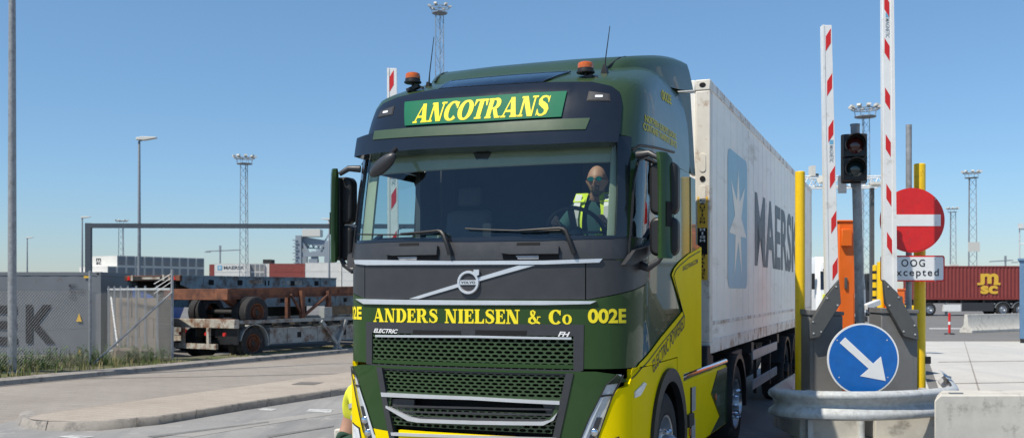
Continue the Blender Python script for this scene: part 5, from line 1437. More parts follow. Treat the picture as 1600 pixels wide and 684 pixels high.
x0_, x1_, z0_, z1_ = pp[0][0], pp[1][0], pp[0][1], pp[2][1]
plt = MB().prism(rr(x0_, x1_, z0_, z1_, .03), 'y', -.003, .012).build('sign_plate', signred, t)
MB().prism(rr(x0_ + .018, x1_ - .018, z0_ + .018, z1_ - .018, .02), 'y', -.006, -.0032).build('plate_face', signwhite, plt)
def ql(pxa, pxb, pya, pyb): return [Vector(at(px, py, 12.5)) - Vector((a[0], 12.5, 0)) + Vector((0, -.006, 0)) for px, py in ((pxa, pyb), (pxb, pyb), (pxb, pya), (pxa, pya))]
letter_mesh('lettering', text2d('OOG', .012, 0, 1.25), black_let, ql(1408, 1445, 405, 416.5), None, plt, off=.002)
letter_mesh('lettering', text2d('excepted', .012, 0, 1.25), black_let, ql(1390.5, 1466.5, 419.5, 434.5), None, plt, off=.002)
for (px, py) in ((1461, 310), (1461, 403.5), (1461, 437)):
    c = [v for v in ql(px, px + 1, py, py + 1)][0]; MB().lathe([(.008, -.010), (.008, -.002)], 8, (c.x, -.001, c.z), 'y').build('rivet', steel, t)
# ================================================================== LEFT: LAMP POLE, FENCE, WALL
pz = 21.0; px_ = at(19, 592, pz)[0]
t = thing('lamp_pole', 'thick galvanised pole on a flanged foot in front of the grey container', 'lamp pole', (px_, pz, .12))
MB().lathe([(.088, .04), (.083, 3.0), (.072, 7.0), (.05, 11.0), (0, 11.0)], 24).build('pole', polest, t)
MB().lathe([(.19, .03), (.19, .055), (.10, .06)], 24).build('base_flange', steel, t)
for k in range(6):
    a = k * math.pi / 3 + .3; MB().lathe([(.014, -.05), (.014, .10), (0, .10)], 6, (.15 * math.cos(a), .15 * math.sin(a), 0)).build('anchor_bolt', darksteel, t)
MB().bar((0, 0, 10.9), (1.2, .3, 11.2), .08, .08).build('lamp_arm', steel, t)
MB().box(1.1, 1.8, .2, .45, 11.15, 11.27).build('lamp_head', alu, t)

fa, fb = Vector((-9.74, 23.2, .1)), Vector((-8.42, 24.9, .1))
fdir = Vector((.431, .902, 0))
fstart = fa - fdir * 7.5
fe = thing('chain_link_fence', 'chain-link fence with slanted brace posts in front of the grey container', 'fence', tuple(fa))
def fl(v): return Vector(v) - fa
for k, (p, hh, r_) in enumerate(((fstart, 2.2, .028), (fstart + fdir * 2.5, 2.2, .028), (fstart + fdir * 5.0, 2.2, .028), (fa, 2.22, .034), (fb, 2.28, .036))):
    q = fl(p); MB().lathe([(r_, 0), (r_, hh), (0, hh + .01)], 12, q).build('post', polest, fe)
MB().tube(fl(fa) + Vector((.02, -.03, .02)), fl(fb) + Vector((0, -.03, 1.72)), .024, 10).build('brace', polest, fe)
for k in range(3):
    MB().tube(fl(fb) + Vector((0, 0, 2.2 - .1 * k)), fl(fb) + Vector((-.42, -.10, 1.93 - .12 * k)), .010, 6).build('barbed_wire_arm', steel, fe)
def mesh_panel(a, b, z0, z1, pitch=.055, r_=.0028):
    a = Vector(a); b = Vector(b); d = (b - a); L_ = d.length; d.normalize(); nn = Vector((-d.y, d.x, 0))
    mb = MB(); H = z1 - z0
    def wire(u0, w0, u1, w1, side_):
        p = a + d * u0 + Vector((0, 0, z0 + w0)); q = a + d * u1 + Vector((0, 0, z0 + w1)); mb.path([p + nn * .002 * side_, q + nn * .002 * side_], r_, 3)
    k = -H
    while k < L_:
        for sgn in (1, -1):
            u0, w0, u1, w1 = k, 0, k + H, H
            if u0 < 0: w0 = -u0; u0 = 0
            if u1 > L_: w1 = H - (u1 - L_); u1 = L_
            if u1 - u0 > .02:
                if sgn > 0: wire(u0, w0, u1, w1, 1)
                else: wire(u0, H - w0, u1, H - w1, -1)
        k += pitch * 1.414
    for zz in (z0, (z0 + z1) / 2, z1): mb.path([a + Vector((0, 0, zz)), b + Vector((0, 0, zz))], .003, 4)
    return mb
mesh_panel(fl(fstart), fl(fa), .02, 1.78).build('mesh_panel', wire, fe)
mesh_panel(fl(fa), fl(fb), .02, 1.72).build('mesh_panel', wire, fe)
# sliding gate of close-set uprights, running back from the end post, and the wall behind it
gt = thing('sliding_gate', 'row of close-set steel uprights with mesh behind the slanted fence brace', 'gate', (-9.9, 25.6, .05))
gA, gB = Vector(at(171, 500, 28.6)), Vector(at(266, 500, 25.3))
for px in (170, 179, 189, 200, 213, 227, 246):
    k = (px - 170) / (266 - 170); Zg = 28.6 + (25.3 - 28.6) * k; p = at(px, 470, Zg)
    MB().box(p[0] + 9.9 - .026, p[0] + 9.9 + .026, Zg - 25.6 - .02, Zg - 25.6 + .02, .0, 1.95).build('upright', steeldull, gt)
a_ = Vector((at(168, 470, 28.7)[0] + 9.9, 3.1, 0)); b_ = Vector((at(266, 470, 25.3)[0] + 9.9, -.3, 0))
mesh_panel(a_, b_, .1, 1.85, .06, .0018).build('mesh_panel', wire, gt)
for zz in (.12, 1.86): MB().bar(a_ + Vector((0, .03, zz)), b_ + Vector((0, .03, zz)), .04, .05).build('rail', steel, gt)
MB().tube(Vector((at(178, 0, 28)[0] + 9.9, 2.2, 1.65)), Vector((at(188, 0, 27.4)[0] + 9.9, 1.6, .35)), .022, 8).build('brace', boomwhite, gt)
wl = thing('concrete_wall', 'weathered tan concrete block wall behind the steel gate uprights', 'wall', (-10.2, 28.0, 0))
wa, wb = Vector((at(166, 0, 29.6)[0], 29.6, 0)), Vector((at(243, 0, 26.9)[0], 26.9, 0)); wdv = (wb - wa); wl_n = wdv.length
wl.location = wa; wl.rotation_euler = (0, 0, math.atan2(wdv.y, wdv.x))
for r_, (z0, z1, off) in enumerate(((0, .58, 0), (.585, 1.12, -.4), (1.125, 1.66, 0))):
    k = 0; x = off
    while x < wl_n - .05:
        x1 = min(wl_n, x + .95); xs = max(0, x)
        MB().box(xs + .006, x1 - .006, 0 + .012 * ((k + r_) % 3), .5, z0, z1).build('block', concdark, wl, bevel=.015)
        x += .96; k += 1
for (px, py, w_) in ((186, 556, .5), (205, 558, .7), (196, 570, .45)):
    p = at(px, 0, 25.2); o = MB().prism([(-w_ / 2, 0), (w_ / 2, 0), (w_ / 2 - .06, .33), (-w_ / 2 + .1, .38)], 'y', 0, .4).build('concrete_rubble', concdark, bevel=.03)
    o.location = (p[0], 25.2 if py < 560 else 24.9, .05); o.rotation_euler = (0, 0, R(px % 40 - 20))
    tag(o, {186: 'rough concrete lump low in the weeds, leftmost of three by the gate', 205: 'biggest of three concrete lumps in the weeds by the gate', 196: 'small concrete lump in the weeds in front of the other two'}[px], 'concrete lump', 'concrete lumps by the gate')

# ================================================================== CONTAINERS
def corr_box(L, W, H, amp=.03, pitch=.28, ends=True):
    """container shell, long side along x at y=0 facing -y"""
    mb = MB()
    def wallx(y, sgn, x0, x1):
        pts = []; x = x0
        while x < x1 - pitch + 1e-6:
            pts += [(x, 0), (x + pitch * .26, 0), (x + pitch * .5, amp), (x + pitch * .76, amp)]
            x += pitch
        pts.append((x1, 0)); n = len(pts)
        vs = [(px, y + sgn * d, .14) for px, d in pts] + [(px, y + sgn * d, H - .10) for px, d in pts]
        mb.add(vs, [(i, i + 1, n + i + 1, n + i) for i in range(n - 1)])
    wallx(.02, 1, .12, L - .12); wallx(W - .02, -1, .12, L - .12)
    mb.box(.05, L - .05, .05, W - .05, H - .07, H - .03)
    mb.box(.03, .05, .05, W - .05, .1, H - .05); mb.box(L - .05, L - .03, .05, W - .05, .1, H - .05)
    return mb
def frame_box(L, W, H):
    mb = MB()
    for x in (0, L - .12):
        for y in (0, W - .12): mb.box(x, x + .12, y, y + .12, 0, H)
    for y in (0, W - .1):
        mb.box(.12, L - .12, y, y + .1, 0, .14); mb.box(.12, L - .12, y + .01, y + .09, H - .10, H - .004)
    for x in (.005, L - .105): mb.box(x, x + .1, .12, W - .12, 0, .13); mb.box(x, x + .1, .12, W - .12, H - .11, H - .004)
    return mb
def yard_box(name, lab, m, L=12.19, H=2.59, W=2.44, loc=(0, 0, 0), rotz=0, group=None, amp=.03, pitch=.28, detail=False, endm=None):
    t = thing(name, lab, 'container', loc, rotz, group)
    corr_box(L, W, H, amp, pitch).build('body', m, t, ang=20)
    frame_box(L, W, H).build('frame', m, t)
    if detail:
        for x in (-.004, L - .174):
            for z in (0, H - .115):
                cc_ = MB().box(x, x + .178, -.004, .16, z - .002, z + .117).build('corner_casting', m, t, bevel=.008)
                MB().prism([(x + .09 + .04 * math.cos(R(a)), z + .058 + .028 * math.sin(R(a))) for a in range(0, 360, 24)], 'y', -.007, .0).build('casting_hole', matte, cc_)
    if endm:
        d = MB()
        d.box(L - .028, L + .0, .18, W - .18, .25, H - .2); d.build('end_unit', endm, t)
        v = MB()
        for y in (W * .3, W * .5, W * .7): v.box(L, L + .02, y - .05, y + .05, .25, H - .25)
        v.box(L + .001, L + .015, .35, W - .35, H * .58, H * .86); v.build('unit_grille', steeldull, t)
    return t
# grey container beyond the fence
gZ = 29.4; gx1 = at(157.5, 0, gZ)[0]
gc_ = yard_box('shipping_container', 'grey container with big dark E and K letters behind the chain-link fence', cgrey, 12.19, 2.42, 2.44, (gx1 - 12.19, gZ, 0), 0, None, .006, .56, True)
def gl_(px, py): v = at(px, py, gZ - .01); return Vector((v[0] - (gx1 - 12.19), -.004, v[2]))
def flatq(a, b, c, d): return [gl_(*a), gl_(*b), gl_(*c), gl_(*d)]
letter_mesh('lettering', text2d('K', .03), black_let, flatq((40, 536), (86, 536), (86, 476), (40, 476)), None, gc_, off=.004)
letter_mesh('lettering', text2d('S', .03), black_let, flatq((-98, 538), (-52, 538), (-52, 476), (-98, 476)), None, gc_, off=.004)
letter_mesh('lettering', text2d('E', .03), black_let, flatq((-22, 538), (27, 538), (27, 477), (-22, 477)), None, gc_, off=.004)
letter_mesh('lettering', text2d('MSU\n765 1032\nG2Z', .01), darklet, flatq((107, 466.5), (131, 466.5), (131, 442.5), (107, 442.5)), None, gc_, off=.004)
for (cx_, cy_) in ((123.5, 496), (124.5, 551)):
    tri = [gl_(cx_ - 4.5, cy_ + 6), gl_(cx_ + 4.5, cy_ + 6), gl_(cx_, cy_ - 7)]
    MB().prism([(v.x, v.z) for v in tri], 'y', -.012, -.0045).build('warning_triangle', amber and MATS['sticker_yellow'], gc_)
MB().prism([(v.x, v.z) for v in (gl_(131, 434), gl_(140, 434), gl_(140, 431), (gl_(131, 431)))], 'y', -.012, -.0045).build('hazard_mark', MATS['sticker_yellow'], gc_)

def copy_lab(src, lab, loc, rotz, group):
    c = copy_tree(src); c.location = loc; c.rotation_euler = (0, 0, rotz); c['label'] = lab; c['group'] = group
    return c
# far block, ends towards the right: columns run back along (.585,.81)
ra = math.atan2(.585, -.81)       # long axis direction
ax_ = Vector((-.81, .585)); row = Vector((.585, .81))
corner = Vector(at(183, 0, 245)[:2])
GW = 'white refrigerated containers stacked in the far block on the left'
src = None
rowlab = 'white container with grey unit end in the far block behind the rusty trailers'
for tier in range(4):
    for c in range(-(3 - tier), 10):
        p = corner + row * (2.56 * c) ; far = p + ax_ * 12.19
        # local x runs from the far end to the unit end; side y=0 faces the left (towards us)
        d = -ax_
        loc = (far.x, far.y, tier * 2.66 + .0)
        rz = math.atan2(d.y, d.x)
        if src is None:
            src = yard_box('reefer_container', rowlab, farwhite, 12.19, 2.62, 2.44, loc, rz, GW, .012, .6, False, fargrey); o = src
        else: o = copy_lab(src, rowlab, loc, rz, GW)
        if tier == 3 and c == 0:
            o['label'] = 'white container with small black logo, top left corner of the far block'
            B0 = Vector((5.6, -.02, .55))
            for word, z0, z1, w_ in (('m', 1.35, 2.1, 1.5), ('sc', .55, 1.2, 1.5)):
                letter_mesh('lettering', text2d(word, .03), black_let, [(3.2, -.006, z0), (3.2 + w_ + .6, -.006, z0), (3.2 + w_ + .6, -.006, z1), (3.2, -.006, z1)], None, o, off=.01)
# row seen side-on further right
GR = 'containers stacked side-on in the far yard'
def col(name, pxa, Z, m, L, tiers, h, lab, toplab=None, end=None, skip=0):
    a = at(pxa, 0, Z); first = None
    for k in range(tiers):
        lb = lab if not (toplab and k == tiers - 1) else toplab
        if first is None: first = o = yard_box(name, lb, m, L, h - .04, 2.44, (a[0], Z, 0), 0, GR, .03, .35, False, None)
        else: o = copy_lab(first, lb, (a[0], Z, k * h), 0, GR)
    return o
o = col('shipping_container', 335, 325, farwhite, 11.4, 4, 2.72, 'white container in the far stack under the one with the blue square logo', 'white container with blue square logo and dark lettering on top of the far stack')
letter_mesh('lettering', text2d('MAERSK', .02), darklet, [(3.0, -.01, .85), (9.7, -.01, .85), (9.7, -.01, 1.9), (3.0, -.01, 1.9)], None, o, off=.02)
MB().box(1.0, 2.5, -.04, -.005, .6, 2.1).build('logo_square', blueface, o)
MB().prism([(1.75 + (.6 if k % 2 == 0 else .22) * math.sin(k * math.pi / 7), 1.35 + (.6 if k % 2 == 0 else .22) * math.cos(k * math.pi / 7)) for k in range(14)], 'y', -.06, -.041).build('logo_star', farwhite, o)
for i in range(3):
    lab = 'grey refrigerated unit end between the white and red far stacks'
    a = at(391.5 + 7.2 * i, 0, 326)
    for k in range(4):
        t_ = copy_lab(src, lab, (a[0] + 0, 326 + 12.19, k * 2.72 - (.0)), R(-90), 'unit ends beside the red far stack'); t_.scale = (1, .6, 1.02)
        t_['group'] = 'unit ends beside the red far stack'
col('shipping_container', 413.5, 326.5, farwhite, 1.2 + 12 * .0 + 0.3, 4, 2.72, 'narrow white container end beside the red far stack')
col('shipping_container', 421, 325, farred, 11.4, 4, 2.72, 'red container in the far stack between white ones', 'red container on top of the far stack between white ones')
col('shipping_container', 477, 323, farwhite, 11.5, 4, 2.78, 'plain white container in the far stack right of the red ones', 'plain white container on top of the far stack right of the red ones')
col('shipping_container', 534.5, 322, farwhite, 12.2, 4, 2.70, 'plain white container in the far stack partly hidden by the truck mirror')
col('shipping_container', 327, 331, farred, 11, 4, 2.70, 'dark red container just showing behind the far white stack')

# ================================================================== OLD TRAILERS
TD = math.atan2(.854, .52)             # the trailers' length runs away to the right
GT = 'old trailers stacked in the yard'
def trailer_frame(t, L, W, zb, zt, m, x0=0.0, crossm=None):
    """two side rails, end beams, cross members; x = length, y = width (0 = side towards the road), z heights"""
    for y in (0, W - .12):
        f = MB(); f.box(x0, L, y, y + .12, zb, zt); f.box(x0, L, y - .02, y + .14, zt, zt + .03); f.box(x0, L, y - .02, y + .14, zb - .03, zb)
        k = x0 + .6
        while k < L:
            f.box(k, k + .05, y - .018, y + .138, zb, zt); k += 1.25
        f.build('side_rail', m, t)
        hs = MB(); k = x0 + 1.0; rn = random.Random(int(L * 100 + y * 7))
        while k < L - .4:
            hs.box(k, k + .16, y - .006, y + .126, zb + (zt - zb) * .3, zb + (zt - zb) * .72); k += rn.uniform(1.1, 2.0)
        hs.build('rail_slots', matte, t)
    MB().box(x0 - .10, x0, -.02, W + .02, zb - .02, zt + .04).build('end_beam', m, t, bevel=.01)
    MB().box(L, L + .10, -.02, W + .02, zb - .02, zt + .04).build('end_beam', m, t, bevel=.01)
    cm_ = MB(); k = x0 + .5
    while k < L: cm_.box(k, k + .1, .12, W - .12, zb + .02, zt - .02); k += .9
    cm_.build('cross_member', crossm or darksteel, t)
def dual(t, x, W, zc, r_=.44, inset=.0):
    for y, sg in ((inset, -1), (inset + .30, -1), (W - inset - .30, 1), (W - inset, 1)):
        ty, rm, nt = wheel_mesh(r_, .27, r_ * .56, -.03, 1)
        # axis along y: rotate x->y
        for mb in (ty, rm): mb.v = [(y_, sg * x_, z_) for x_, y_, z_ in mb.v]
        o = ty.build('wheel', rubber, t); o.location = (x, y, zc)
        rm.build('rim', rust, o)
    MB().lathe([(.07, inset), (.07, W - inset)], 12, (x, 0, zc), 'y').build('axle', darksteel, t)
def place(Zr, pxr):      # road-side rear corner
    p = at(pxr, 0, Zr); return (p[0], p[1], 0)
W_ = 2.4
# lower trailer: white beam on wheels
A0 = place(26.9, 371)
tA = thing('flatbed_trailer', 'lowest old trailer with rusty white rear beam, standing on the ground near the road', 'trailer', A0, TD, GT)
trailer_frame(tA, 9.0, W_, .42, .80, oldgrey, 1.28)
for y in (.75, W_ - .85): MB().box(.0, 1.2, y, y + .1, .60, .86).build('frame_tail', darksteel, tA)
MB().box(-.16, .02, -.05, W_ + .05, .86, 1.10).build('rear_beam', oldwhite, tA, bevel=.012); MB().box(-.14, .02, .0, .9, .865, 1.12).build('rear_beam_patch', rust, tA)
MB().box(.02, 8.6, -.05, .03, .98, 1.07).build('deck_edge', oldgrey, tA); MB().box(.02, 8.6, W_ - .03, W_ + .05, .98, 1.07).build('deck_edge', oldgrey, tA)
dk = MB()
for k in range(12): dk.box(.1 + k * .7, .3 + k * .7, .03, W_ - .03, .90, 1.0)
dk.build('deck_beams', darksteel, tA)
dual(tA, .62, W_, .44, .44, .04); 
bm2 = MB().box(-.34, -.26, .45, W_ - .1, .30, .44); bm2.build('bumper_bar', oldwhite, tA)
for y in (.75, 1.75): MB().box(-.32, -.24, y, y + .09, .44, .88).build('bumper_post', oldwhite, tA)
for y in (.25, .95, 1.95): MB().lathe([(.05, -.05), (.05, .0)], 12, (-.2, y, .70), 'x').build('tail_lamp', redlamp, tA)
MB().box(-.02, .03, -.02, .72, .42, .86).build('mud_flap', black, tA); MB().box(-.12, -.05, 1.7, 2.3, .26, .48).build('mud_flap', black, tA)
mg = MB(); vs = []; fs = []; angs = list(range(-10, 185, 13))
for a in angs:
    for (y, rr_) in ((.36, .50), (.36, .53), (-.02, .53), (-.02, .50)): vs.append((.62 + rr_ * math.cos(R(a)), y, .44 + rr_ * math.sin(R(a))))
for i in range(len(angs) - 1):
    for k in range(4): fs.append((i * 4 + k, i * 4 + (k + 1) % 4, (i + 1) * 4 + (k + 1) % 4, (i + 1) * 4 + k))
mg.add(vs, fs).build('mudguard', oldgrey, tA)
for x in (3.2, 4.3):
    MB().bar((x, -.06, .98), (x + .9 if x < 4 else x - .5, -.06, .06), .12, .10).build('landing_leg', oldgrey, tA)
MB().box(3.75, 4.15, -.12, .2, .0, .08).build('leg_foot', rust, tA)
# rust-brown chassis riding on it
B0 = Vector(A0) + Vector((math.cos(TD), math.sin(TD), 0)) * .4 + Vector((0, 0, 1.02))
tB = thing('skeletal_trailer', 'rust-brown skeletal trailer with twin wheels, riding on top of the lowest trailer', 'trailer', tuple(B0), TD, GT)
for y in (.45, W_ - .6):
    f = MB(); f.prism([(-.7, .62), (1.2, .66), (9.2, .80), (9.2, 1.04), (1.2, .92), (-.7, .86)], 'y', y, y + .14)
    f.prism([(-.7, .60), (1.2, .64), (9.2, .78), (9.2, .81), (1.2, .67), (-.7, .63)], 'y', y - .05, y + .19); f.build('side_rail', rust, tB)
for k in range(7): MB().box(-.4 + k * 1.5, -.28 + k * 1.5, .45, W_ - .45, .70 + .016 * k, .84 + .016 * k).build('cross_member', rust, tB)
MB().box(-.8, -.68, -.05, W_ + .05, .60, .90).build('end_beam', rust, tB, bevel=.01)
MB().box(8.9, 9.1, -.05, W_ + .05, .78, 1.06).build('end_beam', rust, tB, bevel=.01)
dual(tB, .37, W_, .25, .44, .05)
for (xa, xb) in ((-.5, .2), (1.3, .6)):
    f = MB(); f.prism([(xa, .70), (xb, .30), (xb, .50), (xa + (.3 if xa < xb else -.3), .72)], 'y', .50, .70); f.build('axle_bracket', rust, tB)
for x in (2.4, 3.55):
    for y in (.3, W_ - .42): MB().box(x, x + .12, y, y + .12, .0, .86).build('landing_leg', rust, tB)
MB().bar((2.5, .36, .10), (3.6, .36, .72), .07, .07).build('leg_brace', rust, tB); MB().bar((2.0, .36, .74), (2.5, .36, .10), .06, .06).build('leg_brace', rust, tB)
MB().box(3.0, 3.35, -.02, .2, .02, .36).build('gear_box', oldgrey, tB, bevel=.01)
# second pile behind: white-blue chassis, with a flatbed on top
Cc = place(29.2, 284)
D0 = Vector((Cc[0], Cc[1], 0)) + Vector((math.cos(TD), math.sin(TD), 0)) * .3
tE = thing('flatbed_trailer', 'old grey trailer at the bottom of the rear pile, behind the rusty one', 'trailer', tuple(D0 + Vector((.25, .4, 0))), TD, GT)
trailer_frame(tE, 9.5, W_, .55, .95, oldgrey); dual(tE, 1.2, W_, .46, .46, .04); dual(tE, 8.2, W_, .46, .46, .04)
MB().box(-.2, -.1, .1, W_ - .1, .36, .52).build('bumper_bar', oldwhite, tE)
for y in (.3, .55, 1.9): MB().box(-.16, -.1, y, y + .12, .60, .72).build('tail_lamp', redlamp, tE)
MB().box(.3, .8, .1, .6, .95, 1.35).build('tool_box', bluetarp, tE, bevel=.02)
tDd = thing('flatbed_trailer', 'pale blue-grey trailer sandwiched in the rear pile, seen behind the twin wheels', 'trailer', tuple(D0 + Vector((.4, .6, 1.05))), TD, GT)
trailer_frame(tDd, 9.0, W_, .34, .66, oldblue)
for x in (1.5, 4.2, 7.4): MB().box(x, x + .3, .3, W_ - .3, -.06, .34).build('support_block', darksteel, tDd)
tC = thing('flatbed_trailer', 'pale blue flatbed with dark tapered underside, topmost of the rear pile', 'trailer', (Cc[0], Cc[1], 1.62), TD, GT)
sd_ = MB()
for y in (0, W_ - .06):
    f = MB(); f.prism([(0, .42), (.9, .10), (2.2, .0), (6.4, .22), (6.7, .36), (6.7, .66), (0, .66)], 'y', y, y + .06); f.prism([(0, .66), (6.7, .66), (6.7, .70), (0, .70)], 'y', y - .03, y + .09)
    k = .8
    while k < 6.4: f.box(k, k + .07, y - .018, y + .078, .40, .66); k += .85
    f.build('side_rail', oldblue, tC)
sl_ = MB()
for k in range(5): sl_.box(1.0 + k * 1.15, 1.2 + k * 1.15, -.008, .0, .42, .58)
sl_.build('rail_slots', matte, tC)
for sgm in (.35, 1.2, 2.05): MB().box(.05, 6.6, sgm - .03, sgm + .03, .30, .56).build('underside_beam', darksteel, tC)
MB().box(.05, 6.65, .06, W_ - .06, .60, .655).build('deck', darksteel, tC)
MB().box(-.10, .0, -.03, W_ + .03, .54, .70).build('end_beam', rust, tC, bevel=.01)
MB().box(-.12, -.098, .3, W_ - .3, .56, .68).build('end_plate', darksteel, tC)
MB().box(-.125, -.10, .8, 1.6, .59, .65).build('sign_strip', oldwhite, tC)
for y in (.12, W_ - .28): MB().prism([(y, .57), (y + .16, .57), (y + .08, .70)], 'x', -.125, -.12).build('reflector', redref, tC)
for y in (.35, .6, 2.0): MB().box(-.13, -.10, y, y + .09, .55, .72).build('lashing_point', oldwhite, tC)
for (x, z, w_) in ((2.6, .47, .6), (4.1, .45, .9)): MB().box(x, x + w_, -.0075, -.004, z, z + .12).build('paint_patch', oldwhite, tC)
bt_ = thing('blue_skip', 'blue waste skip behind the concrete wall, under the top flatbed', 'skip', (at(168, 0, 60)[0], 60, 0))
MB().prism([(0, 0), (3.6, 0), (4.4, 2.1), (-.2, 2.1)], 'y', 0, 2).build('skip_body', bluetarp, bt_)
for k in range(6): MB().box(.1 + k * .65, .18 + k * .65, -.06, 0, .1, 2.0).build('rib', bluetarp, bt_)
# a shrub beyond the trailers
sh = thing('shrub', 'small leafy green shrub beyond the rusty trailers beside the truck mirror', 'shrub', (at(540, 0, 44)[0], 44, 0))
rn = random.Random(3); lf = MB(); stm = MB()
for k in range(9):
    a = rn.uniform(0, 6.28); tip = Vector((math.cos(a) * .5, math.sin(a) * .5, rn.uniform(.9, 1.6))); stm.path([(0, 0, 0), tip * .5 + Vector((0, 0, .1)), tip], [.03, .02, .008], 5)
for k in range(1500):
    d = Vector((rn.gauss(0, 1), rn.gauss(0, 1), rn.gauss(0, 1))).normalized() * rn.uniform(.4, 1) ; c = Vector((d.x * .75, d.y * .75, 1.05 + d.z * .75))
    a = rn.uniform(0, 6.28); s_ = rn.uniform(.03, .07); u = Vector((math.cos(a), math.sin(a), rn.uniform(-.6, .6))) * s_; v = Vector((-math.sin(a), math.cos(a), rn.uniform(-.5, .5))) * s_ * .6
    lf.add([c - u, c + v, c + u, c - v], [(0, 1, 2, 3)])
stm.build('stems', bark, sh); lf.build('leaves', leaf, sh)

# ================================================================== HEIGHT PORTAL, LAMP POSTS, MASTS, CRANES
hp = thing('height_portal', 'grey steel height-limit portal spanning the road behind the trailers', 'portal', (at(138.5, 0, 36)[0], 36, 0))
hx = at(545, 0, 36.6)[0] + 3 - hp.location.x; hz = at(138, 352.5, 36)[2]
MB().box(-.10, .10, -.08, .08, 0, hz + .09).build('upright', portalg, hp); MB().box(hx - .1, hx + .1, .0, .16, 0, hz).build('upright', portalg, hp)
MB().bar((.1, 0, hz), (hx - .1, .4, hz - .0), .16, .16).build('crossbar', portalg, hp)
def street_lamp(px, pytop, H_, r_, lab, headl=1.0, dirx=1):
    Z = (H_ - CH) * FPX / (HY - pytop); a = at(px, pytop, Z)
    t = thing('street_lamp', lab, 'street lamp', (a[0], Z, 0), 0, 'street lamps in the yard')
    MB().lathe([(r_ * 1.4, 0), (r_ * 1.3, 2), (r_ * .8, H_ - .2), (0, H_ - .1)], 12).build('pole', steeldull, t)
    MB().bar((0, 0, H_ - .15), (.35 * dirx, 0, H_ - .05), .07, .07).build('arm', steeldull, t)
    hd = MB(); hd.prism([(-.15 * dirx, H_ - .1), (.3 * dirx, H_ - .12), (.95 * headl * dirx, H_ + .0), (.9 * headl * dirx, H_ + .06), (.2 * dirx, H_ + .08), (-.12 * dirx, H_ + .02)], 'y', -.16, .16)
    hd.build('lamp_head', cranew, t, bevel=.02)
street_lamp(217.5, 216, 10, .075, 'slim street lamp with flat head, tallest of those left of the truck')
street_lamp(128.5, 339, 10, .09, 'street lamp beside the height portal upright')
street_lamp(42.5, 371, 10, .10, 'small far street lamp above the grey container')
street_lamp(514.5, 342, 10, .10, 'street lamp close beside the truck mirror, its head turned left', 1, -1)

def mast(px, pytop, Z, headw, shaftw, lab, style, nl=9):
    a = at(px, pytop, Z); H_ = a[2]
    t = thing('light_mast', lab, 'light mast', (a[0], Z, 0), 0, 'lattice floodlight masts')
    w0, w1 = shaftw * 1.15, shaftw * .9
    mb = MB(); legs = [R(90), R(210), R(330)]; r0 = shaftw * .018 + .012 * (Z / 100)
    def lp(k, z): f = z / H_; rr_ = (w0 + (w1 - w0) * f) * .58; return Vector((rr_ * math.cos(legs[k]), rr_ * math.sin(legs[k]), z))
    ztop = H_ - headw * .35
    for k in range(3): mb.path([lp(k, 0), lp(k, ztop)], r0 * 1.5, 5)
    z = 1.0; st = shaftw * 1.15; i = 0
    while z + st < ztop:
        for k in range(3):
            a_, b_ = (k, (k + 1) % 3) if i % 2 == 0 else ((k + 1) % 3, k)
            mb.path([lp(a_, z), lp(b_, z + st)], r0 * .7, 4)
        z += st; i += 1
    mb.build('lattice_shaft', distg, t)
    mb2 = MB()
    for zz, rr_ in ((H_ - headw * .12, headw * .42), (H_ - headw * .36, headw * .32)):
        mb2.path([(rr_ * math.cos(R(q)), rr_ * math.sin(R(q)), zz) for q in range(0, 360, 20)], headw * .018, 6, closed=True)
        for q in range(0, 360, 60): mb2.path([(0, 0, zz), (rr_ * math.cos(R(q)), rr_ * math.sin(R(q)), zz)], headw * .012, 4)
    mb2.lathe([(.0, H_ - headw * .37), (headw * .33, H_ - headw * .37), (headw * .33, H_ - headw * .355), (0, H_ - headw * .355)], 20)
    for q in range(0, 360, 45):
        c_, s_ = math.cos(R(q)), math.sin(R(q)); mb2.path([(headw * .32 * c_, headw * .32 * s_, H_ - headw * .36), (headw * .36 * c_, headw * .36 * s_, H_ - headw * .12)], headw * .008, 4)
    mb2.build('lamp_ring', distg, t)
    for q in range(nl):
        an = 2 * math.pi * q / nl + .2; c_, s_ = math.cos(an), math.sin(an); rr_ = headw * .44
        fl = MB(); c = Vector((rr_ * c_, rr_ * s_, H_ - headw * .05)); fl.bar(c - Vector((c_, s_, .25)) * headw * .05, c + Vector((c_, s_, .25)) * headw * .07, headw * .12, headw * .07); fl.build('floodlight', cranew, t)
    if style: 
        for zz in style: MB().box(-shaftw * .75, shaftw * .75, -shaftw * .7, -shaftw * .66, zz, zz + shaftw * 1.2).build('mast_sign', cranew, t)
mast(687, 8, 100, 2.3, .85, 'lattice floodlight mast rising above the truck roof beside the amber beacon', None, 6)
mast(382, 243, 200, 4.6, 1.5, 'lattice floodlight mast above the white container with the blue square', None)
mast(190, 343, 390, 5.2, 2.0, 'small far floodlight mast above the white container block on the left', None, 7)
mast(1352, 165, 157, 4.9, 1.2, 'big ring floodlight mast behind the traffic light', None, 10)
mast(1518, 267, 245, 4.7, 1.9, 'floodlight mast with white sign plates above the maroon container', (11.5, 1.9 + 3.0))
mast(1488, 324, 380, 4.9, 2.2, 'smaller floodlight mast just right of the red no-entry sign', (9.5,))

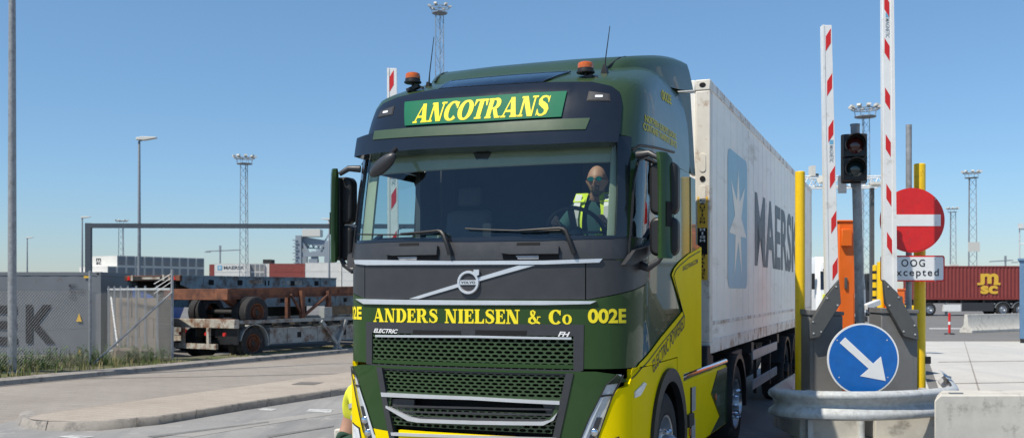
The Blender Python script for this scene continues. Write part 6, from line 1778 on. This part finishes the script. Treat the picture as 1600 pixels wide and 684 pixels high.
# quay crane
qc = thing('quay_crane', 'grey ship-to-shore quay crane beyond the far containers, partly behind the truck mirror', 'crane', (at(500, 0, 520)[0], 520, 0))
def q_(px, py, dz=0): v = at(px, py, 520); return Vector((v[0] - qc.location.x, dz, v[2]))
lg = MB()
for (px, pt) in ((467, 368), (512, 380)):
    for d in (0, 14): lg.bar(q_(px, 455, d) + Vector((0, 0, -.2)), q_(px, pt, d), 3.0, 3.0)
lg.build('crane_legs', craneg, qc)
b_ = MB(); b_.bar(q_(464, 373, 3), q_(530, 384, 3), 2.4, 3.4); b_.bar(q_(464, 373, 11), q_(530, 384, 11), 2.4, 3.4); b_.bar(q_(466, 398, 0), q_(530, 396, 0), 1.6, 2.2); b_.build('crane_girder', craneg, qc)
MB().bar(q_(472, 379, 0), q_(484, 398, 0), 1.4, 1.4).build('crane_strut', craneg, qc)
b_ = MB(); b_.bar(q_(510, 350, 7), q_(526, 322, 7), 1.6, 1.8); b_.bar(q_(526, 350, 7), q_(527, 322, 7), 1.0, 1.0); b_.build('crane_boom', cranew, qc)
v0, v1 = q_(472, 369, 2), q_(500, 358, 2)
MB().box(v0.x, v1.x, 0, 8, v0.z, v1.z).build('machine_house', cranew, qc)
v0, v1 = q_(486, 406, 2), q_(494, 392, 2)
MB().box(v0.x, v1.x, 0, 5, v0.z, v1.z).build('crane_cab', craneg, qc)
v0, v1 = q_(494, 398, 2), q_(512, 390, 2)
MB().box(v0.x, v1.x, 0, 5, v0.z, v1.z).build('trolley', craneg, qc)
ld = MB()
for k in range(9): v = q_(462 + (k % 2) * 2, 376 + k * 5, -2); ld.box(v.x - 1.2, v.x + 1.2, -2, 0, v.z, v.z + .5)
ld.build('stair_landing', craneg, qc)
tz = MB()
for k in range(7):
    a_ = q_(468 + k * 8, 372 + k * 1.2, 3); b_ = q_(472 + k * 8, 386 + k * .6, 3); c_2 = q_(476 + k * 8, 372 + k * 1.2, 3)
    tz.bar(a_, b_, .5, .5); tz.bar(b_, c_2, .5, .5)
tz.bar(q_(468, 386, 3), q_(530, 390, 3), .7, .7); tz.bar(q_(505, 382, 0), q_(497, 398, 0), .9, .9); tz.bar(q_(514, 362, 3), q_(505, 378, 3), .7, .7)
for k in range(6): tz.bar(q_(490 + k * 1.4, 394, 0), q_(489 + k * 1.6, 412 - k, 0), .35, .35)
tz.build('crane_bracing', craneg, qc)
cbx = MB(); v0 = q_(489, 411, 0); cbx.box(v0.x - 2, v0.x + 2.5, -1, 3, v0.z - 1, v0.z + 2.2); cbx.build('spreader', craneg, qc)
def tower(px0, px1, pxm, py, Z, lab, pend):
    t = thing('tower_crane', lab, 'crane', (at(pxm, 0, Z)[0], Z, 0), 0, 'distant tower cranes')
    H_ = at(0, py, Z)[2]; x0, x1 = at(px0, 0, Z)[0] - t.location.x, at(px1, 0, Z)[0] - t.location.x
    MB().box(-.45, .45, -.45, .45, 0, H_).build('tower', distg, t); MB().bar((x0, 0, H_), (x1, 0, H_ + 1.0), .6, .7).build('jib', distg, t)
    MB().bar((0, 0, H_), (0, 0, H_ + 4), 1.2, 1.2).build('crane_top', distg, t); MB().box(x0 - .8 if abs(x0) < abs(x1) else x1 - .8, (x0 if abs(x0) < abs(x1) else x1) + 3, -1, 1, H_ - .8, H_ - .3).build('counterweight', distg, t)
tower(322, 376, 344, 392.5, 700, 'distant tower crane above the far stacks left of the truck', 0)
tower(1546, 1583, 1571, 408.5, 700, 'distant tower crane just above the maroon container on the right', 0)
t = thing('ship_bridge', 'low dark building top showing above the far containers beside the truck', 'building', (at(396, 0, 480)[0], 480, 0))
a = at(425, 405, 480); MB().box(0, (at(423, 0, 480)[0] - at(396, 0, 480)[0]), 0, 10, 0, at(0, 411.5, 480)[2]).build('lower_deck', distg, t); x_ = at(410, 0, 480)[0] - at(396, 0, 480)[0]; MB().box(x_, x_ + 4, 1, 8, at(0, 411.5, 480)[2], a[2]).build('upper_deck', darksteel, t)

# ================================================================== RIGHT BACKGROUND
# portal truss with cameras
ct = thing('camera_gantry', 'slim lattice gantry with cameras spanning the lane behind the yellow bollard', 'gantry', (at(1374, 0, 28)[0], 28, 0))
def c_(px, py, d=0): v = at(px, py, 28); return Vector((v[0] - ct.location.x, d, v[2]))
mb = MB()
for d in (0, .5):
    for py in (275, 291): mb.path([c_(1240, py + 1, d), c_(1380, py, d)], .022, 6)
    for k in range(18):
        px = 1240 + k * 7.8; mb.path([c_(px, 276 if k % 2 else 291, d), c_(px + 7.8, 291 if k % 2 else 276, d)], .012, 4)
mb.build('truss', boomwhite, ct)
a = c_(1367.5, 292, .25); MB().box(a.x - .05, a.x + .05, .2, .32, 0, a.z).build('gantry_post', bracketg, ct)
a = c_(1150, 292, .25); MB().box(a.x - .05, a.x + .05, .2, .32, 0, a.z + .1).build('gantry_post', bracketg, ct)
MB().path([c_(1240, 291, .25), a + Vector((0, 0, .05))], .05, 6).build('truss', boomwhite, ct)
MB().bar(c_(1276, 284, -.1), c_(1286, 278, -.2), .16, .16).build('camera_body', cranew, ct); MB().box(*[v for pr in zip(c_(1265, 276, -.2), c_(1271, 260, .1)) for v in sorted(pr)]).build('floodlight', cranew, ct)
MB().bar(c_(1268, 272, 0), c_(1279, 273, 0), .05, .05).build('camera_arm', bracketg, ct)
MB().box(*[v for pr in zip(c_(1309, 302, -.1), c_(1321, 275, 0)) for v in sorted(pr)]).build('equipment_panel', steeldull, ct)
MB().box(*[v for pr in zip(c_(1360, 289, -.2), c_(1376, 285, .2)) for v in sorted(pr)]).build('equipment_box', cranew, ct)

# white truck waiting behind
wt = thing('white_truck', 'white truck with dark windscreen waiting behind the barriers, mostly hidden by the left boom', 'truck', (at(1317, 0, 50)[0], 50, 0))
hwid = 1.25
cab = MB()
secs = [(.35, 0, 1.22), (1.0, -.02, 1.25), (1.9, 0, 1.25), (2.9, .22, 1.22), (3.3, .30, 1.16), (3.6, .75, 1.05)]
vs = []; fs = []
for (z, y, w_) in secs:
    vs += [(-w_, y + .35, z), (-w_ + .18, y + .06, z), (-.5, y, z), (.5, y, z), (w_ - .18, y + .06, z), (w_, y + .35, z), (w_, 2.2, z), (-w_, 2.2, z)]
for i in range(len(secs) - 1):
    for k in range(8): fs.append((i * 8 + k, i * 8 + (k + 1) % 8, (i + 1) * 8 + (k + 1) % 8, (i + 1) * 8 + k))
fs.append(tuple(len(secs) * 8 - 8 + k for k in range(8)))
cab.add(vs, fs).build('cab', boomwhite, wt, ang=30)
MB().add([(-1.1, .045, 1.95), (1.1, .045, 1.95), (1.06, .20, 2.85), (-1.06, .20, 2.85)], [(0, 1, 2, 3)]).build('windscreen', MATS['black_gloss'], wt)
MB().box(-1.0, 1.0, -.08, .0, 2.86, 2.98).build('sun_visor', black, wt, bevel=.02)
MB().box(-.75, .75, -.035, -.022, .75, 1.55).build('grille', darkgrey, wt); MB().box(-1.22, 1.22, -.06, .2, .35, .62).build('bumper', darkgrey, wt, bevel=.03)
for sg in (1, -1):
    MB().box(min(sg * 1.32, sg * 1.5), max(sg * 1.32, sg * 1.5), .2, .35, 1.95, 2.75).build('door_mirror', black, wt, bevel=.03)
    MB().box(min(sg * .82, sg * 1.15), max(sg * .82, sg * 1.15), -.025, .06, .80, 1.0).build('headlight', headsil, wt, bevel=.02)
    add_wheel(wt, (sg * 1.22, 1.4, .5), sg=sg)
    add_wheel(wt, (sg * 1.22, 5.2, .5), sg=sg)
MB().prism([(-1.05, 1.0), (-.55, 1.3), (-.60, 1.75), (-1.0, 1.7)], 'y', -.018, .02).build('livery_patch', hivisy, wt)
MB().box(-1.2, 1.2, 2.6, 12, 1.1, 3.3).build('load_body', farwhite, wt, bevel=.02)

# maroon container on its lorry
Zm = 76
mx = at(1431, 0, Zm)[0]
mtr = thing('container_trailer', 'dark trailer with white rims carrying the maroon container in the far yard', 'trailer', (mx, Zm, 0))
fm = MB(); fm.box(0, 12.2, .5, .7, .95, 1.22); fm.box(0, 12.2, 1.7, 1.9, .95, 1.22)
for k in range(8): fm.box(k * 1.7, k * 1.7 + .15, .05, 2.4, 1.02, 1.2)
fm.build('trailer_frame', chassis, mtr)
for x in (6.6, 7.9, 9.2): 
    for y, sg in ((.02, -1), (2.42, 1)):
        ty, rm, nt = wheel_mesh(.5, .36, .29, .03, 1)
        for mb in (ty, rm): mb.v = [(y_, sg * x_, z_) for x_, y_, z_ in mb.v]
        o = ty.build('wheel', rubber, mtr); o.location = (x, y, .5); rm.build('rim', alu, o)
    mg = MB(); vs = []; fs = []; angs = list(range(10, 171, 20))
    for a in angs:
        for (y, rr_) in ((.0, .55), (.0, .58), (.4, .58), (.4, .55)): vs.append((x + rr_ * math.cos(R(a)), y, .5 + rr_ * math.sin(R(a))))
    for i in range(len(angs) - 1):
        for k in range(4): fs.append((i * 4 + k, i * 4 + (k + 1) % 4, (i + 1) * 4 + (k + 1) % 4, (i + 1) * 4 + k))
    mg.add(vs, fs).build('mudguard', steeldull, mtr)
MB().box(3.5, 5.9, .02, .06, .35, 1.0).build('side_panel', darkgrey, mtr); MB().box(2.1, 3.4, .0, .3, .35, .85).build('pallet_box', boomwhite, mtr)
MB().box(2.3, 2.45, .1, .25, .1, 1.0).build('landing_leg', steeldull, mtr)
for x in (.2, 1.4):
    ty, rm, nt = wheel_mesh(.5, .36, .29, .03, 1)
mcn = yard_box('shipping_container', 'maroon container with yellow lettering on a trailer in the far yard', mscred, 12.19, 2.55, 2.44, (mx, Zm, 1.23), 0, None, .036, .28)
sy = MATS['sticker_yellow']
def mq(pxa, pxb, pya, pyb): return [Vector((at(px, py, Zm)[0] - mx, -.004, at(px, py, Zm)[2] - 1.23)) for px, py in ((pxa, pyb), (pxb, pyb), (pxb, pya), (pxa, pya))]
letter_mesh('lettering', text2d('m', .045), sy, mq(1532, 1560, 427, 443), None, mcn, off=.004)
letter_mesh('lettering', text2d('sc', .045), sy, mq(1532, 1559, 446, 459), None, mcn, off=.004)
qd = mq(1527, 1563, 441.5, 445); ql_ = MB(); ql_.box(qd[0].x, qd[0].x + .5, -.014, -.005, qd[0].z, qd[2].z); ql_.box(qd[1].x - .5, qd[1].x, -.014, -.005, qd[0].z, qd[2].z); ql_.build('lettering', sy, mcn)
mt = thing('tractor_truck', 'dark tractor unit coupled ahead of the maroon container, hidden behind the signs', 'truck', (mx - .3, Zm, 0))
MB().prism([(-4.0, .4), (-1.9, .4), (-1.9, 3.2), (-3.6, 3.2), (-3.95, 1.9)], 'y', 0, 2.44).build('cab', darkgrey, mt, bevel=.06)
MB().box(-1.9, 1.9, .7, 1.7, .7, .95).build('chassis_frame', chassis, mt)
MB().prism([(-3.75, 1.95), (-2.6, 1.95), (-2.6, 2.75), (-3.5, 2.75)], 'y', -.012, .0).build('side_window', blackgl, mt)
for x in (-3.2, 1.35):
    for y, sg in ((.02, -1), (2.42, 1)):
        ty, rm, nt = wheel_mesh(.5, .36, .29, .03, 1)
        for mb in (ty, rm): mb.v = [(y_, sg * x_, z_) for x_, y_, z_ in mb.v]
        o = ty.build('wheel', rubber, mt); o.location = (x, y, .5); rm.build('rim', alu, o)
# concrete crash barriers, marker post, blue cabin
jb = MB(); jprof = [(0, 0), (.62, 0), (.62, .12), (.42, .34), (.38, .82), (.24, .82), (.20, .34), (0, .12)]
jb.prism(jprof, 'x', 0, 4.6)
o = jb.build('crash_barrier', concrete, bevel=.015); p = gp(1519, 520); o.location = p; o.rotation_euler = (0, 0, R(33))
tag(o, 'grey concrete crash barrier standing in the far yard in front of the maroon container', 'crash barrier')
mp_ = thing('marker_post', 'red and white marker post on the asphalt left of the crash barrier', 'marker post', gp(1483.5, 522))
MB().lathe([(.05, 0), (.05, .40), (.052, .40), (.052, .92), (0, .93)], 14).build('post', redref, mp_); MB().lathe([(.053, .42), (.053, .55)], 14, cap=False).build('white_band', boomwhite, mp_); MB().lathe([(.22, 0), (.2, .05), (.06, .06)], 16).build('foot', black, mp_)
bc = thing('blue_cabin', 'blue steel cabin with a railed roof at the right edge of the photo', 'cabin', (at(1593, 0, 36)[0], 36, 0), R(-28))
hb_ = at(0, 407, 36)[2]
MB().box(0, 4, 0, 2.4, .15, hb_).build('cabin_body', bluecab, bc, bevel=.02); MB().box(.28, 1.3, -.015, .0, 1.1, 2.3).build('window', cranew, bc); MB().box(-.06, 4.06, -.06, 2.46, hb_, hb_ + .08).build('roof_edge', bluecab, bc)
for x in (.02, 3.9): MB().box(x, x + .12, .0, .12, 0, .15).build('foot', black, bc)
rl_ = MB()
for x in (.0, .9, 1.8, 2.7): rl_.tube((x, .02, hb_ + .08), (x, .02, hb_ + 1.15), .022, 8)
for z in (.6, 1.12): rl_.tube((0, .02, hb_ + z), (3.8, .02, hb_ + z), .02, 8)
rl_.build('roof_railing', steel, bc); MB().box(-.05, .12, -.1, .05, hb_ + 1.16, hb_ + 1.32).build('floodlight', steel, bc)

# ================================================================== PEOPLE
def skin_verts(J, E, root, sub=2):
    me = bpy.data.meshes.new('tmp'); names = list(J); me.from_pydata([J[k][0] for k in names], [(names.index(a), names.index(b)) for a, b in E], [])
    ob = bpy.data.objects.new('tmp', me); COL.objects.link(ob)
    ob.modifiers.new('skin', 'SKIN'); sd = me.skin_vertices[0].data
    for i, k in enumerate(names):
        r_ = J[k][1]; sd[i].radius = (r_, r_) if not isinstance(r_, tuple) else r_; sd[i].use_root = (k == root)
    ms = ob.modifiers.new('sub', 'SUBSURF'); ms.levels = sub; ms.render_levels = sub
    dg = bpy.context.evaluated_depsgraph_get(); m2 = bpy.data.meshes.new_from_object(ob.evaluated_get(dg))
    vs = [tuple(v.co) for v in m2.vertices]; fs = [tuple(p.vertices) for p in m2.polygons]
    bpy.data.objects.remove(ob); bpy.data.meshes.remove(me); bpy.data.meshes.remove(m2)
    return vs, fs
def head_mesh(mb, c, s=1.0, M=None, keep=None, grow=1.0):
    """a head facing -y, centre c; brow, eye sockets, nose, mouth, chin, ears"""
    n, m = 36, 26; vs = []; fs = []
    for i in range(m + 1):
        ph = math.pi * i / m; z = -math.cos(ph)
        for k in range(n):
            t = 2 * math.pi * k / n; x = math.sin(ph) * math.sin(t); y = -math.sin(ph) * math.cos(t)
            X, Y, Zz = x * .079, y * .098, z * .122
            if z < 0:
                f = 1 + z * .30 * (1 if y > -.2 else .62); X *= f; Y *= (1 + z * .16) if y > 0 else (1 + z * .03)
            fr = max(0, -y)
            g = lambda ax, az, sx, sz_: math.exp(-((x - ax) / sx)**2 - ((z - az) / sz_)**2) * fr
            Y -= .026 * g(0, -.16, .13, .17) + .008 * g(0, .02, .10, .2)
            Y += .013 * (g(.36, .05, .2, .12) + g(-.36, .05, .2, .12))
            Y -= .007 * g(0, .24, .6, .1)
            Y -= .010 * g(0, -.50, .22, .055) + .009 * g(0, -.62, .2, .05) - .006 * g(0, -.56, .26, .025)
            Y -= .014 * g(0, -.84, .3, .12)
            ear = math.exp(-((abs(x) - 1) / .22)**2 - ((z + .05) / .25)**2 - ((y - .08) / .22)**2)
            X += math.copysign(.016 * ear, x)
            v = Vector((X, Y, Zz)) * s * grow
            if M: v = M @ v
            vs.append(tuple(Vector(c) + v))
    for i in range(m):
        for k in range(n):
            if keep and not keep(math.sin(math.pi * (i + .5) / m) * math.sin(2 * math.pi * (k + .5) / n), -math.sin(math.pi * (i + .5) / m) * math.cos(2 * math.pi * (k + .5) / n), -math.cos(math.pi * (i + .5) / m)): continue
            fs.append((i * n + k, i * n + (k + 1) % n, (i + 1) * n + (k + 1) % n, (i + 1) * n + k))
    mb.add(vs, fs)
def add_hand(J, E, tag_, wrist, palm_dir, side_dir, curl_dir):
    """palm and five curled fingers as skin branches"""
    pd = Vector(palm_dir).normalized(); sd = Vector(side_dir).normalized(); cd = Vector(curl_dir).normalized()
    w = Vector(wrist)
    J[tag_ + 'palm'] = (w + pd * .05, (.036, .018)); E.append((tag_ + 'wr', tag_ + 'palm'))
    for i, (o, l) in enumerate(((-.030, .068), (-.010, .078), (.010, .072), (.029, .058))):
        b = w + pd * .088 + sd * o; k1 = b + pd * l * .35 + cd * l * .22; k2 = k1 + pd * l * .12 + cd * l * .42; k3 = k2 - pd * l * .25 + cd * l * .22
        for nm, p, r_ in (('a', b, .0105), ('b', k1, .0095), ('c', k2, .009), ('d', k3, .008)): J[f'{tag_}f{i}{nm}'] = (p, r_)
        E += [(tag_ + 'palm', f'{tag_}f{i}a'), (f'{tag_}f{i}a', f'{tag_}f{i}b'), (f'{tag_}f{i}b', f'{tag_}f{i}c'), (f'{tag_}f{i}c', f'{tag_}f{i}d')]
    b = w + pd * .035 - sd * .035; k1 = b + pd * .03 - sd * .018 + cd * .012; k2 = k1 + pd * .02 + cd * .028
    J[tag_ + 't0'] = (b, .012); J[tag_ + 't1'] = (k1, .0105); J[tag_ + 't2'] = (k2, .009)
    E += [(tag_ + 'palm', tag_ + 't0'), (tag_ + 't0', tag_ + 't1'), (tag_ + 't1', tag_ + 't2')]

# the driver, seated behind the wheel (truck frame, moved to the seat)
DX, DY, DZ = .655, 1.25, 1.99
dr = thing('person', 'bald driver in mirrored sunglasses and yellow hi-vis vest at the wheel of the green truck', 'person', tw(DX, DY, DZ), -TH)
J = {'pel': ((0, .02, .12), .14), 'wai': ((0, .04, .30), .13), 'che': ((0, .03, .50), (.17, .12)), 'nk0': ((0, .0, .64), .068), 'nk1': ((.02, -.05, .71), .060), 'hd': ((.035, -.08, .78), .06)}
E = [('pel', 'wai'), ('wai', 'che'), ('che', 'nk0'), ('nk0', 'nk1'), ('nk1', 'hd')]
for sg, q in ((1, 'r'), (-1, 'l')):
    J.update({q + 'sh': ((sg * .19, .02, .57), .062), q + 'el': ((sg * .27, -.20, .36), .046), q + 'wr': ((sg * .205, -.44, .41), .030), q + 'hip': ((sg * .10, -.06, .10), .095), q + 'kn': ((sg * .14, -.48, .14), .062), q + 'an': ((sg * .14, -.60, -.32), .043), q + 'to': ((sg * .14, -.76, -.36), .035)})
    E += [('che', q + 'sh'), (q + 'sh', q + 'el'), (q + 'el', q + 'wr'), ('pel', q + 'hip'), (q + 'hip', q + 'kn'), (q + 'kn', q + 'an'), (q + 'an', q + 'to')]
    add_hand(J, E, q, J[q + 'wr'][0], (sg * .1, -.7, .3), (-.2 * sg, .35, .8), (-sg * .9, -.2, -.3))
vs, fs = skin_verts(J, E, 'pel', 2)
bd = MB().add(vs, fs); HC = (.035, -.10, .80)
head_mesh(bd, HC, 1.07, Matrix.Rotation(R(6), 3, 'Z'))
body = bd.build('body', skin, dr, ang=80)
def garment(name, keys, grow, m, par, extra=None, root=None):
    J2 = {k: (J[k][0], tuple(np_ + grow for np_ in J[k][1]) if isinstance(J[k][1], tuple) else J[k][1] + grow) for k in keys}
    if extra: J2.update(extra)
    E2 = [(a, b) for a, b in E if a in J2 and b in J2]
    v, f = skin_verts(J2, E2, root or keys[0], 2)
    return MB().add(v, f).build(name, m, par, ang=80)
garment('sweater', ['pel', 'wai', 'che', 'nk0', 'rsh', 'rel', 'rwr', 'lsh', 'lel', 'lwr'], .016, teal, body, {'nk0': ((0.01, -.02, .675), .080)})
garment('trousers', ['pel', 'rhip', 'rkn', 'ran', 'lhip', 'lkn', 'lan'], .018, navy, body)
# sleeveless vest with grey bands
def vest(par, m, ctr, zlo, zhi, rx, ry, gap=.0, zsh=None):
    mb = MB(); vs = []; fs = []; n = 40; lev = 14
    for i in range(lev + 1):
        f = i / lev; z = zlo + (zhi - zlo) * f
        w_ = 1.0 if f < .72 else 1 - (f - .72) / .28 * .42; d_ = 1.0 if f < .6 else 1 - (f - .6) / .4 * .40
        for k in range(n):
            t = 2 * math.pi * k / n
            vs.append((ctr[0] + rx * w_ * math.sin(t), ctr[1] - ry * d_ * math.cos(t), z))
    for i in range(lev):
        for k in range(n):
            ta = (k + .5) / n * 360
            if min(ta, 360 - ta) < 10 + 9 * (i / lev): continue           # open front
            if i > 8 and 72 < min(ta, 360 - ta) < 118: continue            # armhole
            fs.append((i * n + k, i * n + (k + 1) % n, (i + 1) * n + (k + 1) % n, (i + 1) * n + k))
    return mb.add(vs, fs).build('hi_vis_vest', m, par, ang=80)
ve = vest(body, hivis, (0, .03), .12, .70, .262, .205)
sb = MB()
for sg in (1, -1):
    for x in (.135,):
        ps = [(sg * x, -.150, .14), (sg * x, -.180, .35), (sg * (x + .005), -.176, .48), (sg * (x + .0), -.145, .58), (sg * (x - .01), -.095, .69)]
        for a, b in zip(ps, ps[1:]): sb.bar(a, b, .055, .006, up=(0, -1, 0))
sb.build('reflective_band', reflect, ve)
# straps over the shoulders so the vest meets at the top
ss_ = MB()
for sg in (1, -1):
    pth = [(sg * .12, -.13, .62), (sg * .12, -.04, .70), (sg * .12, .05, .70), (sg * .12, .14, .62)]
    for a, b in zip(pth, pth[1:]): ss_.bar(a, b, .10, .012, up=(0, 0, 1))
ss_.build('vest_shoulder', hivis, ve)
Mh = Matrix.Rotation(R(6), 3, 'Z')
def hp_(x, y, z): return Vector(HC) + Mh @ (Vector((x, y, z)) * 1.07)
gl2 = MB()
for sg in (1, -1):
    pts = [hp_(sg * (.033 + .027 * math.cos(R(a))), -.098 + .012 * abs(math.cos(R(a))) * (1 if math.cos(R(a)) > 0 else .2), .008 + .018 * math.sin(R(a))) for a in range(0, 360, 24)]
    gl2.add(pts + [p + Mh @ Vector((0, -.006, 0)) for p in pts], [tuple(range(15)), tuple(range(15, 30))] + [(i, (i + 1) % 15, 15 + (i + 1) % 15, 15 + i) for i in range(15)])
sgo = gl2.build('sunglasses', lens_teal, body, ang=50)
fr2 = MB()
for sg in (1, -1): fr2.path([hp_(sg * .060, -.088, .012), hp_(sg * .080, -.03, .012), hp_(sg * .084, .02, .004)], .0035, 6)
fr2.path([hp_(-.012, -.108, .012), hp_(.012, -.108, .012)], .004, 6); fr2.build('glasses_frame', black, sgo)
bdm = MB(); head_mesh(bdm, HC, 1.07, Mh, lambda x, y, z: (z < -.66 and y < .1) or (-.66 <= z < -.38 and y < -.05 and abs(x) < .42 and not (abs(x) < .24 and -.60 < z < -.48)), 1.012)
bdm.build('beard', stubble, body, ang=80)
hsb = MB(); head_mesh(hsb, HC, 1.07, Mh, lambda x, y, z: z > -.1 and z < .62 and y > .28, 1.008)
hsb.build('hair', stubble, body, ang=80)
# worker crouching beside the truck's front wheel
wp = thing('person', 'person in yellow hi-vis jacket crouching beside the truck, mostly hidden by it', 'person', (-1.45, 9.80, 0), R(72))
J = {'pel': ((0, .18, .34), .13), 'wai': ((0, .12, .52), .13), 'che': ((0, .0, .80), (.17, .13)), 'nk0': ((0, -.08, .95), .07), 'nk1': ((0, -.14, 1.05), .057), 'hd': ((0, -.18, 1.13), .06)}
E = [('pel', 'wai'), ('wai', 'che'), ('che', 'nk0'), ('nk0', 'nk1'), ('nk1', 'hd')]
for sg, q in ((1, 'r'), (-1, 'l')):
    J.update({q + 'sh': ((sg * .19, -.02, .90), .066), q + 'el': ((sg * .25, -.10, .60), .050), q + 'wr': ((sg * .20, -.30, .44), .032), q + 'hip': ((sg * .11, .12, .34), .10), q + 'kn': ((sg * .16, -.28, .50), .068), q + 'an': ((sg * .14, .02, .09), .045), q + 'to': ((sg * .15, -.16, .045), .042)})
    E += [('che', q + 'sh'), (q + 'sh', q + 'el'), (q + 'el', q + 'wr'), ('pel', q + 'hip'), (q + 'hip', q + 'kn'), (q + 'kn', q + 'an'), (q + 'an', q + 'to')]
    add_hand(J, E, q, J[q + 'wr'][0], (-.1 * sg, -.8, -.5), (.9, 0, .1), (0, -.2, -.9))
vs, fs = skin_verts(J, E, 'pel', 2)
bd = MB().add(vs, fs); head_mesh(bd, (0, -.20, 1.19), 1.0)
body = bd.build('body', skin, wp, ang=80)
jk = garment('hi_vis_jacket', ['wai', 'che', 'nk0', 'rsh', 'rel', 'lsh', 'lel'], .030, hivisy, body, root='che')
garment('trousers', ['pel', 'wai', 'rhip', 'rkn', 'ran', 'lhip', 'lkn', 'lan'], .022, dkgreen, body)
garment('sleeve', ['rel', 'rwr'], .012, dkgreen, body); garment('sleeve', ['lel', 'lwr'], .012, dkgreen, body)
for q in ('r', 'l'): garment('boot', [q + 'an', q + 'to'], .018, black, body)
hr = MB(); hr.ball((0, -.185, 1.235), .086, .104, .094, 20, 12); hr.build('hair', black, body)
bands = MB()
for sg, q in ((1, 'r'), (-1, 'l')):
    a, b = Vector(J[q + 'sh'][0]), Vector(J[q + 'el'][0]); d = (b - a).normalized()
    for f in (.45, .80):
        c = a.lerp(b, f); rr_ = .096 + (.080 - .096) * f + .006
        bands.path([c - d * .022, c + d * .022], rr_ * 1.0, 24)
bands.build('reflective_band', reflect, jk)
